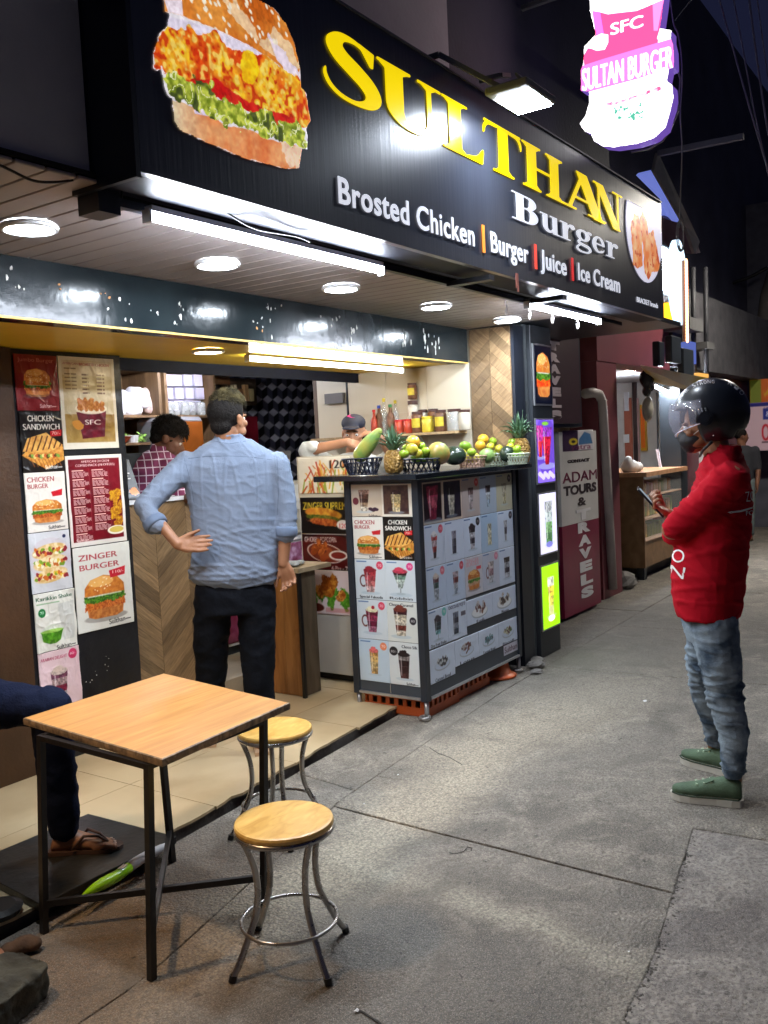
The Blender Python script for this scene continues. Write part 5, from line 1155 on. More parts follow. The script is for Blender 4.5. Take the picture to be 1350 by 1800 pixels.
for k in range(2):
 x0 = XK0 + 2 * cw + k * 1.5 * cw; cells.append(((x0, x0 + 1.5 * cw), (.455, .615), (lambda kk: lambda c, A: (paint_plate(c, .5, .45 * A, .62, [(206, 200, 206), (120, 70, 76), (226, 226, 232), (150, 90, 70)] if kk == 0 else [(70, 50, 50), (206, 200, 190), (90, 60, 50), (216, 206, 196)], kk + 3), c.text(('Kunafa', 'Mousse')[kk], .36, .86 * A, .08, (30, 34, 60), .3, bold=.6)))(k), PC))
xs4 = [XK0, XK0 + 1.28 * cw, XK0 + 2.6 * cw, XK0 + 3.8 * cw, XK1]
for k in range(4):
 cells.append(((xs4[k], xs4[k + 1]), (.195, .395) if k < 1 else (.235, .395), (lambda kk: lambda c, A: (paint_plate(c, .5, .45 * A, .6, [[(60, 56, 60), (216, 220, 222), (50, 40, 40)], [(130, 60, 60), (220, 216, 214), (110, 70, 60)], [(90, 110, 120), (120, 180, 190)], [(90, 120, 60), (226, 220, 190), (120, 70, 60)]][kk], kk + 9, (206, 220, 240)), c.text(('Caramel Bread', 'Lotus', 'Coconut Bread', 'Biscoff')[kk], .2, .87 * A, .075, (30, 34, 60), .6, bold=.6)))(k), PC))
for (x0, x1), (z0, z1), pf, bg in cells:
 c = Cv(x1 - x0, z1 - z0, int(70 * (x1 - x0) / cw), bg); pf(c, c.asp); PN[0] += 1
 sheet('drink_picture', c, kside(x0 + .001, x1 - .001, z0, z1), m_kp, kiosk, wave=.0015, thick=.001, seed=PN[0])
c = Cv(.9 * cw, .07, 70, (206, 206, 220)); c.text('Sulthan', .06, .06, .2, (70, 30, 50), .88, bold=.6)
sheet('name_plate', c, kside(XK1 - .9 * cw, XK1, .16, .228), m_kp, kiosk, thick=.001)
m_or = mat('orange plastic', (0.50, 0.09, 0.02), 0.4, var=0.2)
def crate(x0, y0, x1, y1, z1, label):
 t = empty('plastic_crate', ((x0 + x1) / 2, (y0 + y1) / 2, 0.0), label, 'crate', 'orange crates under the drinks cart'); w_ = .008; n = 7
 MB().box((x0, y0, .002), (x1, y1, .012)).build('base', m_or, t)
 sd = MB()
 for (a, b) in (((x0, y0), (x1, y0 + w_)), ((x0, y1 - w_), (x1, y1)), ((x0, y0 + w_ + .001), (x0 + w_, y1 - w_ - .001)), ((x1 - w_, y0 + w_ + .001), (x1, y1 - w_ - .001))):
  b_ = MB(); b_.box((a[0], a[1], .013), (b[0], b[1], z1 * .45)); b_.box((a[0], a[1], z1 * .45), (b[0], b[1], z1 - .03)) if False else None
  b_.box((a[0] - .002, a[1] - .002, z1 - .025), (b[0] + .002, b[1] + .002, z1)); lx = b[0] - a[0]; ly = b[1] - a[1]
  for k in range(n):
   f = (k + .15) / n; g_ = (k + .6) / n
   if lx > ly: b_.box((a[0] + lx * f, a[1], z1 * .45), (a[0] + lx * g_, b[1], z1 - .026))
   else: b_.box((a[0], a[1] + ly * f, z1 * .45), (b[0], a[1] + ly * g_, z1 - .026))
  b_.build('side', m_or, t)
 return t
crate(4.40, 2.80, 4.78, 3.25, .118, 'orange plastic crate under the near corner of the drinks cart')
crate(4.80, 2.82, 5.22, 3.25, .112, 'second orange crate under the middle of the drinks cart')
cn = empty('traffic_cone', (5.40, 2.78, 0), 'orange cone lying squashed under the far end of the drinks cart', 'traffic cone')
MB().lathe([(.13, 0), (.135, .012), (.12, .02), (.095, .03), (.075, .115)], (5.42, 2.87, .001), 22).build('cone_body', m_or, cn, smooth=True)
m_stone = mat('grey rubble', (.17, .16, .15), .9, var=.3, bump=.6, bscale=20)
def stone(p, r, label, seed, grp='loose stones by the drinks cart'):
 b = MB(); b.ell(p, r, None, 10, 7); rr_ = random.Random(seed)
 b.v = [(v[0] + rr_.uniform(-.18, .18) * r[0], v[1] + rr_.uniform(-.18, .18) * r[1], max(.001, v[2] + rr_.uniform(-.1, .1) * r[2])) for v in b.v]
 return tag(b.build('stone', m_stone), label, 'stone', grp)
stone((5.72, 2.72, .03), (.075, .06, .03), 'flat grey stone beside the far leg of the drinks cart', 1)
stone((5.86, 2.78, .02), (.08, .05, .025), 'broken grey stone lying just right of the flat one', 2)
stone((5.60, 2.66, .012), (.05, .04, .016), 'small grey stone chip nearest the camera by the cart leg', 3)
# =================================================================== light-box column right of the cart
m_post = mat('dark steel column', (0.03, 0.034, 0.04), 0.4, var=0.15)
post = empty('lightbox_column', (6.15, 2.9, 0), 'dark column with four glowing drink and burger pictures one above another', 'light box')
MB().box((5.99, 2.80, 0.0), (6.34, 2.99, 2.42)).build('column', m_post, post, bevel=.004)
MB().box((5.905, 2.83, 0.0), (5.985, 2.99, 2.42)).build('side_strip', mat('grey column strip', (0.10, 0.115, 0.12), .4), post)
def led(px0, py0, px1, py1, paint, label, bg, st, res=70):
 a = onY(px0, py0, 2.79); b = onY(px1, py1, 2.79); x0, x1 = 6.02, 6.31; z1, z0 = float(a[2]), float(b[2])
 MB().box((x0 - .012, 2.788, z0 - .012), (x1 + .012, 2.7985, z1 + .012)).build('picture_frame', m_rail, post)
 c = Cv(x1 - x0, z1 - z0, res, bg); paint(c, c.asp)
 o = sheet('lit_picture', c, lambda u, v, t: (x0 + (x1 - x0) * u, 2.787 - t, z0 + (z1 - z0) * v), print_mat('led print %.1f' % st, .3, estr=st, bump=0), post, thick=.001); o['label'] = label
led(948, 608, 950, 710, lambda c, A: (paint_burger(c, .5, .5 * A, .86, 3, 1.7, (200, 40, 20), (240, 120, 30)),), 'lit picture of a tall burger on black', (6, 10, 26), .9)
led(953, 738, 955, 848, lambda c, A: (c.put(c.ell(.5, .4 * A, .6, .5 * A), (90, 60, 170)), paint_drink(c, .55, .42 * A, .7, .6 * A, [(150, 60, 190), (214, 30, 60), (200, 20, 50), (170, 14, 40)], taper=.3), paint_drink(c, .16, .34 * A, .4, .5 * A, [(200, 60, 160), (220, 40, 60)], taper=.4), [c.put(c.ell(.1 + .1 * i, (.86 + .03 * (i % 3)) * A, .1, .06), (190, 180, 255)) for i in range(9)], c.put(c.ell(.5, .06 * A, .2, .03 * A), (110, 170, 50))), 'lit picture of red drinks on purple', (120, 90, 220), 1.3)
led(958, 868, 962, 972, lambda c, A: (paint_drink(c, .52, .48 * A, .46, .7 * A, [(190, 196, 200), (200, 214, 214), (120, 170, 110), (90, 140, 90)], taper=.8), c.put(c.ell(.52, .86 * A, .2, .05 * A), (120, 120, 200))), 'lit picture of a clear drink on white', (214, 212, 240), 1.1)
led(966, 993, 972, 1100, lambda c, A: (paint_drink(c, .5, .5 * A, .40, .62 * A, [(236, 240, 214), (244, 214, 70), (246, 226, 100), (240, 240, 160)], taper=.7), c.put(c.ell(.5, .86 * A, .2, .05 * A), (240, 244, 240))), 'lit picture of a yellow drink on lime green', (150, 226, 10), 1.3)
MB().box((6.06, 2.785, 2.285), (6.20, 2.7965, 2.29)).build('picture_frame', m_rail, post)
m_hook = mat('white plastic hook', (0.75, 0.68, 0.68), 0.4, emit=(1, .8, .8), estr=0.0)
for i, (px, py, lb) in enumerate(((890, 545, 'hook hanging above the rightmost ceiling light'), (931, 553, 'second hook from the left under the sign tube'), (971, 561, 'third hook from the left under the sign tube'), (1015, 571, 'hook farthest right under the sign tube end'))):
 p = onY(px, py, 2.30); b = MB(); b.ring(p, .026, .0045, 18, 6, ax=(.56, -.82, 0), a0=-2.4 if False else .5, a1=5.1)
 q = p + np.array([.02, 0, .02]); b.tube([p + np.array([.012, .010, .022]), p + np.array([.01, 0.01, .05]), (p[0] + .01, p[1], 2.40)], .0045, 6)
 tag(b.build('hook', m_hook, smooth=True), 'white S-shaped ' + lb, 'hook', 'white hooks under the sign')
tag(MB().tube([onY(1000, 547, 2.25), onY(1100, 552, 2.25)], .02, 10).build('conduit', mat('pale conduit', (.35, .36, .38), .5), smooth=True), 'pale pipe end lying along the sign underside at its right end', 'pipe')
# =================================================================== travel agency signs, wall, pipe
m_maroon = mat('dark maroon wall', (0.15, 0.035, 0.045), 0.45, var=0.15, vscale=2)
m_peel = mat('peeling cream wall', (0.38, 0.32, 0.21), 0.8, var=0.25, vscale=4, bump=0.6, bscale=9, col2=(0.20, 0.15, 0.10), thr=(.38, .5))
nb = empty('travel_agency_building', (8.2, 3.6, 0), 'narrow peeling cream wall between the burger shop and the sweet shop', 'building')
MB().box((5.905, 3.55, 0), (9.02, 3.75, 7.0)).build('wall', m_peel, nb)
MB().box((8.55, 3.30, 0.0), (8.95, 3.545, 3.2)).build('pilaster', m_peel, nb)
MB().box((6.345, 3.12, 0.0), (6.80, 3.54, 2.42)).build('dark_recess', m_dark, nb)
us = empty('travels_sign', (7.4, 3.15, 1.70), 'dim dark purple box sign with TRAVELS lettered downwards', 'sign')
a = onY(962, 745, 3.10); x0 = 6.86; x1 = 7.62; z0 = float(a[2])
MB().box((x0, 3.10, z0), (x1, 3.30, 2.72)).build('sign_box', mat('dim purple sign', (0.05, 0.02, 0.03), 0.4, var=.1), us, bevel=.004)
MB().box((x1 + .001, 3.13, z0 - .03), (x1 + .10, 3.30, 2.75)).build('dark_side_strip', m_dark, us); MB().box((x0, 3.12, z0 - .03), (x1, 3.30, z0 - .001)).build('bottom_frame', m_dark, us)  # dark strip along the right side, frame along the bottom
m_lg = mat('faded grey lettering', (0.6, 0.5, 0.54), 0.5)
zt = float(onY(974, 597, 3.10)[2]); zb = float(onY(982, 738, 3.10)[2]); st = (zt - zb) / 7
xc0, xc1 = float(onY(962, 640, 3.10)[0]) , float(onY(990, 640, 3.10)[0])
for i, ch in enumerate('TRAVELS'):
 text_obj('letter', ch, lambda u, v, t: (x0 + .10 + u, 3.099 - t, zt - st * (i + .86) + v), st * .66, m_lg, us, width=(xc1 - xc0) * .72, depth=.004, bold=.008)
ad = empty('adam_tours_sign', (8.2, 3.4, 0.02), 'tall white and maroon sign reading ADAM TOURS and TRAVELS', 'sign')
AY = 3.17
ax0, ax1 = float(onY(987, 900, AY)[0]), float(onY(1052, 900, AY)[0]); az0, az1 = .03, float(onY(1015, 758, AY)[2]); zmid = float(onY(1025, 917, AY)[2])
m_wsg = mat('grimy white sign', (0.62, 0.60, 0.58), 0.5, var=.1, vscale=3); m_msg = mat('maroon sign lower half', (0.22, 0.015, 0.05), .35, var=.1)
MB().box((ax0, AY, zmid), (ax1, AY + .12, az1)).build('white_panel', m_wsg, ad)
MB().box((ax0, AY, az0), (ax1, AY + .12, zmid - .001)).build('maroon_panel', m_msg, ad)
MB().box((ax0 - .14, AY + .03, .5), (ax0 - .001, AY + .11, az1 - .35)).build('side_panel', mat('side strip', (.3, .27, .26), .6), ad)
MB().box((ax0 - .14, AY + .03, .03), (ax0 - .001, AY + .11, .499)).build('side_panel', m_msg, ad)
m_bk = mat('black lettering', (.03, .015, .02), .5); m_mar = mat('maroon lettering', (.16, .01, .05), .5); m_wl = mat('white lettering', (.8, .78, .8), .5)
def sgn(s, px0, px1, pyt, pyb, m_, Y=AY, par=ad, bold=.002):
 a, b = onY(px0, pyt, Y), onY(px1, pyb, Y); h_ = float(onY((px0 + px1) / 2, pyt, Y)[2] - onY((px0 + px1) / 2, pyb, Y)[2]); z = float(onY((px0 + px1) / 2, pyb, Y)[2])
 return text_obj('lettering', s, lambda u, v, t: (float(a[0]) + u, Y - .001 - t, z + v), h_, m_, par, width=float(b[0] - a[0]), depth=.003, bold=bold)
sgn('ADAM', 988, 1049, 827, 846, m_mar, bold=.0); sgn('TOURS', 990, 1048, 851, 867, m_bk, bold=.004); sgn('&', 1015, 1030, 873, 888, m_bk)
sgn('CONTACT', 997, 1036, 807, 812, m_bk)
for i, ch in enumerate('TRAVELS'):
 y = 895 + i * 22.7; x = 1014 + i * 1.2; sgn(ch, x - (2 if i == 0 else 0), x + 22 + (2 if i == 0 else 0), y, y + 16.5, m_wl, bold=.008)
pc_ = Cv(.48, .28, 60, (214, 210, 214)); pc_.put(pc_.rect(0, 0, .48, pc_.asp), (50, 20, 60)); pc_.put(pc_.ell(.33, .32, .14, .10), (214, 190, 30)); pc_.put(pc_.ell(.33, .32, .06, .04), (40, 30, 30)); pc_.put(pc_.poly([(.52, .25), (.7, .05), (.9, .12), (.97, .4), (.5, .42)]), (70, 120, 170)); pc_.text('yatra', .25, .38, .16, (120, 40, 80), .65, bold=.5)
pr = rectY(988, 757, 1043, 790, AY)
sheet('sticker', pc_, lambda u, v, t: (pr[0] + (pr[1] - pr[0]) * u, AY - .001 - t, pr[2] + (pr[3] - pr[2]) * v), m_print, ad, thick=.002)
m_pipe = mat('off white drain pipe', (0.42, 0.38, 0.36), 0.5, var=.1)
px_ = [onY(1028, 692, 3.26), onY(1044, 690, 3.24), onY(1053, 693, 3.22), onY(1058, 704, 3.22), onY(1062, 760, 3.22), onY(1070, 900, 3.22), onY(1077, 1035, 3.22)]
dp = empty('drain_pipe', px_[-1], 'off white drain pipe with an elbow running down beside the ADAM sign', 'pipe')
MB().tube(px_, .046, 12).build('pipe', m_pipe, dp, smooth=True)
for p in (px_[3], px_[5]): MB().ring(p, .047, .007, 18, 6).build('collar', m_pipe, dp, smooth=True)
stone(tuple(g(1068, 1035, .04)), (.12, .10, .06), 'lump of broken concrete at the foot of the drain pipe', 6, 'loose stones by the drain pipe')
stone(tuple(g(1100, 1022, .07)), (.16, .10, .11), 'pale rounded stone by the sweet shop counter foot', 7, 'loose stones by the drain pipe')
# =================================================================== sweet shop next door
ss = empty('sweet_shop', (10.6, 3.8, 0), 'open fronted sweet shop with maroon frame and lit interior', 'shop')
MB().box((8.42, 3.25, 0.0), (8.95, 3.545, 2.329)).build('maroon_pier', m_maroon, ss)
MB().box((8.42, 3.24, 2.33), (10.70, 3.545, 2.93)).build('maroon_header', m_maroon, ss)
MB().box((9.03, 3.76, 2.94), (24, 3.95, 8.0)).build('upper_wall', m_dwall, ss)
MB().box((10.71, 3.20, 2.38), (16, 3.545, 3.35)).build('grey_header', mat('grey header', (.09, .088, .095), .6, var=.3, bump=.3), ss)
MB().box((8.96, 3.546, 2.34), (13.0, 6.6, 2.38)).build('ceiling', mat('shop ceiling', (.75, .75, .75), .5), ss)
m_terra = mat('terracotta wall', (0.42, 0.13, 0.08), .5, var=.06)
EX = 12.6
MB().box((EX, 3.3, 0), (EX + .1, 6.6, 2.339)).build('end_wall', mat('pale end wall', (.62, .60, .56), .5), ss)
MB().box((8.96, 6.601, 0), (13, 6.7, 2.38)).build('back_wall', m_terra, ss)
def eX(name, px0, py0, px1, py1, m_, d=.02, par=None):
 p, q = onX(px0, py0, EX), onX(px1, py1, EX)
 return MB().box((EX - d, q[1], max(0.02, q[2])), (EX - .001 - (d > .02) * 0, p[1], min(2.338, p[2]))).build(name, m_, par or ss)
eX('terracotta_panel', 1097, 700, 1119, 1000, m_terra, .02)
eX('door_frame', 1119, 655, 1122, 1000, mat('dark frame', (.05, .03, .03), .5), .05)
eX('pink_edge', 1123, 700, 1127, 1000, mat('pinkish board', (.55, .35, .33), .5), .03)
eX('grey_post', 1155, 690, 1164, 1000, mat('steel grey post', (.25, .27, .3), .4), .06)
eX('terracotta_panel', 1165, 690, 1192, 1000, m_terra, .03)
eX('paper_notice', 1098, 690, 1107, 722, mat('notice paper', (.7, .7, .72), .6), .04)
cc = empty('sweet_counter', (10.5, 3.4, 0.0), 'wooden sweet counter with glass front shelves full of snacks', 'counter')
m_cw = wood_mat('counter laminate', (0.16, 0.085, 0.035), (0.28, 0.16, 0.08), (2, 2, 2), .4, obj_random=.05)
cx0, cx1 = 9.68, 11.08
MB().box((cx0, 3.25, .14), (cx0 + .03, 3.95, 1.14)).build('end_panel', m_cw, cc)
MB().box((cx0 - .03, 3.20, 1.141), (cx1 + .1, 4.0, 1.19)).build('top', wood_mat('counter top wood', (.4, .2, .1), (.6, .34, .18), (2, 2, 2), .35, obj_random=.05), cc)
MB().box((cx0 + .031, 3.27, .14), (cx1, 3.95, .42)).build('lower_panel', m_cw, cc)
MB().box((cx0 + .2, 3.4, 0), (cx1, 3.9, .139)).build('plinth', mat('grey plinth', (.12, .11, .10), .7), cc)
MB().box((cx0 + .05, 3.28, 0), (cx0 + .13, 3.36, .139)).build('leg', m_blk, cc)
MB().box((cx0 + .031, 3.92, .43), (cx1, 3.95, 1.13)).build('back_panel', m_cw, cc)
m_edge = mat('pale shelf edge', (.6, .42, .32), .4)
for z in (.425, .66, .91): MB().box((cx0 + .031, 3.25, z), (cx1, 3.915, z + .012)).build('shelf', m_edge, cc)
snc = ['yellow', 'brown', 'olive green', 'cream', 'reddish']
sn = [mat('snack %d' % i, c, .6, var=.2) for i, c in enumerate(((.6, .4, .08), (.5, .22, .05), (.25, .28, .06), (.55, .5, .3), (.4, .1, .06)))]
r = random.Random(4)
for z, tall in ((.44, .16), (.675, .18), (.925, .17)):
 x = cx0 + .08; k = 0
 while x < cx1 - .15:
  w_ = r.uniform(.07, .12); h_ = tall * r.uniform(.7, 1.0)
  ci = r.randint(0, 4); lv = 'lowest' if z < .5 else 'middle' if z < .8 else 'top'; o = MB().box((x, 3.34, z), (x + w_, 3.52, z + h_)).build('snack_packet', sn[ci], None, bevel=.012); k += 1; last = cx1 - x < .15 + w_ + .1
  od = ['first', 'second', 'third', 'fourth', 'fifth', 'sixth', 'seventh', 'eighth', 'ninth', 'tenth', 'eleventh', 'twelfth', 'thirteenth', 'fourteenth'][min(k - 1, 13)]
  tag(o, '%s snack packet, %s from the left on the %s shelf of the sweet counter' % (snc[ci], od, lv), 'snack packet', 'snack packets on the %s counter shelf' % ('lowest' if z < .5 else 'middle' if z < .8 else 'top')); x += w_ + .012
m_glass = mat('clear glass', (.9, .95, .95), .03, trans=0.0, alpha=.10, spec=.8)
MB().box((cx0 + .032, 3.252, .44), (cx1, 3.256, 1.138)).build('glass_front', m_glass, cc)
tube_light(onY(1150, 679, 3.40), onY(1196, 701, 3.40), 'bright tube light in the sweet shop beside the helmet', 170)
lp = g(1120, 652, 2.33)
l = empty('downlight', tuple(lp), 'round ceiling light inside the sweet shop', 'ceiling light')
MB().lathe([(0, 0), (.13, 0)], (lp[0], lp[1], 2.332), 20, cap=False).build('diffuser', emat('sweet shop lamp', (1, .95, .85), 260), l)
fp = empty('framed_picture', onX(1136, 792, EX - .06), 'orange red picture in a gilt frame on the sweet shop wall', 'picture')
eX('frame', 1127, 712, 1139, 792, mat('gilt frame', (.65, .35, .02), .4), .06, fp)
p, q = onX(1128.5, 718, EX), onX(1137, 787, EX)
MB().box((EX - .075, q[1], q[2]), (EX - .061, p[1], p[2])).build('picture', mat('orange picture', (.8, .08, .01), .5, col2=(.85, .25, .02), vscale=2), fp)
sw = onX(1101, 771, EX - .03); tag(MB().box((EX - .04, sw[1] - .04, sw[2] - .06), (EX - .021, sw[1] + .04, sw[2] + .06)).build('wall_switch', m_hous), 'white switch plate on the terracotta wall of the sweet shop', 'switch')
wp = onX(1158, 812, 11.0); tag(MB().bar(onX(1155, 790, 11), onX(1163, 830, 11), .03).build('slanted_card', mat('white card', (.8, .7, .75), .5)), 'white card leaning on the far end of the sweet counter', 'card')
b = MB(); b.ell((9.85, 3.45, 1.25), (.14, .10, .08)); b.ell((9.97, 3.42, 1.24), (.10, .08, .06)); b.ell((9.77, 3.44, 1.30), (.06, .05, .08))
tag(fuse(b, 'plastic_bag', .02, mat('white plastic bag', (.8, .8, .82), .4), smooth_it=1), 'white plastic bag on the end of the sweet counter', 'bag')
m_yf = mat('yellow striped awning', (.75, .55, .06), .5, col2=(.85, .8, .6), vscale=1.2, thr=(.45, .55))
aw = MB(); P = [onY(1126, 645, 3.18), onY(1245, 668, 2.45), onY(1244, 694, 2.45), onY(1150, 672, 3.18)]
P = [V3(p) for p in P]; aw.add([P[0], P[1], P[2], P[3]] + [p + Vector((0, 0, .02)) for p in P], [(0, 1, 2, 3), (7, 6, 5, 4), (0, 4, 5, 1), (1, 5, 6, 2), (2, 6, 7, 3), (3, 7, 4, 0)])
tag(aw.build('awning', m_yf), 'yellow and cream striped awning over the sweet shop', 'awning')
hb = MB(); p = onY(1137, 665, 3.2); p = V3(p)
for d, q in (((0, 0, .0), .10), ((.08, 0, -.08), .07), ((-.02, 0, -.14), .06)): hb.ell(p + Vector(d), (q, q * .8, q))
hb2 = fuse(hb, 'hanging_bundle', .02, mat('shiny black plastic', (.015, .015, .02), .2, bump=.6, bscale=20), smooth_it=1)
tag(hb2, 'shiny black bundle hanging at the corner of the sweet shop', 'bundle')
hb = MB(); hb.ell(p + Vector((.0, 0, -.33)), (.09, .06, .14)); hb.tube([p, p + Vector((0, 0, -.5))], .012, 6)
tag(fuse(hb, 'plastic_bag', .018, mat('cloudy plastic', (.35, .33, .28), .3, var=.3, vscale=12), smooth_it=1), 'cloudy plastic bag hanging below the black bundle', 'bag')
for i, (x_, z_, w_, h_, lb) in enumerate(((1150, 600, 10, 45, 'dark narrow meter box on the wall, left of three'), (1172, 590, 18, 50, 'black meter box in the middle of three on the wall'), (1193, 612, 20, 70, 'large dark meter box at the right of three on the wall'))):
 a, b = onY(x_, z_, 2.95), onY(x_ + w_, z_ + h_, 2.95)
 tag(MB().box((a[0], 2.90, b[2]), (b[0], 2.975, a[2])).build('meter_box', m_blk, bevel=.01), lb, 'meter box')
ns = empty('sweets_sign', (9.0, 2.3, 2.6), 'bright white sign with yellow letters SWEETS partly hidden by the black sign', 'sign')
NYs = 2.35
a, b = onY(1168, 438, NYs), onY(1196, 560, NYs)
nx0, nx1 = float(onY(1157, 500, NYs)[0]), float(b[0])
zs0, zs1 = float(onY(1180, 515, NYs)[2]), float(onY(1172, 440, NYs)[2])
MB().box((nx0, NYs, 2.75), (nx1, NYs + .2, zs1 + .03)).build('sign_box', m_blk, ns)
MB().box((nx0 + .05, NYs - .02, zs0), (nx1 - .05, NYs - .001, zs1)).build('lit_panel', emat('white sign glow', (.72, .84, 1.0), 70.0), ns)
m_ys = emat('amber letter glow', (1.0, .55, .02), 2.2)
zl0 = float(onY(1182, 560, NYs)[2]); 
co, tr = text_tris('SWEETS'); 
text_obj('lettering', 'SWEETS', lambda u, v, t: (nx0 + .1 + u, NYs - .003 - t, zl0 + v), zs0 - zl0 - .12, m_ys, ns, width=nx1 - nx0 - .15, depth=.03, bold=.02)
b = MB(); pc0 = onY(1191, 497, NYs - .05); b.lathe([(0, -.02), (.36, -.02), (.36, .02), (0, .02)], (0, 0, 0), 24)
b.v = [(pc0[0] + v[0] * .6, pc0[1] + v[2], pc0[2] + v[1]) for v in b.v]; b.build('round_logo', emat('round sign glow', (.6, .8, 1.0), 2.0), ns)
rp_ = [onY(1202, 458, 2.25), onY(1204, 600, 2.25)]; b = MB()
rl = empty('rope_light', rp_[1], 'vertical orange rope light hanging beside the sweet shop sign', 'rope light')
MB().tube(rp_, .02, 8).build('rope', mat('rope core', (.5, .25, .15), .5), rl)
m_bead = emat('orange bead glow', (1.0, .42, .22), 5.0)
b = MB()
for k in range(26): b.ell(V3(rp_[0]).lerp(V3(rp_[1]), (k + .5) / 26) + Vector((0, -.02, 0)), (.022, .012, .028), None, 8, 5)
o = b.build('bead_lights', m_bead, rl); o['kind'] = 'stuff'
def quad_solid(name, P, th, m_, par=None):
 P = [V3(p) for p in P]; n = (P[1] - P[0]).cross(P[2] - P[0]).normalized() * th; k = len(P)
 return MB().add(P + [p + n for p in P], [tuple(range(k)), tuple(reversed(range(k, 2 * k)))] + [(i, (i + 1) % k, (i + 1) % k + k, i + k) for i in range(k)]).build(name, m_, par)
cn = empty('canopy', onX(1150, 300, 9.5), 'slanting grey canopy with a blue lit face above the sweet shop', 'canopy')
quad_solid('blue_face', [onX(1118, 308, 9.3), onX(1152, 300, 9.0), onX(1205, 398, 9.6), onX(1198, 440, 10.0), onX(1166, 420, 10.0), onX(1160, 350, 9.6)], .03, mat('blue glowing sheet', (.16, .20, .55), .4, emit=(.15, .20, .62), estr=.75), cn)  # blue light from the sign, put into the face as its own glow
quad_solid('canopy_edge', [onX(1150, 299, 8.8), onX(1157, 268, 8.8), onX(1230, 425, 9.4), onX(1222, 446, 9.4), onX(1206, 398, 9.3)], .05, mat('grey canopy edge', (.20, .19, .19), .6, var=.3, vscale=5), cn)
quad_solid('canopy_end', [onX(1160, 380, 9.7), onX(1205, 398, 9.5), onX(1224, 446, 9.5), onX(1190, 447, 9.8), onX(1166, 425, 9.9)], .05, mat('reddish canopy end', (.14, .09, .12), .6), cn)
MB().bar(onX(1157, 270, 8.8), onX(1307, 240, 8.8), .05).build('outrigger', mat('dull steel', (.12, .11, .14), .5), cn)
# =================================================================== hanging SFC neon sign
sf = empty('neon_sign', (5.6, 1.9, 3.38), 'glowing hanging sign shaped like a bucket and burger, SFC SULTAN BURGER', 'sign')
SXp = 5.6
def sfp(px, py):  # canvas metres: u along -y (screen right), v up
 p = onX(px, py, SXp); return (2.30 - float(p[1]), float(p[2]))
sfn = lambda u, v, t: (SXp - t, 2.30 - u, v)
hull = [(1035, -60), (1038, 20), (1048, 62), (1043, 66), (1028, 82), (1026, 112), (1022, 124), (1022, 160), (1036, 160), (1036, 182), (1030, 205), (1019, 218), (1030, 232), (1040, 236), (1044, 248), (1060, 257), (1080, 259), (1120, 253), (1150, 243), (1170, 225), (1180, 190), (1184, 172), (1182, 150), (1172, 142), (1176, 122), (1185, 118), (1184, 85), (1180, 68), (1180, 54), (1160, 50), (1167, 0), (1172, -60)]
HP = [sfp(*p) for p in hull]; u0 = min(p[0] for p in HP); v1 = max(p[1] for p in HP); wS = max(p[0] for p in HP) - u0 + .02; u0 -= .01; v1 += .01; hS = v1 - min(p[1] for p in HP) + .01
sc_ = Cv(wS, hS, 230, (255, 252, 255))
def sp(px, py): p = sfp(px, py); return ((p[0] - u0) / wS, (v1 - p[1]) / wS)
PP = lambda *q: [sp(*a) for a in q]
mS = sc_.poly([sp(*p) for p in hull], .006, 8)
sc_.put(sc_.poly(PP((1042, 20), (1075, 25), (1120, 20), (1167, 0), (1157, 80), (1172, 110), (1032, 150), (1026, 100), (1048, 62))), (236, 62, 112))
sc_.put(sc_.poly(PP((1042, 20), (1056, 24), (1062, 60), (1050, 62))), (226, 90, 210)); sc_.put(sc_.poly(PP((1148, 5), (1167, 0), (1157, 55), (1150, 55))), (232, 110, 170))
sc_.put(sc_.poly(PP((1025, -80), (1180, -80), (1167, 0), (1130, 16), (1070, 26), (1040, 18))), (255, 253, 250))
def stx(t, px, py, h, px2, py2, col, bold=1, up=0):
 a, b = sp(px, py), sp(px2, py2); sc_.text(t, a[0], a[1], h, col, math.hypot(b[0] - a[0], b[1] - a[1]), rot=math.atan2(b[1] - a[1], b[0] - a[0]), bold=bold)
a = sp(1074, 42); b = sp(1130, 26)
stx('SFC', 1074, 42, .115, 1130, 26, (255, 250, 252)); stx('SFC', 1075, 42, .115, 1131, 26, (255, 250, 252))
sc_.put(sc_.poly(PP((1028, 85), (1034, 72), (1045, 66), (1058, 60), (1070, 62), (1070, 76), (1064, 88), (1050, 90), (1040, 86))), (255, 253, 240))
sc_.put(sc_.poly(PP((1156, 68), (1160, 55), (1178, 50), (1180, 66), (1160, 74))), (255, 250, 252))
sc_.put(sc_.poly(PP((1020, 118), (1060, 105), (1184, 68), (1187, 118), (1120, 140), (1030, 164), (1020, 160))), (226, 96, 170))
for dx in (0, 1): stx('SULTAN BURGER', 1024 + dx, 121, .225, 1182 + dx, 79, (255, 248, 255))
sc_.put(sc_.poly(PP((1048, 184), (1090, 178), (1160, 152), (1165, 158), (1110, 176), (1075, 186)), .012, 6), (236, 70, 110), (255, 190, 200), 8)
n5 = vnoise(sc_.H, sc_.W, 7, 41, 2)
sc_.put(sc_.poly(PP((1058, 186), (1140, 176), (1145, 200), (1120, 215), (1060, 206))) * np.clip((n5 - .64) * 12, 0, 1), (60, 130, 110))
m_neon = print_mat('neon print', .3, estr=2.4, bump=0)
sheet('lit_face', sc_, lambda u, v, t: sfn(u0 + wS * u, v1 - hS + hS * v, t), m_neon, sf, mask=mS, thick=.01)
def offp(P, k):
 cx_ = sum(p[0] for p in P) / len(P); cy_ = sum(p[1] for p in P) / len(P); return [(cx_ + (p[0] - cx_) * k, cy_ + (p[1] - cy_) * k) for p in P]
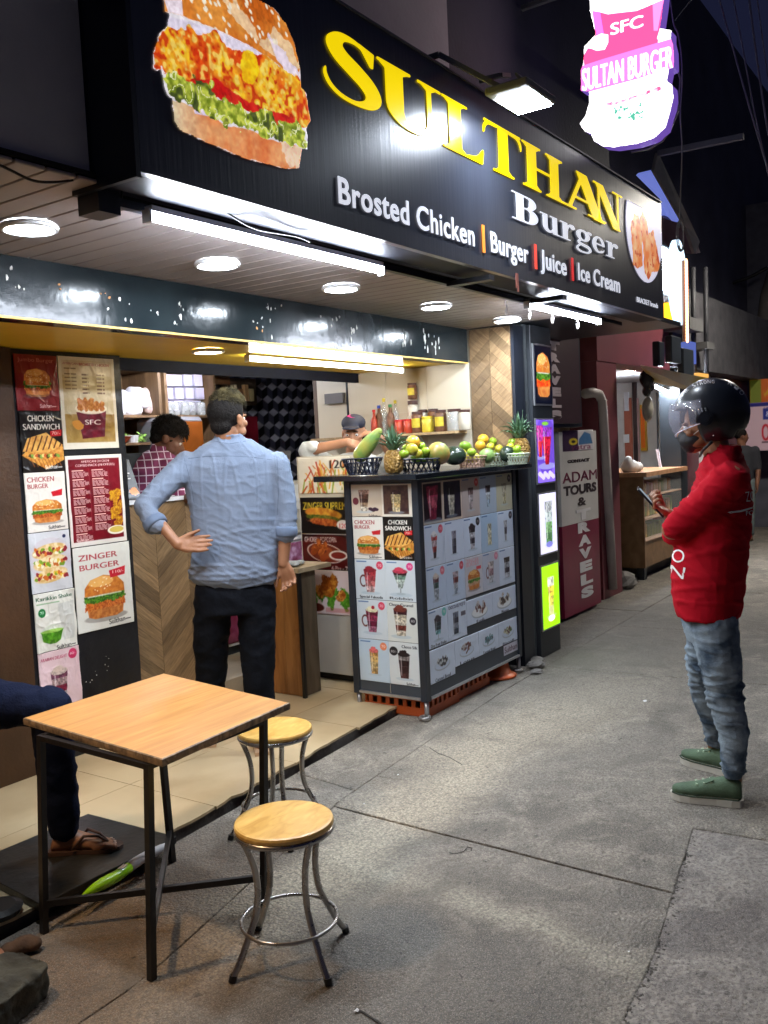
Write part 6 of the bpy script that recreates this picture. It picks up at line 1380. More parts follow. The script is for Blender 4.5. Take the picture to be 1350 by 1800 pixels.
MB().prism(offp(HP, 1.0), lambda u, v, t: (SXp + t, 2.30 - u, v), .002, .10).build('sign_body', mat('purple lit body', (.05, .03, .12), .5, emit=(.25, .12, .7), estr=.5), sf)
MB().tube([sfn(*sfp(1190, 250 - 0), 0)] and [onX(x, y, SXp + .1) for x, y in ((1110, 268), (1140, 262), (1165, 248), (1180, 225), (1192, 195), (1196, 140), (1185, 95))], .006, 6).build('steel_hoop', m_fl, sf, smooth=True)
MB().bar((SXp + .05, 2.14, 4.9), (SXp + .05, 2.14, 3.55), .02).build('hanger', m_fl, sf) if False else None
MB().bar((SXp + .06, 2.62, 4.42), (SXp + .06, 1.5, 4.42), .03).build('support_arm', m_fl, sf)
m_wire = mat('grey wire', (.22, .22, .26), .4)
cable([onX(*p, 5.7) for p in ((1176, -20), (1184, 40), (1192, 60), (1198, 100), (1199, 150), (1196, 200), (1199, 260), (1197, 330), (1194, 400))], .005, 'grey wire hanging down from the neon sign past the canopy', m_=m_wire)
b = MB(); p = onX(1196, 415, 5.7)
b2 = MB(); 
for k in range(5): b2.ring(p + np.array([0, (k - 2) * .006, -.0]), .045, .0028, 14, 5, ax=(.9, .1 * (k - 2), .15))
b2.v = [(v[0], p[1] + (v[1] - p[1]) * .42, p[2] + (v[2] - p[2]) * 2.0) for v in b2.v]
tag(b2.build('wire_coil', m_wire, smooth=True), 'coil of spare wire hanging at the end of the grey wire', 'wire coil')
# =================================================================== sky lines, far street
for i, (pts, r_, lb) in enumerate((
 (((1262, -10), (1290, 90), (1318, 190), (1360, 330)), .006, 'leftmost of the pale overhead wires at the top right'),
 (((1288, -10), (1305, 80), (1325, 190), (1345, 280), (1365, 370)), .005, 'overhead wire in the middle of the bunch at the top right'),
 (((1316, -10), (1330, 100), (1345, 200), (1362, 300)), .007, 'thickest overhead wire at the top right corner'),
 (((1330, -10), (1342, 80), (1356, 180)), .004, 'rightmost thin overhead wire at the top right corner'),
 (((1186, 36), (1215, 0), (1240, -20)), .003, 'thin wire slanting up from the neon sign'))):
 cable([onX(*p, 6.5 + .2 * i) for p in pts], r_, lb, None, m_wire)
m_far = mat('far grey facade', (.24, .23, .24), .8, var=.2, vscale=.8, bump=.2); m_far2 = mat('far pale facade', (.42, .41, .41), .8, var=.12, vscale=.6); m_far3 = mat('far dark facade', (.10, .10, .13), .8, var=.2)
m_win = mat('dark window', (.01, .012, .02), .2)
def farbox(name, px0, py0, px1, py1, X, depth, m_, label, wins=(), z0=0.0, cat='building'):
 a, b = onX(px0, py0, X), onX(px1, py1, X); y1, y0 = float(a[1]), float(b[1]); z1 = float(max(a[2], b[2])) if py0 < py1 else float(a[2])
 t = empty(name, (X, (y0 + y1) / 2, z0), label, cat)
 MB().box((X, min(y0, y1), z0), (X + depth, max(y0, y1), float(a[2]))).build('wall', m_, t)
 for (wx, wy, ww, wh) in wins:
  p, q = onX(wx, wy, X), onX(wx + ww, wy + wh, X)
  MB().box((X - .05, float(q[1]), float(q[2])), (X - .004, float(p[1]), float(p[2]))).build('window', m_win, t)
 return t
farbox('far_building', 1262, 478, 1345, 900, 30, 8, m_far2, 'pale building with a rounded top closing the end of the street', ((1275, 560, 14, 40), (1300, 700, 30, 6), (1270, 690, 14, 8)))
farbox('far_building', 1220, 330, 1268, 900, 34, 8, m_far3, 'dark building at the end of the street left of the pale one', ((1230, 480, 10, 20), (1245, 520, 10, 20)))
farbox('far_building', 1335, 430, 1420, 900, 28, 8, m_far3, 'dark tall building at the right edge of the street', ((1340, 480, 8, 18),))
farbox('far_building', 1290, 560, 1335, 760, 26, 2, m_far, 'low grey block in front of the pale end building', ((1300, 600, 12, 20), (1300, 640, 12, 20), (1318, 600, 12, 20)))
b = MB(); p = onX(1290, 500, 31); b.lathe([(1.3, -.3), (1.35, .5), (1.2, .8), (.4, 1.0), (0, 1.02)], p, 24); tag(b.build('water_tank', m_far2, smooth=True), 'rounded pale water tank on the roof at the end of the street', 'water tank')
st = empty('steel_rack', onX(1265, 500, 20), 'sloping steel lattice frame on the far facade', 'steel frame')
for k in range(6):
 y = 455 + k * 14; MB().bar(onX(1232, y, 20), onX(1262 + k * 7 * (1 if k < 4 else .6), y + 4, 20), .05).build('rail', m_wire, st)
MB().bar(onX(1262, 455, 20), onX(1292, 520, 20), .05).build('rail', m_wire, st)
MB().bar(onX(1292, 520, 20), onX(1258, 552, 20), .05).build('rail', m_wire, st)
for k, (pts, lb) in enumerate(((((1215, 470), (1260, 500), (1310, 490), (1350, 470)), 'sagging dark street cable, topmost across the far facade'), (((1262, 596), (1290, 606), (1320, 604), (1355, 585)), 'dark cable sagging just above the helmet level'), (((1262, 600), (1300, 620), (1330, 628), (1356, 626)), 'second dark cable hanging below the first'), (((1240, 570), (1290, 605), (1320, 632), (1350, 640)), 'thick dark cable slanting down to the right far away'))):
 cable([onX(*p, 16 + k) for p in pts], .03, lb)
tr = empty('bare_tree', onX(1345, 700, 17), 'pale bare tree limbs at the right edge above the crowd', 'tree')
m_bark = mat('pale bark', (.16, .14, .13), .8, var=.2)
b = MB()
b.tube([onX(1375, 440, 17), onX(1350, 520, 17), (onX(1342, 560, 17)), onX(1328, 620, 17), onX(1322, 640, 17)], [.14, .13, .11, .08, .05], 8); b.build('limb', m_bark, tr, smooth=True)
MB().tube([onX(1275, 650, 17), onX(1300, 640, 17), onX(1330, 645, 17), onX(1375, 660, 17)], [.05, .08, .10, .14], 8).build('limb', m_bark, tr, smooth=True)
MB().tube([onX(1272, 690, 17), onX(1278, 650, 17), onX(1270, 610, 17)], [.05, .05, .03], 8).build('limb', m_bark, tr, smooth=True)
hs = empty('far_shop_row', (18, 4, 0), 'dim shop fronts beyond the sweet shop with a small bright window', 'building')
MB().box((17.0, 3.4, 0), (40, 6, 5.5)).build('wall', m_far3, hs)
a, b = onX(1240, 640, 24), onX(1266, 660, 24)
lw = MB().box((24, float(b[1]), float(b[2])), (24.1, float(a[1]), float(a[2]))); tag(lw.build('lit_sign', emat('violet sign glow', (.6, .5, 1.0), 3.0)), 'small bright violet sign above the helmet', 'sign')
bn = Cv(2.6, 1.6, 90, (200, 170, 180)); bn.put(bn.rect(0, 0, 1, .05), (30, 30, 110)); bn.put(bn.rect(.45, .08, 1, .22), (30, 40, 130)); bn.text('USA NAIL', .47, .06, .05, (30, 30, 110), .3); bn.text('& Tax', .5, .11, .07, (230, 230, 240), .3); bn.text('OWAY', .42, .26, .22, (190, 20, 40), .55, bold=1); bn.put(bn.rect(.42, .5, 1, .515), (60, 30, 40))
a, b = onX(1296, 710, 15), onX(1400, 790, 15)
y1, y0, z1, z0 = float(a[1]), float(b[1]), float(a[2]), float(b[2])
tag(sheet('street_banner', bn, lambda u, v, t: (15 - t, y1 + (y0 - y1) * u, z0 + (z1 - z0) * v), print_mat('dim banner print', .5, estr=.10, bump=.1), None, thick=.02), 'pale banner with red letters OW at the right edge', 'banner')
ob = Cv(2, .8, 60, (190, 90, 30)); ob.put(ob.ell(.7, .2, .35, .2, 0, .3, 8), (206, 60, 30), (190, 160, 40), 9); ob.put(ob.rect(0, 0, .25, 1), (110, 120, 40))
a, b = onX(1318, 668, 15.2), onX(1400, 708, 15.2)
Y1, Y0, Z1, Z0 = float(a[1]), float(b[1]), float(a[2]), float(b[2])
tag(sheet('stall_banner', ob, lambda u, v, t: (15.2 - t, Y1 + (Y0 - Y1) * u, Z0 + (Z1 - Z0) * v), print_mat('dim banner print', .5, estr=.10), None, thick=.02), 'orange and green banner above the pale one at the right edge', 'banner')
tag(MB().box((15.6, -3.4, 0), (16.5, float(onX(1305, 800, 15.6)[1]), float(onX(1340, 792, 15.6)[2]))).build('dark_stall', m_far3), 'dark stall under the pale banner at the right edge', 'stall')
tag(MB().box((11.10, 3.25, 0), (11.35, 3.5, 2.375)).build('dark_post', m_blk), 'dark post at the far end of the sweet counter', 'post')
tag(MB().box((11.36, 3.45, 0), (15.5, 3.54, 2.37)).build('shutter', mat('dark red shutter', (.10, .02, .03), .5)), 'dark red shutter behind the face mask of the man in red', 'shutter')
def farbit(name, px0, py0, px1, py1, Y, m_, label, cat, dep=.12):
 p, q = onY(px0, py0, Y), onY(px1, py1, Y)
 b = MB(); b.box((p[0], Y, q[2]), (q[0], Y + dep, p[2])); b.box((p[0] - .03, Y + dep + .001, q[2] - .03), (q[0] + .03, Y + dep + .05, p[2] + .03)) if 0 else None
 return tag(b.build(name, m_), label, cat)
farbit('shop_sign', 1228, 655, 1246, 676, 2.9, emat('amber far sign', (1.0, .5, .12), .9), 'small amber lit sign above the helmet visor', 'sign')
farbit('shop_sign', 1214, 600, 1224, 640, 3.0, emat('dim blue far sign', (.18, .25, .8), .5), 'narrow dim blue sign left of the far stalls', 'sign')
farbit('air_conditioner', 1212, 556, 1236, 584, 2.95, mat('ac casing', (.10, .10, .10), .6), 'pale air conditioner box on the wall right of the rope light', 'air conditioner', .3)
farbit('air_conditioner', 1243, 600, 1256, 615, 3.0, mat('ac casing', (.10, .10, .10), .6), 'smaller far air conditioner box on the dark wall', 'air conditioner', .3)
for i, (px, lb) in enumerate(((1218, 'vertical wall pipe nearest the rope light'), (1240, 'thin wall pipe farther down the street'))):
 tag(MB().tube([onY(px, 470, 3.05), onY(px + 2, 655, 3.05)], .03, 8).build('wall_pipe', mat('dull grey pipe', (.03, .03, .035), .6), smooth=True), lb, 'pipe')
r = random.Random(21)
for i, (y, z, c, lb) in enumerate(((1.6, 2.6, (1, .75, .4), 'warm lamp glowing far down the street, nearest the helmet'), (.4, 3.2, (.8, .85, 1.0), 'cool white lamp far down the street at the right edge'), (-.4, 2.2, (1, .6, .3), 'orange lamp low at the far right edge'))):
 p = P0 = onX((1268, 1322, 1342)[i], (655, 560, 690)[i], 27.0); tag(MB().ell(p, .10, None, 10, 8).build('street_lamp', emat('far lamp %d' % i, c, 9.0)), lb, 'lamp')
# =================================================================== table
m_top = wood_mat('table laminate', (0.42, 0.19, 0.048), (0.57, 0.29, 0.088), (1.2, 16, 16), .38, 2.2, obj_random=0.0)
m_edge2 = wood_mat('worn table edge', (0.09, 0.065, 0.045), (0.36, 0.25, 0.15), (8, 8, 8), .6, 4, obj_random=0)
m_bmet = mat('black painted steel', (0.012, 0.011, 0.012), .38, var=.3, bump=.1)
TZ = .70
TC = [g(40, 1262, TZ), g(285, 1335, TZ), g(510, 1235, TZ), g(288, 1183, TZ)]
table = empty('square_table', (2.1, 2.5, 0), 'square wooden table with black steel legs in the foreground', 'table')
tc = [V3(p) for p in TC]; ce = sum(tc, Vector()) / 4
b = MB(); ins = [ce + (p - ce) * .985 for p in tc]
b.prism([(p.x, p.y) for p in ins], lambda u, v, t: (u, v, t), TZ - .022, TZ); b.build('tabletop', m_top, table)
b = MB(); n = 4
for i in range(4):
 p, q = tc[i], tc[(i + 1) % 4]; pi_, qi = ins[i] + (p - ins[i]) * .08, ins[(i + 1) % 4] + (q - ins[(i + 1) % 4]) * .08
 pts = []
 for a_, ai in ((p, pi_), (q, qi)):
  d = (a_ - ai)
  pts += [ai + Vector((0, 0, .0005)), ai + d * .8 + Vector((0, 0, -.002)), a_ + Vector((0, 0, -.012)), ai + d * .8 + Vector((0, 0, -.024)), ai + Vector((0, 0, -.026))]
 b.add(pts, [(k, k + 1, k + 6, k + 5) for k in range(4)] + [(4, 0, 5, 9), (0, 1, 2, 3, 4), (9, 8, 7, 6, 5)])
b.build('edge_band', m_edge2, table)
feet = [g(78, 1640), g(267, 1722), g(465, 1590), g(303, 1515)]; tops = [g(72, 1292, .672), g(261, 1342, .672), g(463, 1264, .672), g(289, 1347, .672)]
tops[3] = np.array([tops[2][0] + tops[0][0] - tops[1][0], tops[0][1] + tops[2][1] - tops[1][1], .672])
LEG = []
for f_, t_ in zip(feet, tops): MB().bar(f_, t_, .022, .022, up=(0, 1, 0)).build('leg', m_bmet, table); LEG.append((V3(f_), V3(t_)))
def on_leg(i, z): f_, t_ = LEG[i]; return f_ + (t_ - f_) * (z / .672)
for i, j, z in ((0, 2, .10), (1, 3, .125)): MB().bar(on_leg(i, z), on_leg(j, z), .016, .022).build('cross_brace', m_bmet, table)
for i, j in ((0, 1), (1, 2), (2, 3), (3, 0)): MB().bar(on_leg(i, .664), on_leg(j, .664), .02, .018).build('top_rail', m_bmet, table)
# =================================================================== stools
m_seat = wood_mat('stool seat wood', (0.56, 0.30, 0.06), (0.78, 0.49, 0.14), (3, 8, 8), .35, 3.5, coat=.25, obj_random=.04)
m_chr = mat('worn chrome', (0.42, 0.40, 0.38), .28, metal=.9, var=.15, vscale=12, rvar=.1)
def make_stool(cx_, cy_, ph, label, zt=.45):
 t = empty('round_stool', (cx_, cy_, 0), label, 'stool', 'round stools at the wooden table')
 MB().lathe([(.148, 0), (.156, .004), (.157, .014), (.154, .021), (.146, .023), (.0, .0235)], (cx_, cy_, zt - .0235), 40).build('seat', m_seat, t, smooth=False)
 MB().ring((cx_, cy_, zt - .030), .150, .009, 40, 8).build('seat_ring', m_chr, t, smooth=True)
 for k in range(4):
  a = R_(ph + 90 * k); d = Vector((math.cos(a), math.sin(a), 0)); c_ = Vector((cx_, cy_, 0))
  prof = [(.145, zt - .035), (.130, zt - .07), (.112, zt - .13), (.107, zt - .20), (.118, zt - .27), (.150, .11), (.185, .045), (.212, .008)]
  P = [c_ + d * r_ + Vector((0, 0, z)) for r_, z in prof]; Q = []
  for i in range(len(P) - 1):
   p0, p1, p2, p3 = P[max(i - 1, 0)], P[i], P[i + 1], P[min(i + 2, len(P) - 1)]
   for s_ in range(4):
    q = s_ / 4; Q.append(.5 * ((2 * p1) + (-p0 + p2) * q + (2 * p0 - 5 * p1 + 4 * p2 - p3) * q * q + (-p0 + 3 * p1 - 3 * p2 + p3) * q ** 3))
  Q.append(P[-1]); lg = MB().tube(Q, .0105, 10).build('leg', m_chr, t, smooth=True)
  MB().tube([P[-1] + Vector((0, 0, -.007)), P[-1] + Vector((0, 0, .012)) - d * .006], .0125, 10).build('rubber_foot', m_bmet, lg)
 MB().ring((cx_, cy_, .125), .152, .006, 40, 8).build('foot_ring', m_chr, t, smooth=True)
 return t
make_stool(2.075, 1.872, 72, 'nearest round stool with a worn yellow wooden seat and chrome legs')
make_stool(2.78, 2.53, 52, 'farther round stool partly behind the table corner')
s3 = g(-60, 1500); make_stool(float(s3[0]) - .05, float(s3[1]) + .12, 0, 'stool under the seated person, one chrome leg showing at the left edge')
# =================================================================== granite slab, umbrella roll
m_gran = mat('dusty black granite', (0.03, 0.03, 0.028), .32, var=.3, vscale=3, col2=(0.012, 0.012, 0.012), bump=.15)
gz = .046
gp = [g(310, 1470, gz + .03), g(155, 1430, gz + .03), g(-60, 1520, gz + .03), g(72, 1590, gz + .03)]
b = MB(); b.prism([(p[0], p[1]) for p in reversed(gp)], lambda u, v, t: (u, v, t), gz, gz + .03); b.v = b.v
tag(b.build('stone_slab', m_gran, bevel=.002), 'dusty black granite slab under the seated person, laid over the platform edge', 'stone slab')
rl = empty('rolled_banner', g(210, 1540, .03), 'lime green and white rolled banner lying at the platform edge under the table', 'rolled banner')
A_, B_ = V3(g(140, 1579, .075)), V3(g(292, 1484, .06)); nn = 14; Q = [A_.lerp(B_, i / (nn - 1)) for i in range(nn)]
Q = [q + Vector((0, 0, .012 * math.sin(i * .9))) * .3 for i, q in enumerate(Q)]
rr_ = [.003, .011, .017, .021, .022, .021, .020]
b = MB(); b.tube(Q[:8], rr_ + [.020], 12); b.build('green_part', mat('lime green plastic', srgb('9ae000'), .3, var=.06, vscale=20, bump=.4, bscale=30, emit=srgb('9ae000'), estr=.0, coat=.3), rl, smooth=True)
b = MB(); b.tube(Q[7:], [.0205, .020, .019, .019, .018, .018, .017], 12); b.build('white_part', mat('white plastic', (.72, .72, .76), .4, bump=.4, bscale=30), rl, smooth=True)
b = MB(); d = (Q[7] - Q[6]).normalized(); s_ = d.cross(Vector((0, 0, 1))).normalized(); c_ = Q[6] + Vector((0, 0, .0225)); 
b.add([c_ + s_ * .012 - d * .018, c_ + s_ * .012 + d * .018, c_ - s_ * .008 + d * .018, c_ - s_ * .008 - d * .018], [(0, 1, 2, 3)]); b.build('paper_label', mat('white paper', (.78, .78, .85), .6), rl)
b = MB(); tp_ = [g(*q, .10) for q in ((-40, 1690), (5, 1676), (30, 1668), (62, 1680), (86, 1688), (80, 1704), (52, 1722), (20, 1752), (-40, 1790))]
b.add([tuple(q) for q in tp_] + [(q[0] - .015 * (i % 3), q[1] + .01 * (i % 2), .0) for i, q in enumerate(tp_)], [tuple(range(9)), tuple(reversed(range(9, 18)))] + [(i, i + 9, (i + 1) % 9 + 9, (i + 1) % 9) for i in range(9)])
def rockwr(co, no):
 n_ = snoise(co, (14, 14, 14), 3); n2_ = snoise(co, (40, 40, 40), 9); co = co + no * (n_ * .012 + n2_ * .007)[:, None]; co[:, 2] = np.maximum(co[:, 2], .001); return co
o = fuse(b, 'concrete_block', .007, mat('grey green concrete', (.085, .085, .065), .9, col2=(.02, .02, .018), vscale=8, bump=.9, bscale=40), smooth_it=1, wr=rockwr)
tag(o, 'broken dark concrete block in the bottom left corner', 'concrete block')
b = MB(); p = V3(g(38, 1662, .03)); b.ell(p, (.055, .03, .028)); b.ell(p + Vector((-.04, .01, .0)), (.035, .03, .025)); b.ell(p + Vector((.03, -.02, -.004)), (.03, .026, .022))
o = fuse(b, 'clay_lump', .006, mat('brown clay', (.10, .055, .03), .9, col2=(.05, .03, .02), vscale=12, bump=.7), smooth_it=2)
tag(o, 'brown clay lump lying on the broken concrete block at the left edge', 'clay lump')
b = MB(); p = V3(g(-4, 1606, .052)); b.lathe([(.0, 0), (.075, 0), (.085, .02), (.06, .03), (0, .03)], p, 24)
tag(b.build('black_dish', mat('black rubber', (.012, .012, .012), .35, var=.2), smooth=False), 'black rubber dish edge on the cream tiles at the left edge', 'dish')
# =================================================================== fruit and baskets on the cart
KT = KZ1 + .036
def bask(c, R0, R1, h, m_, label, slats=22, solid=.35):
 """woven plastic basket, open lattice"""
 t = empty('fruit_basket', (c[0], c[1], KT), label, 'basket', 'fruit baskets on the drinks cart')
 b = MB(); b.lathe([(0, .003), (R0, .003), (R0 + .004, 0), (0, 0)], (c[0], c[1], KT), 24, cap=False); b.build('base', m_, t)
 b = MB(); b.ring((c[0], c[1], KT + h), R1, .005, 32, 6); b.ring((c[0], c[1], KT + h * .72), R0 + (R1 - R0) * .72, .004, 32, 6); b.build('rim', m_, t, smooth=True)
 b = MB()
 for k in range(slats):
  for sgn_ in (1, -1):
   a0 = 2 * PI * k / slats; a1 = a0 + sgn_ * 2 * PI / slats * 1.1
   b.bar((c[0] + R0 * math.cos(a0), c[1] + R0 * math.sin(a0), KT + .002), (c[0] + (R0 + (R1 - R0) * .95) * math.cos(a1), c[1] + (R0 + (R1 - R0) * .95) * math.sin(a1), KT + h * .97), .010, .003)
 w__ = b.build('lattice', m_, t); w__['kind'] = 'stuff'
 return t
m_bb = mat('black basket plastic', (.012, .014, .03), .35); m_pb = mat('pink basket plastic', (.55, .36, .27), .4); m_gb = mat('pale green basket plastic', (.55, .60, .48), .4)
def fm(name, c, c2, rough=.35, vs=8): return mat(name, c, rough, col2=c2, vscale=vs, bump=.08, bscale=60, coat=.15)
f_mango = fm('mango skin', (.75, .26, .02), (.55, .40, .03)); f_lime = fm('lime skin', (.34, .42, .02), (.18, .34, .02)); f_gm = fm('green mango skin', (.22, .34, .03), (.12, .24, .02)); f_yel = fm('yellow fruit skin', (.62, .48, .03), (.40, .40, .04))
f_pap = fm('papaya skin', (.50, .42, .08), (.13, .28, .06), .4, 9); f_pap2 = fm('ripe papaya skin', (.62, .24, .05), (.14, .26, .06), .4, 9); f_wm = fm('dark watermelon skin', (.012, .022, .012), (.03, .05, .03), .25, 6); f_gua = fm('pale melon skin', (.30, .38, .12), (.15, .28, .07), .4, 14)
def fruit(p, r, m_, name, label, cat, rot=None, grp=None, fusepts=None):
 b = MB()
 if fusepts: 
  for q, rr__ in fusepts: b.ell(q, rr__, None, 16, 12)
  o = fuse(b, name, min(.008, rr__ * .3 if not hasattr(rr__, '__len__') else .008), m_, smooth_it=4)
 else: b.ell(p, r, rot, 18, 12); o = b.build(name, m_, None, smooth=True)
 return tag(o, label, cat, grp)
def kp(px, py, Y=None, X=None): return V3(onY(px, py, Y)) if Y else V3(onX(px, py, X))
k1 = onX(637, 815, 4.50); bask((4.50, float(k1[1])), .085, .125, .095, m_bb, 'black lattice bowl holding the long papaya at the left end of the cart')
k2 = onY(740, 815, 2.96); bask((float(k2[0]), 2.96), .105, .135, .075, m_bb, 'black lattice basket of mangoes and limes next to the left pineapple')
k3 = onY(829, 810, 2.95); bask((float(k3[0]), 2.95), .075, .105, .07, m_pb, 'pinkish lattice basket of yellow fruit in the middle of the cart')
k4 = onY(873, 805, 2.95); bask((float(k4[0]), 2.95), .075, .10, .075, m_gb, 'pale green lattice basket right of the light melon')
k5 = onX(909, 803, 5.58); bask((5.58, float(k5[1])), .06, .085, .07, m_gb, 'small pale green basket at the right end of the cart by the pineapple')
a, b_ = kp(634, 799, X=4.50), kp(666, 758, X=4.52)
fruit(None, None, f_pap, 'papaya', 'long green and yellow papaya leaning in the black bowl', 'papaya', fusepts=[(a.lerp(b_, t), .048 - .026 * t + .012 * math.sin(PI * t)) for t in np.linspace(0, 1, 17)])
def pineapple(px, py, X, Y, label, s_=1.0, lean=0.0):
 p = kp(px, py, X=X) if X else kp(px, py, Y=Y); c = (p.x, p.y, KT)
 t = empty('pineapple', c, label, 'pineapple', 'pineapples on the drinks cart')
 prof = [(.030, 0), (.048, .01), (.056, .04), (.057, .08), (.050, .115), (.034, .138), (.0, .142)]
 m_ = _mats.get('pineapple rind')
 if not m_:
  m_ = mat('pineapple rind', (.42, .24, .05), .5, col2=(.22, .12, .03), vscale=20)
  n = m_.node_tree.nodes; l = m_.node_tree.links; v = n.new('ShaderNodeTexVoronoi'); v.inputs['Scale'].default_value = 62; tcn = n.new('ShaderNodeTexCoord'); l.new(tcn.outputs['Object'], v.inputs['Vector'])
  bp = n.new('ShaderNodeBump'); bp.inputs['Strength'].default_value = 1.0; bp.inputs['Distance'].default_value = .012; bp.invert = True; l.new(v.outputs['Distance'], bp.inputs['Height']); l.new(bp.outputs[0], n['Principled BSDF'].inputs['Normal'])
 bb_ = MB().lathe([(r_ * s_, z * s_) for r_, z in prof], c, 30)
 v2 = []
 for i, q in enumerate(bb_.v):
  a_ = math.atan2(q[1] - c[1], q[0] - c[0]); z = q[2] - c[2]; k_ = 1 + .04 * math.sin(a_ * 9 + z * 210) * math.sin(a_ * -9 + z * 210); v2.append((c[0] + (q[0] - c[0]) * k_, c[1] + (q[1] - c[1]) * k_, q[2]))
 bb_.v = v2; bb_.build('fruit_body', m_, t, smooth=True)
 cr_ = MB(); r = random.Random(int(px))
 for ring_, (n_, L, out_) in enumerate(((13, .085, 1.0), (12, .10, .72), (10, .115, .45), (7, .125, .22), (4, .13, .08))):
  for k in range(n_):
   a_ = 2 * PI * k / n_ + ring_ * .5 + r.uniform(-.15, .15); d = Vector((math.cos(a_), math.sin(a_), 0)); w_ = Vector((-d.y, d.x, 0)); L_ = L * r.uniform(.85, 1.1) * s_
   base_ = Vector(c) + Vector((0, 0, (.132 + ring_ * .006) * s_)) + d * .014
   pts = [base_, base_ + d * L_ * .35 * out_ + Vector((0, 0, L_ * (.45 + .1 * (1 - out_)))), base_ + d * L_ * .85 * out_ + Vector((0, 0, L_ * (.80 - .15 * out_))), base_ + d * L_ * 1.2 * out_ + Vector((0, 0, L_ * (1.05 - .55 * out_)))]
   ws = [.010, .0085, .005, .0004]; vs = []
   for q, ww in zip(pts, ws): vs += [q - w_ * ww * s_, q + Vector((0, 0, -.003)) + d * .002, q + w_ * ww * s_]
   fs = []
   for i in range(3): fs += [(3 * i, 3 * i + 1, 3 * i + 4, 3 * i + 3), (3 * i + 1, 3 * i + 2, 3 * i + 5, 3 * i + 4)]
   cr_.add(vs, fs)
 o = cr_.build('leaf_crown', mat('pineapple leaves', (.13, .22, .13), .5, col2=(.05, .12, .06), vscale=10), t); o['kind'] = 'stuff'
pineapple(692, 815, 4.44, None, 'pineapple with spiky crown between the black bowl and black basket', 1.0)
pineapple(914, 800, 5.66, None, 'pineapple at the right end of the cart by the dark column', 1.25)
def rnd(px, py, Y, r, m_, kind, label, rot=None): 
 p = kp(px, py, Y=Y) if px < 888 else kp(px, py, X=5.58 - (2.92 - Y) * .6); return fruit(p, r, m_, kind, label, kind.replace('_', ' '), rot, 'loose fruit on the drinks cart')
RZ = lambda a, ax='Y': Matrix.Rotation(a, 3, ax)
for (px, py, Y, r, m_, kd, lb) in (
 (726, 777, 2.96, (.050, .042, .040), f_mango, 'mango', 'top orange mango of the black basket'), (724, 790, 2.90, (.042, .038, .036), f_yel, 'mango', 'yellow orange mango below the top one in the black basket'), (710, 798, 2.92, (.036, .030, .026), f_lime, 'lime', 'lime at the left rim of the black basket'),
 (741, 784, 2.93, (.025, .025, .024), f_lime, 'lime', 'upper round lime in the black basket right of the mangoes'), (748, 793, 2.90, (.028, .028, .026), f_lime, 'lime', 'lower round lime in the black basket beside the papaya'), (735, 797, 2.88, (.028, .026, .026), f_yel, 'lime', 'yellowish lime low in the front of the black basket'), (714, 789, 3.00, (.03, .03, .028), f_lime, 'lime', 'lime behind the left rim of the black basket'),
 (738, 805, 2.97, (.06, .06, .04), f_gm, 'mango', 'green mango at the bottom of the black basket'),
 (818, 785, 2.97, (.060, .036, .034), f_gm, 'mango', 'large green mango on top of the pinkish basket'), (812, 796, 2.92, (.03, .028, .026), f_yel, 'lemon', 'yellow lemon at the left rim of the pinkish basket'), (829, 795, 2.90, (.034, .030, .028), f_lime, 'lemon', 'yellow green lemon in the front of the pinkish basket'), (844, 783, 2.95, (.038, .036, .034), f_mango, 'mango', 'orange mango at the right of the pinkish basket'), (829, 805, 2.95, (.06, .06, .035), f_yel, 'mango', 'yellow mango at the bottom of the pinkish basket'),
 (849, 772, 3.02, (.044, .038, .036), f_mango, 'mango', 'orange mango highest of all on the cart'), (866, 776, 2.98, (.030, .028, .028), f_lime, 'lime', 'lime right of the highest mango'), (862, 785, 2.92, (.034, .028, .026), f_yel, 'lime', 'yellowish lime below the highest mango'), (877, 789, 2.90, (.034, .030, .028), f_yel, 'mango', 'yellow mango at the front of the first pale green basket'), (884, 775, 2.98, (.042, .036, .036), f_mango, 'mango', 'orange mango above the dark watermelon'), (873, 800, 2.95, (.06, .06, .035), f_lime, 'lime', 'large lime at the bottom of the first pale green basket'),
 (900, 777, 2.97, (.028, .028, .026), f_lime, 'lime', 'topmost lime left of the right pineapple'), (897, 785, 2.92, (.030, .028, .026), f_yel, 'lime', 'yellow lime between watermelon and right pineapple'), (909, 789, 2.88, (.032, .028, .026), f_lime, 'lime', 'lime in the front of the small pale green basket'), (909, 800, 2.90, (.05, .05, .032), f_gm, 'lime', 'dark green lime at the bottom of the small basket')):
 rnd(px, py, Y, r, m_, kd, lb, RZ(random.uniform(-.3, .3)))
rnd(771, 797, 2.86, (.080, .066, .070), f_pap2, 'papaya', 'fat orange and green papaya in the middle of the cart', RZ(.35))
rnd(799, 801, 2.95, (.085, .075, .062), f_wm, 'watermelon', 'dark watermelon behind the fat papaya')
rnd(856, 801, 2.87, (.065, .052, .050), f_gua, 'melon', 'light green melon between two lattice baskets')
rnd(892, 798, 2.88, (.060, .055, .056), f_wm, 'watermelon', 'small dark watermelon left of the right pineapple')
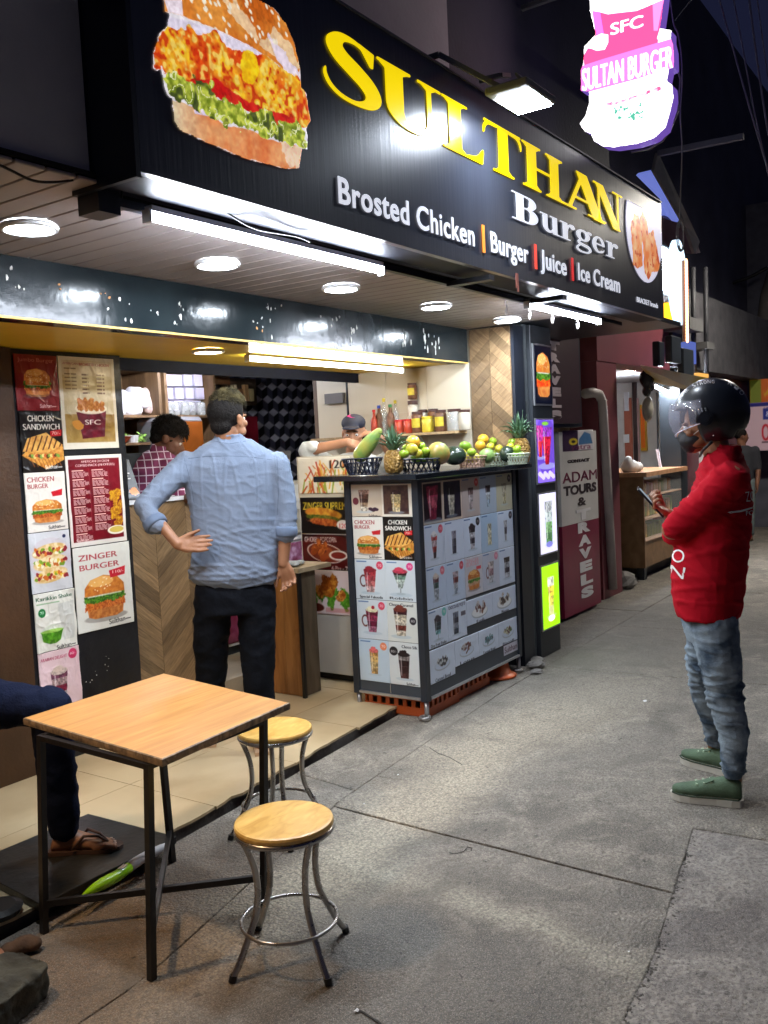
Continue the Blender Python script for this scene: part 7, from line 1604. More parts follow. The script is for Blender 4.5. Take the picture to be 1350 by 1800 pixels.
# =================================================================== jar shelf on the side wall
sh = empty('jar_shelf', (5.64, 3.7, 1.66), 'wooden shelf of jars on the cream wall behind the fruit', 'shelf')
MB().box((5.55, 3.19, 1.672), (5.719, 4.50, 1.69)).build('board', wood_mat('shelf board', (.30, .20, .10), (.45, .32, .18)), sh)
for y in (3.5, 4.2): MB().bar((5.56, y, 1.668), (5.712, y, 1.54), .012).build('bracket', m_rail, sh)
m_jg = mat('jar glass', (.75, .78, .78), .08, alpha=.32, spec=.8); m_brown = mat('brown jar fill', (.14, .06, .03), .5, var=.4, vscale=40); m_redp = mat('red jar', (.45, .06, .03), .3, var=.2, vscale=20); m_yelp = mat('yellow jar', (.62, .50, .05), .35, var=.2, vscale=30); m_lid = mat('dark jar lid', (.06, .025, .02), .4); m_redl = mat('red lid', (.6, .03, .03), .35); m_yell = mat('yellow lid', (.75, .6, .05), .35); m_grl = mat('green cap', (.02, .2, .06), .35); m_bll = mat('blue cap', (.03, .06, .4), .35); m_clr = mat('pale jar fill', (.5, .46, .38), .5, var=.2)
lb1 = Cv(.1, .1, 24, (70, 34, 24)); lb1.text('Choco', .08, .2, .3, (236, 226, 214), .84); lb1.put(lb1.rect(0, .62, 1, .85), (226, 190, 40))
def jar(px, w, h, body, lid, label, z=1.69, xo=5.63, lbl=False, bottle=False):
 p = onX(px, 765, xo); y = float(p[1]); R = w / 2
 t = empty('jar', (xo, y, z), label, 'jar', 'jars on the wall shelf')
 if bottle: MB().lathe([(R * .9, 0), (R, .01), (R, h * .6), (R * .4, h * .78), (R * .35, h * .92)], (xo, y, z), 14).build('bottle_body', body, t, smooth=True); MB().cyl((xo, y, z + h * .92), R * .45, h * .1, 10).build('cap', lid, t)
 else:
  MB().lathe([(R * .9, 0), (R, .008), (R, h * .82), (R * .85, h * .88)], (xo, y, z), 18).build('jar_body', body, t, smooth=True); MB().cyl((xo, y, z + h * .88), R * .95, h * .12, 18).build('lid', lid, t)
 if lbl:
  b = MB(); n_ = 8; vs = []
  for k in range(n_ + 1):
   a_ = PI - 1.0 + 2.0 * k / n_
   for q in (h * .25, h * .68): vs.append((xo + (R + .0015) * math.cos(a_), y + (R + .0015) * math.sin(a_), z + q))
  b.add(vs, [(2 * k, 2 * k + 2, 2 * k + 3, 2 * k + 1) for k in range(n_)]); b.build('jar_label', _mats['yellow jar'], t)
for args in ((659, .055, .19, m_redp, m_redl, 'slim red capped bottle, leftmost on the wall shelf', 1.69, 5.63, False, True), (668, .06, .22, m_brown, m_bll, 'dark bottle with a blue cap on the wall shelf', 1.69, 5.66, False, True), (677, .05, .27, m_jg, m_yell, 'tall thin bottle with yellow cap on the wall shelf', 1.69, 5.67, False, True), (688, .065, .22, m_brown, m_grl, 'dark bottle with a green cap on the wall shelf', 1.69, 5.64, False, True), (697, .05, .25, m_jg, m_yell, 'thin clear bottle left of the red lidded jars', 1.69, 5.68, False, True),
             (703, .075, .105, m_redp, m_redl, 'red lidded jar, left one of two side by side'), (719, .075, .105, m_redp, m_redl, 'red lidded jar, right one of two side by side'), (735, .085, .155, m_brown, m_lid, 'brown chocolate jar with a yellow band between red and yellow jars', 1.69, 5.63, True), (753, .09, .115, m_yelp, m_yell, 'short yellow jar with a yellow lid'), (776, .085, .155, m_brown, m_lid, 'brown chocolate jar right of the yellow jar', 1.69, 5.63, True), (800, .10, .155, m_jg, m_lid, 'clear jar near the right end of the wall shelf'), (818, .085, .145, m_clr, m_lid, 'cloudy jar at the right end of the wall shelf'),
             (728, .07, .12, m_brown, m_lid, 'brown jar stacked highest on the wall shelf', 1.69 + .25, 5.68, True), (728, .08, .24, m_clr, m_lid, 'pale jar carrying the stacked brown jar', 1.69, 5.68), (745, .075, .17, m_clr, m_lid, 'pale jar behind the yellow one', 1.69, 5.69), (763, .075, .17, m_brown, m_lid, 'dark jar behind, between yellow and brown jars', 1.69, 5.69)): jar(*args)
# =================================================================== white cabinet with dish posters
cab = empty('white_cabinet', (4.8, 3.7, 0.05), 'white cabinet with four dish posters left of the drinks cart', 'cabinet')
CX_ = 4.70; cy0, cy1 = 3.42, 3.94
MB().box((CX_, cy0, .10), (CX_ + .35, cy1, 1.28)).build('cabinet_body', mat('grubby white board', (.55, .52, .46), .5, var=.1, vscale=3, bump=.1), cab, bevel=.004)
MB().box((CX_, cy0, 1.281), (CX_ + .02, cy1, 1.56)).build('poster_board', m_wallin, cab)
MB().box((CX_ + .05, cy0 + .02, .047), (CX_ + .33, cy1 - .02, .099)).build('plinth', mat('dark base', (.02, .02, .02), .8), cab)
cr_ = [(803, 867), (874, 938), (940, 1002), (1003, 1080)]
def p_fries(c, A):
 r = random.Random(5)
 for i in range(60):
  x, y = r.uniform(.1, .95), r.uniform(.05, .85) * A; a_ = r.uniform(-.9, .9); c.put(c.poly([(x, y), (x + .03, y), (x + .03 + .2 * math.sin(a_), y + .25 * math.cos(a_)), (x + .2 * math.sin(a_), y + .25 * math.cos(a_))]), [(226, 170, 70), (200, 120, 50), (150, 160, 60), (190, 70, 40), (236, 214, 170)][r.randint(0, 4)])
 c.text('120', .62, .08 * A, .13, (30, 20, 20), .3, bold=1)
def p_zs(c, A):
 c.text('ZINGER SUPREME', .05, .12 * A, .12, (236, 206, 60), .9, bold=.6); c.put(c.ell(.45, .45 * A, .36, .16 * A, .1), (230, 170, 60), (200, 120, 40), 6); c.put(c.ell(.46, .58 * A, .34, .09 * A, .1, .2, 3), (120, 110, 40), (60, 80, 20), 3); c.put(c.ell(.46, .68 * A, .32, .10 * A, .1, .2, 3), (150, 60, 24), (200, 110, 50), 3); c.put(c.ell(.82, .75 * A, .12, .13 * A), (240, 230, 226)); c.text('120', .75, .70 * A, .07, (200, 30, 40), .14)
def p_pop(c, A):
 c.put(c.ell(.5, .5 * A, .6, .5 * A) * .6, (110, 20, 20)); c.text('CHICKEN POPCORN', .05, .06 * A, .08, (240, 236, 230), .62, bold=.6); c.put(c.ell(.45, .52 * A, .36, .27 * A, .15), (236, 230, 226)); c.put(c.ell(.45, .52 * A, .34, .25 * A, .15), (120, 40, 24)); paint_fried(c, .38, .46 * A, .5, 3, ((206, 110, 50), (170, 70, 30))); c.put(c.ell(.70, .58 * A, .18, .14 * A), (240, 234, 230)); c.put(c.ell(.70, .58 * A, .14, .10 * A), (130, 20, 14)); c.text('6 Pcs - 70/-', .56, .86 * A, .07, (240, 236, 230), .4, bold=.6)
def p_fry(c, A):
 for i in range(20): c.put(c.ell(random.uniform(.05, .95), random.uniform(.45, .75) * A, .12, .07 * A, i, .4, 3), (110, 170, 50), (60, 120, 30), 3)
 paint_fried(c, .52, .45 * A, .72, 6, ((214, 140, 50), (190, 100, 30), (236, 170, 80))); c.put(c.ell(.2, .86 * A, .17, .1 * A), (90, 30, 24)); c.put(c.rect(.4, .85 * A, .9, .95 * A) * .4, (200, 90, 90))
for (y0, y1), pf, bg, nm, lab in zip(cr_, (p_fries, p_zs, p_pop, p_fry), ((226, 216, 196), (20, 16, 16), (40, 10, 12), (226, 206, 206)), ('fries_poster', 'zinger_supreme_poster', 'chicken_popcorn_poster', 'fried_chicken_poster'), ('poster of fries and salad marked 120, topmost on the white cabinet', 'black ZINGER SUPREME poster, second from the top on the white cabinet', 'dark red chicken popcorn poster, third on the white cabinet', 'pale poster of fried chicken on green leaves, lowest on the white cabinet')):
 z1, z0 = float(onX(585, y0, CX_)[2]), float(onX(585, y1, CX_)[2]); c = Cv(.43, z1 - z0, 90, bg); pf(c, c.asp); PN[0] += 1
 o = sheet(nm, c, lambda u, v, t: (CX_ - .001 - t, cy1 - .015 - .43 * u, z0 + (z1 - z0) * v), m_paper, None, wave=.003, thick=.001, seed=PN[0]); tag(o, lab, 'poster', 'dish posters on the white cabinet')
m_tk = wood_mat('reddish stand wood', (.22, .085, .02), (.42, .19, .055), (7, 7, 1.2), .45, 2.5, obj_random=.1)
ws = empty('wooden_stand', (4.4, 3.85, 0), 'tall reddish wooden stand right of the man in the blue shirt', 'stand')
for k in range(3): MB().box((4.31, 3.665 + k * .128, .05), (4.33, 3.79 + k * .128, .84)).build('side_board', m_tk, ws, bevel=.002)
MB().box((4.331, 3.655, .05), (4.48, 3.68, .84)).build('front_board', wood_mat('grey brown wood', (.10, .07, .04), (.19, .14, .09), (5, 5, 1), .6), ws)
MB().box((4.29, 3.63, .841), (4.62, 4.08, .868)).build('top_board', wood_mat('pale top board', (.36, .26, .15), (.5, .4, .26), (4, 4, 4), .5), ws)
MB().bar((4.30, 3.64, .0), (4.30, 3.64, .84), .022).build('corner_leg', m_bmet, ws)
b = MB(); 
for i, (dx, dy) in enumerate(((0, 0), (.05, -.03), (-.03, -.05))): b.ell((4.40 + dx, 3.78 + dy, .885), (.07, .03, .016), Matrix.Rotation(.5 * i, 3, 'Z'))
tag(fuse(b, 'folded_cloth', .008, mat('grey cloth', (.30, .32, .33), .8, var=.3, vscale=20), smooth_it=1), 'small grey crumpled cloth on top of the wooden stand', 'cloth')
fz_ = empty('chest_freezer', (5.0, 4.8, .15), 'pink and white chest freezer behind the man in the blue shirt', 'freezer')
fp_ = Cv(1.3, .7, 120, (150, 90, 130)); n_ = vnoise(fp_.H, fp_.W, 5, 3, 3); fp_.put(np.clip((n_ - .5) * 6, 0, 1), (206, 170, 206)); fp_.put(np.clip((.42 - n_) * 8, 0, 1), (110, 30, 60)); fp_.put(fp_.rect(0, .25, 1, 1) * .7, (110, 24, 50))
MB().box((4.42, 4.60, .22), (5.70, 5.20, .90)).build('freezer_body', mat('freezer white', (.72, .72, .76), .35), fz_)
MB().box((4.40, 4.58, .901), (5.71, 5.22, .955)).build('lid', mat('freezer white', (.72, .72, .76), .35), fz_, bevel=.01)
MB().box((4.42, 4.64, .15), (5.70, 5.20, .219)).build('base', m_blk, fz_)
sheet('freezer_print', fp_, planeY(4.43, 5.69, .24, .89, 4.597), m_print, fz_)
sheet('freezer_print', fp_, lambda u, v, t: (4.417 - t, 5.19 - .58 * u, .24 + .65 * v), m_print, fz_)
mc = empty('steel_machine', (5.2, 4.75, .96), 'beige kitchen machine with a button panel beside the cabinet posters', 'machine')
MB().box((5.05, 4.55, .957), (5.60, 5.0, 1.37)).build('machine_body', mat('beige enamel', (.36, .34, .28), .4, var=.06), mc, bevel=.01)
p_, q_ = onY(508, 853, 4.54), onY(546, 892, 4.54); MB().box((p_[0], 4.535, q_[2]), (q_[0], 4.549, p_[2])).build('button_panel', mat('pale panel grey', (.55, .55, .52), .5, var=.1, vscale=20), mc)
for i in range(4): MB().cyl((5.12 + .07 * i, 4.60, 1.371), .012, .03, 8).build('knob', m_blk, mc)
sl = quad_solid('slanted_hood', [onY(455, 795, 5.0), onY(512, 792, 5.0), onY(497, 905, 4.8), onY(455, 905, 4.8)], .03, mat('grey sheet', (.42, .42, .44), .4)); tag(sl, 'slanting grey sheet metal hood right of the man in the blue shirt', 'hood')
# =================================================================== shelves at the back left
rk = empty('back_shelf', (5.4, 5.8, .15), 'wooden wall shelves with bags, boxes and jars behind the counter', 'shelf unit')
m_rw = wood_mat('dark shelf wood', (.10, .055, .025), (.22, .13, .065), (4, 4, 1), .5)
def z6(px, py, Y=6.0): return float(onY(px, py, Y)[2])
sx0, sx1 = 4.75, 6.15; zs1 = z6(280, 733); zs2 = z6(280, 778)
for z in (zs1, zs2, 2.33): MB().box((sx0, 5.72, z - .02), (sx1, 6.15, z)).build('shelf_board', m_rw, rk)
for px in (192, 276, 287, 372):
 x = float(onY(px, 700, 5.75)[0]); MB().box((x - .015, 5.71, .6), (x + .015, 6.15, 2.309)).build('upright', m_rw, rk)
MB().box((sx0, 6.151, .3), (sx1, 6.17, 2.33)).build('back_board', m_rw, rk)
m_plast = mat('crumpled plastic bag', (.68, .68, .74), .35, var=.2, vscale=9, bump=.9, bscale=14)
for i, (px, py, r, lb) in enumerate(((215, 712, (.17, .1, .12), 'large white plastic bag bundle at the left of the top shelf'), (240, 700, (.10, .1, .10), 'greenish white plastic bag behind the large bundle'), (262, 706, (.10, .09, .13), 'clear plastic bag of buns right of the white bundle'), (218, 728, (.12, .08, .04), 'flat plastic packet lying at the shelf edge'))):
 p = V3(onY(px, py, 5.88)); b = MB(); b.ell(p, r); b.ell(p + Vector((r[0] * .4, 0, -r[2] * .3)), (r[0] * .6, r[1], r[2] * .7)); b.ell(p + Vector((-r[0] * .4, 0, -r[2] * .4)), (r[0] * .6, r[1], r[2] * .6))
 o = fuse(b, 'plastic_bag', .02, m_plast if i != 2 else mat('pinkish bag', (.7, .55, .52), .35, var=.3, vscale=30, bump=.9, bscale=20), smooth_it=1, wr=lambda co, no: co + no * (snoise(co, (16, 16, 16), 2) * .02)[:, None]); tag(o, lb, 'bag')
m_card = mat('white carton', (.66, .62, .80), .6, var=.05); od_ = ['first', 'second', 'third', 'fourth', 'fifth']
for r__ in range(3):
 for c__ in range(4):
  px0 = 291 + c__ * 17.0 + (r__ % 2) * 2; py0 = 657 + r__ * 23; p, q = onY(px0, py0, 5.80), onY(px0 + 16, py0 + 22, 5.80)
  o = MB().box((p[0] + .002, 5.80 + .008 * ((r__ * 7 + c__ * 3) % 4), q[2]), (q[0], 5.98, p[2] - .004)).build('carton', m_card, None, bevel=.003)
  tag(o, '%s white carton from the left in the %s row of the stack' % (od_[c__], ('top', 'middle', 'bottom')[r__]), 'carton', 'white cartons stacked on the shelf')
for i in range(5):
 px = 298 + i * 14; p = onY(px, 730, 5.76); o = MB().lathe([(.035, 0), (.042, .01), (.042, .10), (.034, .115), (.030, .113), (.034, .015), (0, .01)], (p[0], 5.76 + .02 * (i % 2), zs1), 14, cap=False).build('glass_jar', m_jg, smooth=True); tag(o, 'empty glass jar, %s from the left under the cartons' % od_[i], 'jar', 'empty glass jars under the cartons')
for i, (px, c, lb) in enumerate(((212, (.5, .08, .02), 'orange red bowl on the lower wall shelf'), (243, (.25, .45, .08), 'heap of green leaves on the lower wall shelf'), (228, (.6, .6, .62), 'white tub between the bowl and the green leaves'))):
 p = onY(px, 772, 5.8); b = MB()
 if i == 0: b.lathe([(.04, 0), (.09, .05), (.085, .05), (.035, .01)], (p[0], 5.8, zs2), 16, cap=False)
 elif i == 1:
  r = random.Random(2)
  for k in range(60): q = Vector((p[0] + r.gauss(0, .07), 5.8 + r.gauss(0, .04), zs2 + abs(r.gauss(.02, .02)))); b.add([q, q + Vector((r.uniform(-.05, .05), r.uniform(-.02, .02), r.uniform(0, .04))), q + Vector((r.uniform(-.03, .03), r.uniform(-.02, .02), r.uniform(0, .05)))], [(0, 1, 2)])
 else: b.lathe([(.05, 0), (.06, .06), (0, .06)], (p[0], 5.78, zs2), 16)
 tag(b.build(('bowl', 'green_leaves', 'tub')[i], mat('shelf thing %d' % i, c, .5)), lb, ('bowl', 'leaves', 'tub')[i])
ov = empty('oven', (5.6, 5.55, 1.5), 'grey oven with an orange lit window behind the man in the checked shirt', 'oven')
p, q = onY(308, 732, 5.5), onY(364, 815, 5.5)
MB().box((p[0] - .08, 5.5, q[2] - .2), (q[0], 5.9, p[2])).build('oven_body', mat('grey steel', (.30, .30, .33), .35, metal=.5), ov, bevel=.03)
MB().box((p[0] - .06, 5.49, q[2] - .1), (q[0] - .035, 5.499, p[2] - .04)).build('oven_window', mat('orange oven window', (.22, .06, .01), .2, emit=(1.0, .28, .05), estr=.07, vscale=3, var=.5), ov)
for (px0, py0, px1, py1, Y, c, lb, nm) in ((373, 662, 405, 676, 6.0, (.22, .10, .04), 'brown box high on the wall above the tall hair', 'box'), (399, 664, 452, 712, 6.05, (.09, .06, .04), 'dark wooden frame with small yellow pictures right of the hair', 'frame'), (430, 732, 455, 785, 6.05, (.30, .012, .03), 'dark red poster right of the blue shirted man\'s ear', 'poster')):
 p, q = onY(px0, py0, Y), onY(px1, py1, Y); tag(MB().box((p[0], Y, q[2]), (q[0], Y + .10, p[2])).build(nm, mat('wall bit ' + nm, c, .5)), lb, nm)
for i, (px, c) in enumerate(((414, (.6, .5, .3)), (424, (.45, .2, .08)), (434, (.6, .35, .15)), (443, (.5, .4, .2)))):
 p, q = onY(px - 4, 676, 6.0), onY(px + 4, 705, 6.0); tag(MB().box((p[0], 6.0, q[2]), (q[0], 6.04, p[2] - .04 * (i % 2))).build('picture', mat('small picture %d' % i, c, .5)), 'small yellowish picture, %s from the left in the dark frame' % od_[i], 'picture')
# =================================================================== people
from mathutils.bvhtree import BVHTree
def hdir(px, py=900):
 d = ray(px, py); v = Vector((float(d[0]), float(d[1]), 0)).normalized(); return v, Vector((v.y, -v.x, 0))  # away, right
def P_(px, py, d): return V3(at(px, py, d))
def band(pL, pR, py, d, th, tw=0.0):
 c = P_((pL + pR) / 2, py, d); f, r_ = hdir((pL + pR) / 2, py); w_ = (P_(pR, py, d) - P_(pL, py, d)).length / 2
 if tw: m_ = Matrix.Rotation(tw, 3, 'Z'); f = m_ @ f; r_ = m_ @ r_
 return (c, r_ * w_, f * (th / 2))
UP = Vector((0, 0, 1))
def skinmat(name, c, c2): return mat(name, c, .45, col2=c2, vscale=9, bump=.06, bscale=120, spec=.4)
sk_brown = skinmat('brown skin', (.36, .17, .09), (.27, .12, .06)); sk_dark = skinmat('dark brown skin', (.20, .09, .05), (.14, .06, .035)); sk_foot = skinmat('foot skin', (.34, .17, .10), (.22, .10, .06))
m_hair = mat('black hair', (.010, .008, .007), .8, var=.4, vscale=30, bump=1.0, bscale=90, spec=.2)
m_eye = mat('eye white', (.7, .68, .64), .2, var=.02); m_iris = mat('dark iris', (.02, .01, .008), .1)
def frame3(f, u=UP):
 f = V3(f).normalized(); s_ = f.cross(u).normalized(); u2 = s_.cross(f).normalized()
 return Matrix((s_, f, u2)).transposed()       # columns: right, forward, up
def head_skin(b, c, f, u=UP, k=1.0, neck_to=None, jaw=1.0):
 Rm = frame3(f, u); L = lambda x, y, z: V3(c) + Rm @ Vector((x * k, y * k, z * k))
 E = lambda x, y, z, rx, ry, rz: b.ell(L(x, y, z), (rx * k, ry * k, rz * k), Rm, 18, 12)
 E(0, -.012, .030, .076, .096, .086); E(0, .028, -.02, .062, .066, .075); E(0, .046, -.072, .040 * jaw, .042, .034); E(0, .058, -.092, .024, .024, .018)
 for s_ in (-1, 1):
  E(s_ * .040, .040, -.060, .022, .040, .026); E(s_ * .046, .062, -.022, .020, .020, .018)
  E(s_ * .030, .082, .018, .022, .012, .008); E(s_ * .079, -.012, -.012, .010, .020, .031); E(s_ * .083, -.022, .004, .008, .013, .016); E(s_ * .012, .098, -.036, .008, .009, .007)
 b.tube([L(0, .088, .012), L(0, .104, -.012), L(0, .114, -.032)], [.008 * k, .010 * k, .012 * k], 10); E(0, .108, -.034, .012, .012, .010)
 E(0, .090, -.056, .022, .010, .006); E(0, .088, -.067, .020, .010, .007)
 if neck_to is not None: limb(b, [L(0, -.02, -.06), V3(neck_to)], [.055 * k, .062 * k])
 return L, Rm
def eyes(L, Rm, k, parent, lid=None):
 for s_ in (-1, 1):
  MB().ell(L(s_ * .031, .0775, .001), .0120 * k, None, 12, 8).build('eye', m_eye, parent, smooth=True)
  MB().ell(L(s_ * .031, .0855, -.002), .0054 * k, None, 10, 6).build('iris', m_iris, parent, smooth=True)
  MB().tube([L(s_ * .013, .096, .022), L(s_ * .03, .097, .028), L(s_ * .048, .088, .022)], [.002 * k, .0035 * k, .0015 * k], 6).build('eyebrow', m_hair, parent, smooth=True)
def hand(b, wrist, dirn, palm_n, k=1.0, curl=(.3, .35, .4, .45), side=1, thumb=(.8, .5), spread=.10):
 """palm and five fingers; palm_n points out of the palm; side=+1: thumb on the +x side of dirn x palm_n"""
 d = V3(dirn).normalized(); n = V3(palm_n); n = (n - d * n.dot(d)).normalized(); x = d.cross(n).normalized() * side; w_ = V3(wrist)
 for i, t in enumerate((-.030, -.010, .010, .030)):
  b.tube([w_ + x * t * .45 * k, w_ + d * .045 * k + x * t * .9 * k, w_ + d * .088 * k + x * t * k], [.015 * k, .016 * k, .0115 * k], 8)
  b.ell(w_ + d * .088 * k + x * t * k, .0115 * k, None, 8, 6)
 b.ell(w_ + d * .045 * k, (.036 * k, .040 * k, .016 * k), Matrix((x, d, n)).transposed(), 12, 8)
 Ls = (.066, .078, .072, .056); 
 for i, t in enumerate((.0345, .0115, -.0115, -.0345)):
  base_ = w_ + d * .088 * k + x * t * k; a = 0.0; p = base_; dd = (d + x * t * spread * 10 * .3).normalized(); pts = [p]; rr_ = [.0094 * k]
  for j, fr in enumerate((.45, .32, .23)):
   a += curl[i] * (1.0, 1.15, .8)[j]; q = dd * math.cos(a) + n * math.sin(a); p = p + q * Ls[i] * fr * k; pts.append(p); rr_.append((.0088, .0082, .0070)[j] * k)
  b.tube(pts, rr_, 8)
  for p2, r2 in zip(pts, rr_): b.ell(p2, r2, None, 8, 6)
 tb = w_ + d * .022 * k + x * .026 * k; dt = (d * math.cos(thumb[0]) + x * math.sin(thumb[0]) + n * thumb[1]).normalized(); dt2 = (dt + d * .5 + n * .25).normalized()
 pts = [tb, tb + dt * .038 * k, tb + dt * .038 * k + dt2 * .030 * k, tb + dt * .038 * k + dt2 * .054 * k]; rr_ = [.015 * k, .0115 * k, .0100 * k, .0080 * k]
 b.tube(pts, rr_, 8)
 for p2, r2 in zip(pts, rr_): b.ell(p2, r2, None, 8, 6)
def folds(amp, sc, seed, ridge=True, fine=.25, mask=None):
 def f(co, no):
  n1 = snoise(co, sc, seed); n1 = (1 - np.abs(n1) * 3.2).clip(-1, 1) if ridge else n1
  n2 = snoise(co, tuple(q * 2.6 for q in sc), seed + 5); n2 = (1 - np.abs(n2) * 3).clip(-1, 1)
  a = amp * (n1 + fine * n2); 
  if mask is not None: a = a * mask(co)
  return co + no * a[:, None]
 return f
def hair_tufts(name, c, Rm, rad, n, L, parent, m_, seed, keep, curl=1.0, wd=.0022, up=.4):
 """short locks standing on the scalp shell"""
 r = random.Random(seed); b = MB(); cnt = 0
 while cnt < n:
  v = Vector((r.gauss(0, 1), r.gauss(0, 1), r.gauss(0, 1))).normalized()
  if not keep(v): continue
  cnt += 1; p = Vector((v.x * rad[0], v.y * rad[1], v.z * rad[2])); nrm = Vector((v.x / rad[0], v.y / rad[1], v.z / rad[2])).normalized()
  t = nrm.cross(Vector((r.gauss(0, 1), r.gauss(0, 1), r.gauss(0, 1)))).normalized(); sd_ = nrm.cross(t); pts = [p * .96]; d = (nrm * up + t * .8).normalized(); l_ = L * r.uniform(.6, 1.2)
  for j in range(4): d = (d + sd_ * .5 * curl * r.uniform(.3, 1) - nrm * .10 * j + Vector((0, 0, -.06 * j))).normalized(); pts.append(pts[-1] + d * l_ / 4)
  vs = []
  for j, q in enumerate(pts): w_ = wd * (1, 1, .9, .6, .1)[j]; vs += [V3(c) + Rm @ (q + sd_ * w_), V3(c) + Rm @ (q - sd_ * w_)]
  b.add(vs, [(2 * j, 2 * j + 1, 2 * j + 3, 2 * j + 2) for j in range(4)])
 o = b.build(name, m_, parent); o['kind'] = 'stuff'; return o
def bvh_of(o):
 M_ = wmat(o); vs = [M_ @ v.co for v in o.data.vertices]; return BVHTree.FromPolygons(vs, [tuple(p.vertices) for p in o.data.polygons])
def decal(name, text, px0, py0, w_, h_, rot, bvh, m_, parent, off=.0018, bold=0.0, poly=None):
 """raised print that follows the cloth or shell it sits on"""
 if poly is None:
  co, tr = text_tris(text); x0 = co[:, 0].min(); sx = w_ / (co[:, 0].max() - x0); P = [((x - x0) * sx, -(y) * h_ / .73) for x, y in co]; T = [tuple(t) for t in tr]
 else: P = poly; T = [tuple(range(len(poly)))]
 bm = bmesh.new(); vv = [bm.verts.new((x, y, 0)) for x, y in P]
 for t in T:
  try: bm.faces.new([vv[i] for i in t])
  except ValueError: pass
 bmesh.ops.subdivide_edges(bm, edges=[e for e in bm.edges if e.calc_length() > 3], cuts=2, use_grid_fill=False); bmesh.ops.triangulate(bm, faces=bm.faces)
 ca, sa = math.cos(rot), math.sin(rot); bad = []
 for v in bm.verts:
  X_ = px0 + v.co.x * ca - v.co.y * sa; Y_ = py0 + v.co.x * sa + v.co.y * ca
  d = V3(ray(X_, Y_)).normalized(); hit = bvh.ray_cast(Vector(CAMP), d)
  if hit[0] is None: bad.append(v); continue
  n = hit[1] if hit[1].dot(d) < 0 else -hit[1]; v.co = hit[0] + n * off
 bmesh.ops.delete(bm, geom=bad, context='VERTS')
 me = bpy.data.meshes.new(name); bm.to_mesh(me); bm.free(); o = addmesh(name, me, m_, parent); return o
def shoe(toe, heel, wd, up_m, sole_m, parent, k=1.0, ank=None):
 """toe and heel points on the ground"""
 toe, heel = V3(toe), V3(heel); d = toe - heel; L = d.length; d = d.normalized(); s_ = d.cross(UP).normalized(); z0 = heel.z
 prof = [(0, .55), (.04, .80), (.15, .92), (.35, .86), (.55, .95), (.72, 1.0), (.86, .85), (.95, .55), (1.0, .15)]
 out_ = [heel + d * L * t + s_ * wd / 2 * q for t, q in prof] + [heel + d * L * t - s_ * wd / 2 * q for t, q in reversed(prof)]
 b = MB(); n = len(out_); vs = [p + UP * .003 for p in out_] + [p + UP * .033 + (p - (heel + toe) / 2) * .02 for p in out_]
 b.add(vs, [tuple(reversed(range(n))), tuple(range(n, 2 * n))] + [(i, (i + 1) % n, n + (i + 1) % n, n + i) for i in range(n)]); b.build('sole', sole_m, parent)
 b = MB(); rings = []
 for t, q, h in ((.015, .55, .070), (.10, .82, .088), (.25, .86, .090), (.38, .84, .080), (.52, .90, .066), (.68, .94, .052), (.82, .84, .044), (.93, .58, .036), (.985, .22, .028)):
  c = heel + d * L * t + UP * (.027 + h / 2 * k); rings.append((c, s_ * wd / 2 * q * .93, UP * (h / 2 * k + .004)))
 loft(b, rings, 16); o = fuse(b, 'shoe_upper', .007, up_m, parent, smooth_it=2)
 return d, s_, L
D1 = 4.72
man1 = empty('person', P_(412, 1315, 4.75) * Vector((1, 1, 0)) if False else (float(P_(412, 1315, 4.75).x), float(P_(412, 1315, 4.75).y), .046), 'man in a light blue shirt and black trousers seen from behind, hand on hip', 'person')
away, right = hdir(410)
m_trs = mat('black trousers', (.005, .006, .009), .85, var=.3, vscale=8, bump=.3, bscale=60, spec=.12)
m_blue = mat('light blue cotton', (.20, .24, .315), .9, col2=(.16, .195, .265), vscale=5, bump=.35, bscale=260, spec=.12)
b = MB()
fdir = (away * .80 + right * .60).normalized()
hc = P_(401, 737, D1); L1, R1 = head_skin(b, hc, fdir, k=1.05, neck_to=P_(402, 800, D1))
loft(b, [band(375, 428, 790, D1, .12), band(330, 485, 812, D1, .18), band(335, 485, 870, D1, .21), band(352, 474, 960, D1, .16), band(358, 470, 1040, D1, .14)], 20)
LW, RW_ = P_(312, 957, D1 - .20), P_(498, 990, D1 - .02)
limb(b, [P_(330, 815, D1), P_(256, 890, D1 - .10), LW], [.055, .042, .026]); limb(b, [P_(488, 815, D1), P_(504, 905, D1), RW_], [.055, .043, .028])
hand(b, LW, right * .95 - UP * .05 + away * .15, -away + UP * .35, 1.02, curl=(.10, .12, .16, .22), side=-1, thumb=(.5, .3))
hand(b, RW_, -UP * .95 + right * .25, -away * .85 - right * .5, 1.05, curl=(.5, .6, .7, .8), side=1, thumb=(.5, .5))
FL, FR = P_(366, 1300, 4.92), P_(462, 1318, 4.70); FL.z = .046; FR.z = .046
for hp_, kn, ft in ((P_(380, 1075, D1 + .05), P_(371, 1150, D1 + .10), FL), (P_(448, 1075, D1), P_(455, 1160, D1 - .03), FR)):
 limb(b, [hp_, kn, ft + UP * .09], [.075, .06, .036]); b.ell(ft + UP * .03 + away * .05, (.045, .12, .03), frame3(away), 12, 8)
body = fuse(b, 'body', .0048, sk_brown, man1, smooth_it=3)
eyes(L1, R1, 1.05, man1)
b = MB()
loft(b, [band(376, 430, 768, D1, .125), band(352, 455, 781, D1, .17), band(328, 482, 797, D1, .19), band(320, 492, 815, D1, .215), band(322, 494, 850, D1, .225), band(332, 492, 890, D1, .22), band(338, 490, 940, D1, .225), band(335, 491, 985, D1, .25), band(330, 491, 1008, D1, .265), band(338, 489, 1020, D1, .26), band(360, 482, 1030, D1, .22)], 28)
b.ring(P_(402, 766, D1), .066, .011, 24, 8, ax=(0, 0, 1)); 
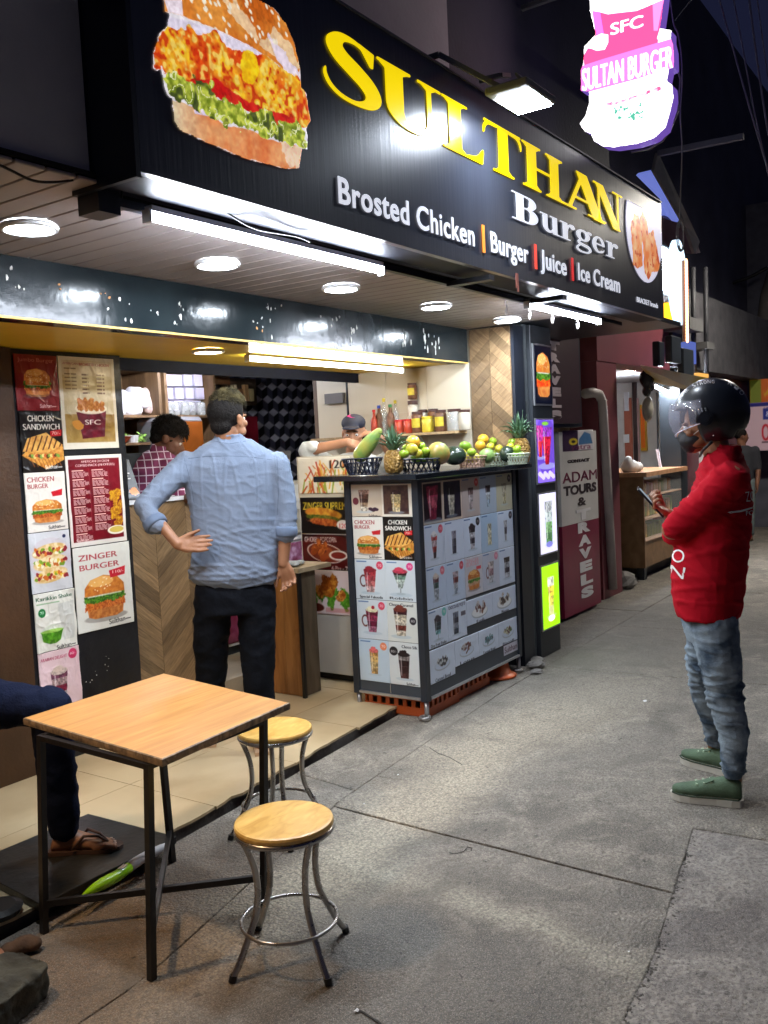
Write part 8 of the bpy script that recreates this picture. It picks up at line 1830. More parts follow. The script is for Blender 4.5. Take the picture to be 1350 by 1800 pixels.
limb(b, [P_(330, 817, D1), P_(290, 852, D1 - .05), P_(256, 890, D1 - .10), P_(266, 912, D1 - .13), P_(275, 922, D1 - .15)], [.074, .066, .061, .056, .052], 16)
limb(b, [P_(486, 817, D1), P_(498, 860, D1), P_(504, 900, D1 - .01), P_(503, 938, D1 - .02)], [.072, .063, .058, .054], 16)
def m1mask(co): z = co[:, 2]; return np.where(z > 1.52, .45, 1.0)
def ridge(co, sc, sd, k=4.0, p=1.5):
 n = 1 - np.abs(snoise(co, sc, sd)) * k; return np.clip(n, 0, 1) ** p
def sh1(co, no):
 zl = ((1.42 - co[:, 2]) / .35).clip(.2, 1); zu = ((co[:, 2] - 1.15) / .3).clip(0, 1)
 q = co.copy(); q[:, 2] = co[:, 2] + (co[:, 0] - co[:, 1]) * .35
 a = .0075 * ridge(co, (2.2, 2.2, 19), 3, 6) * zl + .0055 * ridge(q, (3, 3, 25), 9, 6) * zl + .0045 * ridge(co, (15, 15, 2.0), 22, 6) * zu + .003 * ridge(q, (12, 12, 20), 31, 5) - .005
 return co + no * a[:, None]
shirt = fuse(b, 'shirt', .0075, m_blue, man1, smooth_it=4, wr=sh1)
bs_ = bvh_of(shirt); m_seam = mat('shirt seam', (.10, .125, .18), .9)
for pl in ([(330, 806), (360, 802), (400, 801), (440, 803), (478, 808)], [(322, 800), (330, 830), (337, 860), (341, 885)], [(486, 802), (488, 830), (489, 870), (487, 905)], [(372, 774), (402, 780), (432, 775)]):
 for q0, q1 in zip(pl[:-1], pl[1:]): decal('seam', '', q0[0], q0[1], 1, 1, 0, bs_, m_seam, man1, off=.0008, poly=[(0, 0), ((q1[0] - q0[0]) * .5, (q1[1] - q0[1]) * .5), (q1[0] - q0[0], q1[1] - q0[1]), (q1[0] - q0[0] + .9, q1[1] - q0[1] + 1.0), ((q1[0] - q0[0]) * .5 + .9, (q1[1] - q0[1]) * .5 + 1.0), (.9, 1.0)])
b = MB()
for (a_, c_, r_) in ((P_(268, 914, D1 - .13), P_(277, 926, D1 - .155), .062), (P_(503, 924, D1 - .02), P_(503, 943, D1 - .02), .061)): b.tube([a_, a_.lerp(c_, .5), c_], [r_ - .004, r_, r_ - .004], 18, caps=True)
o = fuse(b, 'rolled_cuff', .008, mat('darker blue cuff', (.13, .17, .25), .85), man1, smooth_it=3); o['kind'] = 'stuff'
b = MB()
loft(b, [band(352, 476, 990, D1, .17), band(346, 482, 1022, D1, .20), band(341, 487, 1050, D1, .23), band(343, 486, 1075, D1, .23)], 24)
limb(b, [P_(376, 1045, D1), P_(371, 1120, D1 + .05), P_(371, 1200, D1 + .10), FL + UP * .07], [.100, .094, .078, .064], 16)
limb(b, [P_(450, 1045, D1), P_(452, 1120, D1 - .01), P_(455, 1200, D1 - .03), FR + UP * .07], [.100, .094, .080, .066], 16)
fuse(b, 'trousers', .010, m_trs, man1, smooth_it=3, wr=folds(.005, (9, 9, 12), 6))
b = MB()
for ft in (FL, FR): 
 pass
m_sand = mat('tan sandal', (.50, .33, .20), .6)
for ft in (FL, FR):
 b = MB(); b.prism([(-.042, -.10), (.042, -.10), (.05, .05), (.042, .16), (0, .18), (-.042, .16), (-.05, .05)], lambda u, v, t: tuple(ft + right * u + away * v + UP * t), .002, .022); b.build('sandal_sole', m_sand, man1)
 b = MB(); b.ring(ft + away * .07 + UP * .02, .05, .008, 16, 6, ax=tuple(away), a0=0, a1=2 * PI); b.build('sandal_strap', m_sand, man1)
m_hair2 = mat('lit curly hair', (.13, .10, .04), .7, col2=(.02, .017, .012), vscale=22, spec=.2)  # yellowish lamp light on the top curls, put into their colour
b = MB(); b.ell(L1(0, -.022, .034), (.086, .104, .092), R1, 20, 14); b.ell(L1(0, .0, .075), (.076, .092, .072), R1, 20, 14); b.ell(L1(0, -.06, -.03), (.06, .05, .05), R1)
o = fuse(b, 'hair', .007, m_hair, man1, smooth_it=2, wr=lambda co, no: co + no * (snoise(co, (60, 60, 60), 3) * .006 * (co[:, 2] > hc.z + .06))[:, None])
hair_tufts('hair_curls', L1(0, .0, .075), R1, (.078, .094, .072), 2300, .040, man1, m_hair2, 3, lambda v: v.z > .05, 2.2, .0042, 1.0)
hair_tufts('hair_sides', L1(0, -.022, .034), R1, (.086, .104, .092), 2500, .014, man1, m_hair, 5, lambda v: v.z > -.75 and v.y < .3, .6, .002, .3)
D2 = 4.06
man2 = empty('person', (float(g(1262, 1395)[0]), float(g(1262, 1395)[1]), 0), 'man in a red shirt, black helmet and mask looking at his phone', 'person')
away, right = hdir(1250); left = -right
b = MB(); f2 = (left * .97 + away * .05 - UP * .10).normalized(); u2 = (UP * .99 + left * .1).normalized()
hc2 = P_(1241, 748, D2); L2, R2 = head_skin(b, hc2, f2, u2, 1.0, neck_to=P_(1268, 815, D2))
loft(b, [band(1248, 1300, 800, D2, .14), band(1230, 1312, 825, D2, .34), band(1215, 1318, 880, D2, .34), band(1192, 1302, 980, D2, .30), band(1208, 1288, 1085, D2, .24)], 20)
W2 = P_(1177, 905, D2 + .06)
limb(b, [P_(1285, 842, D2 - .18), P_(1182, 930, D2 - .14), P_(1192, 944, D2 + .08)], [.06, .045, .03]); limb(b, [P_(1280, 842, D2 + .20), P_(1210, 935, D2 + .22), W2], [.06, .045, .027])
hd2 = (P_(1146, 886, D2 + .03) - W2).normalized()
hand(b, W2, hd2, (-away * .25 + UP * .9 + right * .15), 1.0, curl=(.75, .8, .85, .9), side=1, thumb=(.45, .75))
hand(b, P_(1192, 944, D2 + .08), (away * .9 + UP * .3), (right * 1.0), .95, curl=(.5, .5, .5, .5), side=1)
NF, NH = g(1180, 1402), g(1306, 1416); FF, FH = g(1198, 1338), g(1268, 1358)
NA, FA = V3(g(1290, 1405)) + UP * .09, V3(g(1258, 1348)) + UP * .09
limb(b, [P_(1252, 1115, D2 - .07), P_(1275, 1235, D2 - .06), P_(1290, 1300, D2 - .05), NA], [.075, .052, .042, .036]); limb(b, [P_(1243, 1115, D2 + .10), P_(1240, 1220, D2 + .26), P_(1255, 1275, D2 + .33), FA], [.07, .046, .038, .034])
for a_, t_ in ((NA, V3(NF)), (FA, V3(FF))): b.tube([a_ - UP * .03, a_ * .45 + t_ * .55 + UP * .0], [.036, .03], 10)
fuse(b, 'body', .0048, sk_brown, man2, smooth_it=3)
eyes(L2, R2, 1.0, man2)
m_red = mat('bright red jersey', (.46, .008, .020), .9, col2=(.36, .004, .014), vscale=6, bump=.3, bscale=260, spec=.12)
b = MB()
loft(b, [band(1256, 1300, 786, D2, .15), band(1236, 1306, 800, D2, .24), band(1224, 1316, 822, D2, .35), band(1216, 1322, 855, D2, .39), band(1206, 1323, 900, D2, .38), band(1187, 1320, 945, D2, .37), band(1176, 1316, 990, D2, .37), band(1178, 1311, 1040, D2, .37), band(1184, 1304, 1072, D2, .37), band(1188, 1302, 1083, D2, .36)], 28)
b.tube([P_(1276, 780, D2), P_(1274, 806, D2)], [.064, .075], 16)
limb(b, [P_(1282, 846, D2 - .17), P_(1236, 888, D2 - .17), P_(1188, 926, D2 - .15), P_(1184, 938, D2 - .04), P_(1194, 940, D2 + .08)], [.080, .073, .058, .052, .045], 16)
limb(b, [P_(1280, 846, D2 + .19), P_(1212, 932, D2 + .20), P_(1186, 910, D2 + .09)], [.08, .06, .042], 16)
def sh2(co, no):
 q = co.copy(); q[:, 2] = co[:, 2] - (co[:, 1]) * .55; zu = ((co[:, 2] - 1.12) / .2).clip(0, 1)
 a = .006 * ridge(co, (2.6, 2.6, 15), 13, 5) * (1 - .6 * zu) + .007 * ridge(q, (3, 3, 21), 19, 5) * zu + .004 * ridge(q, (9, 9, 18), 27, 5) - .005
 return co + no * a[:, None]
tee = fuse(b, 'jersey', .0075, m_red, man2, smooth_it=4, wr=sh2)
bt_ = bvh_of(tee); m_wp = mat('white shirt print', (.8, .78, .78), .6, var=.03)
decal('back_lettering', 'ZO', 1311, 882, 17, 19, -.1, bt_, m_wp, man2); decal('back_lettering', 'FO', 1311, 906, 14, 8, -.1, bt_, m_wp, man2)
decal('side_lettering', 'ZON', 1203, 943 + 0, 74, 22, PI / 2 + .18, bt_, m_wp, man2) if False else None
decal('side_lettering', 'N', 1176, 1013, 26, 22, -.05 + 0.25, bt_, m_wp, man2); decal('side_lettering', 'O', 1181, 988, 22, 24, .05, bt_, m_wp, man2)
decal('back_stripe', '', 1278, 900, 1, 1, 0, bt_, m_wp, man2, poly=[(0, 0), (22, -3), (40, -8), (44, -9), (44, -6), (24, 0), (6, 2)])
decal('chest_mark', '', 1204, 870, 1, 1, 0, bt_, m_wp, man2, poly=[(0, 0), (5, -8), (8, -6), (6, 4), (2, 6)])
m_jean = mat('faded blue denim', (.26, .33, .40), .85, col2=(.055, .085, .13), vscale=9, thr=(.38, .60), bump=.35, bscale=160, spec=.12)
b = MB()
loft(b, [band(1196, 1296, 1060, D2, .29), band(1198, 1299, 1100, D2, .31), band(1206, 1298, 1125, D2, .29)], 24)
limb(b, [P_(1256, 1100, D2 - .08), P_(1266, 1165, D2 - .08), P_(1276, 1235, D2 - .06), P_(1290, 1285, D2 - .05), P_(1289, 1350, D2 - .03)], [.098, .086, .072, .064, .050], 16)
limb(b, [P_(1244, 1100, D2 + .10), P_(1236, 1165, D2 + .18), P_(1240, 1220, D2 + .26), P_(1254, 1268, D2 + .32), P_(1257, 1300, D2 + .36)], [.09, .078, .064, .055, .043], 16)
def jn(co, no):
 wz = np.exp(-((co[:, 2] - .50) / .12) ** 2) + .4 + np.exp(-((co[:, 2] - .16) / .08) ** 2) * .6
 return co + no * ((.008 * ridge(co, (6, 6, 24), 31) + .006 * ridge(co, (11, 11, 34), 37) - .004) * wz)[:, None]
jeans = fuse(b, 'jeans', .0072, m_jean, man2, smooth_it=3, wr=jn)
m_shoe = mat('green canvas', (.095, .155, .09), .75, col2=(.06, .10, .06), vscale=14, bump=.3, bscale=150); m_sole = mat('off white rubber', (.55, .54, .48), .6, var=.1, vscale=20)
for t_, h_ in ((NF, NH), (FF, FH)):
 t_, h_ = V3(t_), V3(h_); hh = t_ + (h_ - t_).normalized() * .295; d_, s__, L_ = shoe(t_, hh, .105, m_shoe, m_sole, man2)
 b = MB(); b.prism([(-.03, .0), (.03, .0), (.028, .035), (-.028, .035)], lambda u, v, t: tuple(hh + d_ * (L_ * .40 + v) + s__ * u + UP * (.101 - v * .45 + t)), 0, .006); b.build('strap', m_shoe, man2)
 MB().tube([hh + d_ * L_ * q + UP * .036 + s__ * sd_ * w_ for sd_ in (1,) for q, w_ in ((.03, .02), (.06, .044), (.35, .046), (.7, .054), (.88, .044), (.97, .025))] + [hh + d_ * L_ * q + UP * .036 - s__ * w_ for q, w_ in ((.97, .025), (.88, .044), (.7, .054), (.35, .046), (.06, .044), (.03, .02))], .0035, 6).build('sole_welt', mat('dark green welt', (.03, .05, .03), .8), man2)
 b = MB()
 for q in (.42, .52, .62): b.bar(hh + d_ * L_ * q + UP * (.128 - q * .075) - s__ * .03, hh + d_ * L_ * q + UP * (.128 - q * .075) + s__ * .03 + d_ * .01, .009, .006)
 o = b.build('laces', mat('pale green lace', (.34, .44, .30), .7), man2); o['kind'] = 'stuff'
b = MB(); b.ell(L2(0, .052, -.052), (.064, .066, .046), R2, 20, 14); b.ell(L2(0, .088, -.036), (.030, .034, .030), R2); b.ell(L2(0, .070, -.085), (.034, .034, .022), R2)
mk_ = fuse(b, 'face_mask', .006, mat('black cloth mask', (.015, .014, .018), .6, bump=.2), man2, smooth_it=3)
MB().tube([L2(-.062, .05, -.03), L2(-.078, .0, -.0)], .0018, 6).build('ear_loop', m_eye, man2)
m_helm = mat('matt black helmet', (.012, .014, .020), .32, var=.1, coat=.1, spec=.6)
hC = L2(0, -.028, .045); hr = (.130, .152, .150)
def shell(cut, rad, nu=64, nv=40, thick=.008, c=hC):
 b = MB(); vs = []; ids = {}
 for i in range(nv + 1):
  el = -PI / 2 + PI * i / nv
  for k in range(nu):
   az = 2 * PI * k / nu; v = Vector((math.cos(el) * math.sin(az), math.cos(el) * math.cos(az), math.sin(el))); vs.append(v)
 fs = []
 for i in range(nv):
  for k in range(nu):
   q = (i * nu + k, i * nu + (k + 1) % nu, (i + 1) * nu + (k + 1) % nu, (i + 1) * nu + k); m_ = sum((vs[j] for j in q), Vector()) / 4
   if cut(m_.normalized()): fs.append(q)
 used = sorted({j for f in fs for j in f}); re_ = {j: n for n, j in enumerate(used)}; N = len(used)
 def pt(v, k_): 
  z = v.z; y = v.y; return c + R2 @ Vector((v.x * rad[0] * k_, y * rad[1] * k_, (z if z > 0 else z * .95) * rad[2] * k_))
 V_ = [pt(vs[j], 1) for j in used] + [pt(vs[j], 1 - thick / .15) for j in used]; F_ = [tuple(re_[j] for j in f) for f in fs]; S = {(f[i], f[(i + 1) % 4]) for f in F_ for i in range(4)}
 F2 = F_ + [tuple(reversed([j + N for j in f])) for f in F_] + [(b_, a_, a_ + N, b_ + N) for a_, b_ in S if (b_, a_) not in S]
 return MB().add(V_, F2)
def hcut(v):
 az = abs(math.degrees(math.atan2(v.x, v.y))); el = math.degrees(math.asin(max(-1, min(1, v.z))))
 if el < -52: return False
 return not (az < 58 and el < 14) and not (az < 66 and el < -12) and not (az > 140 and el < -38)
sh_ = shell(hcut, hr).build('helmet', m_helm, man2, smooth=True)
vis = shell(lambda v: abs(math.degrees(math.atan2(v.x, v.y))) < 82 and -30 + abs(math.degrees(math.atan2(v.x, v.y))) * .22 < math.degrees(math.asin(v.z)) < 24, (.142, .176, .158), 72, 60, .003).build('visor', mat('clear visor', (.6, .6, .75), .04, alpha=.13, spec=1.0, var=.0), man2, smooth=True)
b = MB(); azs = [R_(-82 + 164 * i / 30) for i in range(31)]
b.tube([hC + R2 @ Vector((math.cos(R_(-30 + abs(math.degrees(a)) * .22)) * math.sin(a) * .143, math.cos(R_(-30 + abs(math.degrees(a)) * .22)) * math.cos(a) * .177, math.sin(R_(-30 + abs(math.degrees(a)) * .22)) * .150)) for a in azs], .0022, 6); b.build('visor_rim', mat('visor rim', (.7, .7, .85), .15), man2, smooth=True)
pvt = L2(-.137, -.01, .028)
for k, r_ in enumerate((.030, .022, .014)): b = MB(); sd = R2 @ Vector((-1, 0, 0)); b.tube([pvt + sd * (.000 + k * .004), pvt + sd * (.005 + k * .004)], r_, 20); b.build('visor_pivot', m_helm, man2)
b = MB(); 
for t_ in range(4): b.tube([L2(-.122 - .002 * t_, .03 - .014 * t_, .072), L2(-.134 - .001 * t_, .022 - .014 * t_, .045), L2(-.134, .028 - .012 * t_, .015)], .004, 6)
o = b.build('visor_ribs', m_helm, man2, smooth=True); o['kind'] = 'stuff'
MB().ell(L2(-.128, -.03, -.045), (.003, .003, .003), None, 8, 6).build('rivet', m_rail, man2)
b = MB(); b.tube([L2(-.10, -.02, -.07), L2(-.075, .02, -.10), L2(-.02, .04, -.125)], .006, 6).build('chin_strap', m_blk, man2, smooth=True)
bh_ = bvh_of(sh_); txt = 'LINK STRONG'; nT = len(txt)
for i, ch in enumerate(txt):
 t = i / (nT - 1); ang = R_(-152 + t * 62); X_ = 1253 + 62 * math.cos(ang); Y_ = 726 + 55 * math.sin(ang)
 if ch != ' ': decal('helmet_lettering', ch, X_ - 2, Y_ + 3, 5, 6.5, ang + PI / 2, bh_, m_wp, man2, off=.001)
for i, ch in enumerate('RACER1O'):
 t = i / 6; ang = R_(-112 + t * 72); X_ = 1256 + 59 * math.cos(ang); Y_ = 722 + 55 * math.sin(ang)
 decal('helmet_lettering', ch, X_ - 3, Y_ + 3, 8, 8, ang + PI / 2, bh_, m_wp, man2, off=.001) if i > 3 else None
ph = empty('phone', P_(1140, 880, D2 + .02), 'dark smartphone held out in the hand of the man in red', 'phone')
pa, pb_ = P_(1121, 858, D2 + .02), P_(1152, 892, D2 + .03); dd_ = (pb_ - pa).normalized(); sdv = away; nn_ = dd_.cross(sdv).normalized()
b = MB(); b.bar(pa, pb_ + dd_ * .05, .070, .009, up=tuple(nn_)); b.build('phone_body', mat('black phone', (.015, .015, .02), .2), ph, bevel=.002)
b = MB(); q0, q1 = pa + dd_ * .006, pb_ + dd_ * .044; upn = (nn_ if nn_.z > 0 else -nn_)
b.add([q0 + sdv * .031 + upn * .0056, q1 + sdv * .031 + upn * .0056, q1 - sdv * .031 + upn * .0056, q0 - sdv * .031 + upn * .0056], [(0, 1, 2, 3)]); b.build('phone_screen', emat('dim phone screen', (.5, .6, .7), .5), ph)
D3 = 6.0; away, right = hdir(290)
m_check = mat('checked shirt', (.20, .03, .09), .8)
n_ = m_check.node_tree.nodes; l_ = m_check.node_tree.links; tc_ = n_.new('ShaderNodeTexCoord'); sp_ = n_.new('ShaderNodeSeparateXYZ'); l_.new(tc_.outputs['Object'], sp_.inputs[0])
def stripe(src, per, wd):
 a = n_.new('ShaderNodeMath'); a.operation = 'PINGPONG'; a.inputs[1].default_value = per; l_.new(src, a.inputs[0]); c = n_.new('ShaderNodeMath'); c.operation = 'LESS_THAN'; c.inputs[1].default_value = wd; l_.new(a.outputs[0], c.inputs[0]); return c.outputs[0]
ad_ = n_.new('ShaderNodeMath'); ad_.operation = 'ADD'; l_.new(sp_.outputs[0], ad_.inputs[0]); ad2 = n_.new('ShaderNodeMath'); ad2.operation = 'MULTIPLY'; ad2.inputs[1].default_value = -.7; l_.new(sp_.outputs[1], ad2.inputs[0]); l_.new(ad2.outputs[0], ad_.inputs[1])
mxm = n_.new('ShaderNodeMath'); mxm.operation = 'MAXIMUM'; l_.new(stripe(sp_.outputs[2], .024, .0032), mxm.inputs[0]); l_.new(stripe(ad_.outputs[0], .026, .0034), mxm.inputs[1])
mc_ = n_.new('ShaderNodeMix'); mc_.data_type = 'RGBA'; mc_.inputs['A'].default_value = (.16, .025, .08, 1); mc_.inputs['B'].default_value = (.62, .52, .64, 1); l_.new(mxm.outputs[0], mc_.inputs['Factor']); l_.new(mc_.outputs['Result'], n_['Principled BSDF'].inputs['Base Color'])
p0 = P_(280, 900, D3); man3 = empty('person', (p0.x, p0.y, .15), 'man in a maroon checked shirt looking down behind the counter', 'person')
b = MB(); f3 = (right * .86 + away * -.05 - UP * .42).normalized(); u3 = (UP * .9 + right * .35).normalized()
L3, R3 = head_skin(b, P_(296, 772, D3), f3, u3, 1.0, neck_to=P_(272, 806, D3))
loft(b, [band(250, 300, 800, D3, .12), band(225, 312, 830, D3, .3), band(228, 312, 930, D3, .24), band(232, 308, 1020, D3, .24)], 20)
limb(b, [P_(300, 825, D3 - .15), P_(322, 880, D3 - .25), P_(345, 868, D3 - .45)], [.05, .04, .028]); hand(b, P_(345, 868, D3 - .45), right, -UP, .95, side=1)
for dx in (-12, 16): q = P_(270 + dx, 1010, D3); limb(b, [q, Vector((q.x, q.y, .6)), Vector((q.x, q.y, .17))], [.09, .06, .04])
fuse(b, 'body', .009, sk_dark, man3, smooth_it=3); eyes(L3, R3, 1.0, man3)
b = MB(); loft(b, [band(258, 300, 792, D3, .13), band(236, 308, 804, D3, .30), band(222, 316, 826, D3, .40), band(222, 318, 900, D3, .32), band(224, 316, 1010, D3, .30)], 24); limb(b, [P_(298, 826, D3 - .16), P_(322, 880, D3 - .26)], [.078, .06], 14)
fuse(b, 'shirt', .012, m_check, man3, smooth_it=3, wr=folds(.006, (8, 8, 14), 4))
b = MB(); b.tube([P_(266, 798, D3), P_(292, 802, D3 - .02)], [.07, .072], 16); fuse(b, 'collar', .010, m_check, man3, smooth_it=1)
b = MB(); q = P_(270, 1000, D3); loft(b, [band(222, 318, 1000, D3, .30), band(224, 316, 1060, D3, .30)], 20)
for dx in (-12, 16): q = P_(270 + dx, 1040, D3); limb(b, [q, Vector((q.x, q.y, .6)), Vector((q.x, q.y, .2))], [.11, .085, .06])
fuse(b, 'trousers', .014, m_trs, man3, smooth_it=2)
b = MB(); b.ell(L3(0, -.028, .045), (.088, .104, .090), R3, 20, 14); b.ell(L3(0, .035, .085), (.070, .065, .050), R3); b.ell(L3(0, -.07, -.02), (.06, .05, .05), R3)
fuse(b, 'hair', .009, m_hair, man3, smooth_it=2, wr=lambda co, no: co + no * (snoise(co, (34, 34, 34), 3) * .014)[:, None])
hair_tufts('hair_locks', L3(0, -.01, .06), R3, (.090, .110, .090), 900, .05, man3, m_hair, 8, lambda v: v.z > -.1, .8, .004, .5)
D4 = 6.35; away, right = hdir(625); p0 = P_(625, 900, D4)
man4 = empty('person', (p0.x, p0.y, .15), 'man in a dark cap and pale shirt cutting fruit behind the cart', 'person')
b = MB(); f4 = (-away * .85 - right * .15 - UP * .16).normalized(); u4 = (UP * .98 - away * .1).normalized()
L4, R4 = head_skin(b, P_(622, 761, D4), f4, u4, 1.0, neck_to=P_(622, 805, D4 + .06))
loft(b, [band(602, 646, 800, D4 + .05, .12), band(575, 670, 822, D4 + .05, .22), band(582, 666, 920, D4 + .05, .22), band(585, 664, 1010, D4 + .05, .22)], 20)
hw = P_(612, 777, D4 - .26)
limb(b, [P_(578, 822, D4), P_(541, 792, D4 - .12), hw], [.055, .046, .028]); hand(b, hw, right * .85 - UP * .35 - away * .1, -UP * .6 - right * .2 + away * .5, 1.0, curl=(.6, .65, .7, .75), side=1, thumb=(.4, .6))
hw2 = P_(668, 770, D4 - .25)
limb(b, [P_(668, 822, D4), P_(690, 800, D4 - .14), hw2], [.055, .044, .028]); hand(b, hw2, -right * .7 + UP * .3, -UP + away * .3, 1.0, curl=(.5, .5, .5, .5), side=-1)
for dx in (-12, 12): q = P_(625 + dx, 1000, D4); limb(b, [q, Vector((q.x, q.y, .6)), Vector((q.x, q.y, .17))], [.09, .06, .04])
fuse(b, 'body', .0075, skinmat('warm brown skin', (.44, .22, .125), (.34, .16, .09)), man4, smooth_it=3); eyes(L4, R4, 1.0, man4)
m_pale = mat('pale grey shirt', (.50, .50, .47), .85, var=.08, bump=.2, bscale=100)
b = MB(); loft(b, [band(606, 644, 796, D4 + .05, .14), band(582, 664, 806, D4 + .05, .22), band(570, 674, 824, D4 + .05, .27), band(574, 670, 920, D4 + .05, .27), band(576, 668, 1020, D4 + .05, .27)], 24)
limb(b, [P_(580, 822, D4), P_(560, 806, D4 - .06), P_(541, 792, D4 - .12), P_(550, 786, D4 - .15)], [.078, .070, .062, .050], 14); limb(b, [P_(668, 822, D4), P_(690, 800, D4 - .14)], [.075, .058], 14)
fuse(b, 'shirt', .011, m_pale, man4, smooth_it=2, wr=folds(.006, (10, 10, 16), 5))
b = MB(); 
for dx in (-12, 12): q = P_(625 + dx, 1000, D4); limb(b, [q, Vector((q.x, q.y, .6)), Vector((q.x, q.y, .2))], [.11, .085, .06])
fuse(b, 'trousers', .014, m_trs, man4, smooth_it=2)
b = MB(); b.ell(L4(0, -.012, .068), (.086, .104, .062), R4, 22, 14); b.ell(L4(0, -.05, .02), (.078, .062, .05), R4); b.ell(L4(0, .105, .052), (.066, .050, .010), R4)
cap_ = fuse(b, 'cap', .007, mat('navy black cap', (.012, .014, .03), .7), man4, smooth_it=2)
bc_ = bvh_of(cap_); m_pk = mat('pink emblem', (.75, .03, .22), .6)
decal('cap_emblem', '', 620, 729, 1, 1, 0, bc_, m_pk, man4, poly=[(-11, 3), (-4, 0), (-5, -5), (0, -3), (4, -7), (6, -2), (12, 0), (6, 4), (2, 6), (-4, 5)])
b = MB(); b.ell(L4(0, -.04, -.02), (.080, .07, .05), R4, 16, 10); fuse(b, 'hair', .009, m_hair, man4, smooth_it=1)
D5 = 3.62; away, right = hdir(60)
fz0 = g(150, 1500, .078); man5 = empty('person', (float(fz0[0]) - .35, float(fz0[1]) + .35, .046), 'seated person in dark jeans and brown flip-flops, only legs in view at the left', 'person')
m_nav = mat('navy denim', (.007, .012, .034), .9, col2=(.004, .006, .018), vscale=6, bump=.35, bscale=120, spec=.1)
heel, toe = V3(g(86, 1497, .082)), V3(g(212, 1487, .082)); dft = (toe - heel).normalized(); sft = dft.cross(UP).normalized(); heel = toe - dft * .265
ank = heel + dft * .055 + UP * .10; kn1 = P_(86, 1245, 3.60); hip1 = P_(-120, 1232, 3.75)
kn2 = P_(-58, 1300, 3.25); an2 = P_(-42, 1640, 3.12); hip2 = P_(-230, 1262, 3.55); hipc = (hip1 + hip2) / 2
b = MB(); limb(b, [hip1, kn1, ank], [.085, .058, .038]); limb(b, [hip2, kn2, an2], [.085, .058, .038])
b.tube([ank, ank - UP * .05 - dft * .005], [.037, .036], 14)
loft(b, [(heel + dft * t * .265 + UP * (h_ / 2 + .002), sft * w_, UP * h_ / 2) for t, w_, h_ in ((.0, .018, .03), (.04, .028, .055), (.15, .033, .085), (.30, .034, .088), (.42, .037, .070), (.55, .042, .054), (.66, .046, .042), (.76, .045, .032), (.80, .040, .024))], 18)
for i, (t, ln, r_) in enumerate(((.034, .062, .0145), (.016, .060, .0105), (.000, .054, .0098), (-.016, .046, .0092), (-.031, .036, .0090))):
 p = heel + dft * (.190 - abs(t) * .1) + sft * t * -1 * (-1) + UP * .014; b.tube([p - dft * .02, p + dft * ln * .5 + UP * .006, p + dft * ln - UP * .001], [r_, r_ * .95, r_ * .85], 10); b.ell(p + dft * ln, r_ * .9, None, 8, 6)
f5 = an2 + (right * .2 - UP * .1); b.tube([an2, Vector((an2.x, an2.y, .06))], [.038, .036], 10); b.ell(Vector((an2.x, an2.y, .04)) + right * -.0, (.05, .11, .03), frame3(right - away))
torso5 = hipc; b2_ = [(torso5 + UP * z, right * w_ * .5 if False else away * w_, right * t_) for z, w_, t_ in ((-.05, .17, .13), (.1, .16, .12), (.3, .17, .12), (.48, .19, .11), (.55, .10, .07))]
loft(b, b2_, 20); L5, R5 = head_skin(b, torso5 + UP * .74 + right * .03, right, UP, 1.0, neck_to=torso5 + UP * .52)
for s_ in (-1, 1): limb(b, [torso5 + UP * .47 + away * .19 * s_, torso5 + UP * .22 + away * .24 * s_ - right * .03, torso5 + UP * .12 + away * .16 * s_ - right * .02], [.055, .042, .028]); hand(b, torso5 + UP * .12 + away * .16 * s_ - right * .02, right, -UP, .98, side=s_)
fuse(b, 'body', .005, sk_foot, man5, smooth_it=2); eyes(L5, R5, 1.0, man5)
b = MB(); limb(b, [hip1, hip1.lerp(kn1, .5), kn1, kn1.lerp(ank, .5), ank + UP * .0], [.115, .098, .082, .072, .060], 18); limb(b, [hip2, hip2.lerp(kn2, .5), kn2, kn2.lerp(an2, .5), an2], [.115, .098, .080, .068, .058], 18); b.ell(hipc, (.19, .16, .14))
fuse(b, 'jeans', .0095, m_nav, man5, smooth_it=3, wr=folds(.0055, (12, 12, 13), 9))
b = MB(); loft(b, [(c + UP * .0, a_ * 1.15, q * 1.18) for c, a_, q in b2_], 20)
for s_ in (-1, 1): limb(b, [torso5 + UP * .47 + away * .19 * s_, torso5 + UP * .22 + away * .24 * s_ - right * .03], [.075, .06])
fuse(b, 'shirt', .013, mat('dark shirt', (.05, .05, .06), .85), man5, smooth_it=2)
b = MB(); b.ell(L5(0, -.025, .045), (.084, .102, .088), R5); fuse(b, 'hair', .01, m_hair, man5, smooth_it=1)
m_ff = mat('brown flip flop', (.075, .040, .030), .5, bump=.2); prof = [(0, .5), (.05, .8), (.2, .85), (.45, .80), (.7, 1.0), (.88, .85), (.97, .5), (1, .12)]
h0 = heel - dft * .01; Lf = .285; ol = [h0 + dft * Lf * t + sft * .05 * q for t, q in prof] + [h0 + dft * Lf * t - sft * .05 * q for t, q in reversed(prof)]; n = len(ol)
b = MB(); b.add([Vector((p.x, p.y, .0775)) for p in ol] + [Vector((p.x, p.y, .0915)) for p in ol], [tuple(reversed(range(n))), tuple(range(n, 2 * n))] + [(i, (i + 1) % n, n + (i + 1) % n, n + i) for i in range(n)])
b.build('flip_flop_sole', m_ff, man5)
tp = h0 + dft * .232 + sft * .012 + UP * .028
for s_ in (-1, 1):
 q = h0 + dft * .10 + sft * .050 * s_ + UP * .02; b = MB(); b.tube([q, q.lerp(tp, .35) + UP * .044 + sft * .002 * s_, q.lerp(tp, .75) + UP * .030, tp], [.004, .0065, .0055, .004], 8); b.build('flip_flop_strap', m_ff, man5, smooth=True)
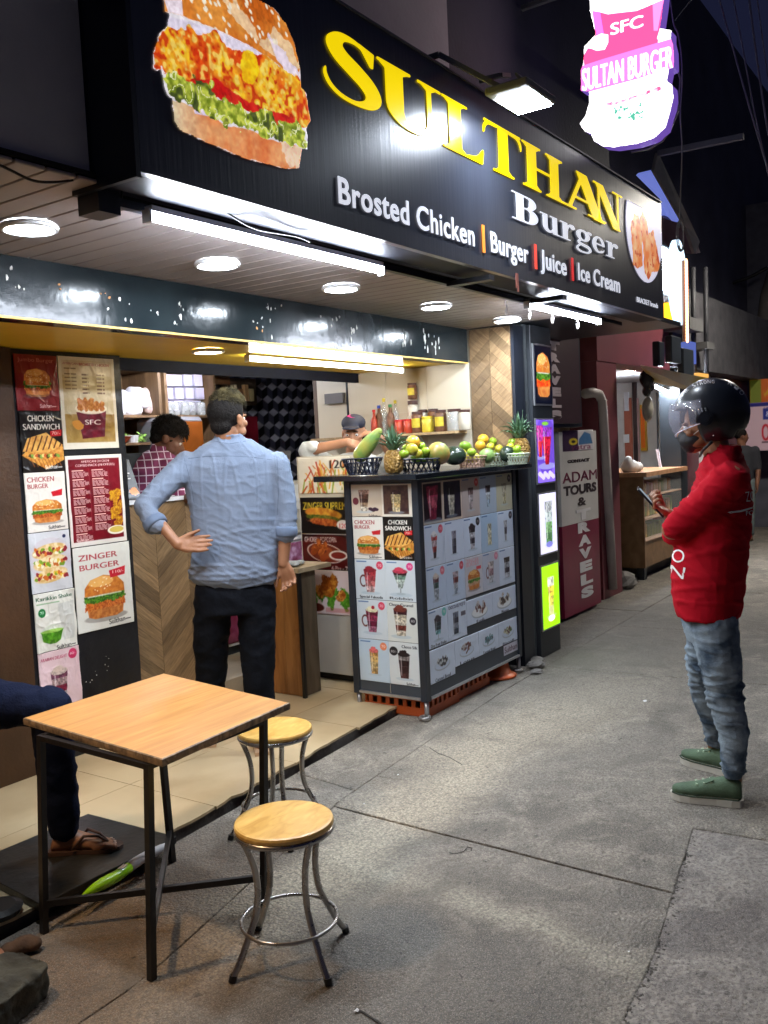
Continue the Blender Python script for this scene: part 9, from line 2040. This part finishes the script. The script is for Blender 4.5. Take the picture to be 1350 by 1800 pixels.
for t, ln in ((.034, .062), (.016, .060), (.000, .054), (-.016, .046), (-.031, .036)):
 MB().ell(heel + dft * (.190 - abs(t) * .1 + ln) + sft * t + UP * .023, (.0055, .007, .002), frame3(dft), 8, 5).build('toenail', mat('toenail', (.62, .42, .34), .35), man5)
def far_person(px, py_foot, dist, h, label, shirt_c, trs_c, skin=sk_dark, ph=0.0):
 away, right = hdir(px); base_ = P_(px, py_foot, dist); base_.z = 0; s_ = h / 1.72
 t = empty('person', tuple(base_), label, 'person', 'people standing far down the street'); U = lambda x, y, z: base_ + (right * x + away * y + UP * z) * s_
 b = MB(); fdir_ = (right * math.cos(ph) + away * math.sin(ph)).normalized()
 head_skin(b, U(0, 0, 1.60), fdir_, k=s_, neck_to=U(0, 0, 1.45)); loft(b, [(U(0, 0, z), right * a_ * s_, away * c_ * s_) for z, a_, c_ in ((.9, .14, .1), (1.1, .13, .1), (1.35, .17, .1), (1.45, .08, .06))], 14)
 for q in (-1, 1):
  limb(b, [U(q * .19, 0, 1.38), U(q * .23, 0, 1.1), U(q * .21, -.06, .86)], [.05 * s_, .04 * s_, .03 * s_]); hand(b, U(q * .21, -.06, .86), -UP, right * -q, s_, side=q)
  limb(b, [U(q * .09, 0, .88), U(q * .1, 0, .48), U(q * .1, 0, .08)], [.08 * s_, .055 * s_, .038 * s_]); b.ell(U(q * .1, -.05, .035), (.045 * s_, .12 * s_, .035 * s_), frame3(away))
 fuse(b, 'body', .018, skin, t, smooth_it=1)
 b = MB(); loft(b, [(U(0, 0, z), right * a_ * s_, away * c_ * s_) for z, a_, c_ in ((.86, .17, .13), (1.1, .17, .125), (1.36, .20, .125), (1.46, .10, .08))], 16)
 for q in (-1, 1): limb(b, [U(q * .19, 0, 1.38), U(q * .23, 0, 1.12)], [.07 * s_, .055 * s_])
 fuse(b, 'shirt', .022, mat('far shirt ' + label[:12], shirt_c, .85), t, smooth_it=1)
 b = MB()
 for q in (-1, 1): limb(b, [U(q * .09, 0, .88), U(q * .1, 0, .48), U(q * .1, 0, .12)], [.11 * s_, .08 * s_, .06 * s_])
 fuse(b, 'trousers', .022, mat('far trousers ' + label[:12], trs_c, .85), t, smooth_it=1)
 b = MB(); b.ell(U(0, 0, 1.64) - fdir_ * .02, (.085 * s_, .10 * s_, .09 * s_), frame3(fdir_)); b.build('hair', m_hair, t, smooth=True)
far_person(1338, 908, 17.6, 1.68, 'person in a black top and grey trousers far away at the right edge', (.02, .02, .025), (.10, .12, .12), sk_brown, 2.6)
far_person(1306, 905, 14.0, 1.62, 'person in a dark red top standing behind the shoulder of the man in red', (.10, .02, .02), (.03, .03, .03), sk_dark, .4)
far_person(1358, 895, 19.5, 1.70, 'person in a grey top half cut off by the right edge', (.2, .2, .22), (.05, .05, .06), sk_brown, 1.2)
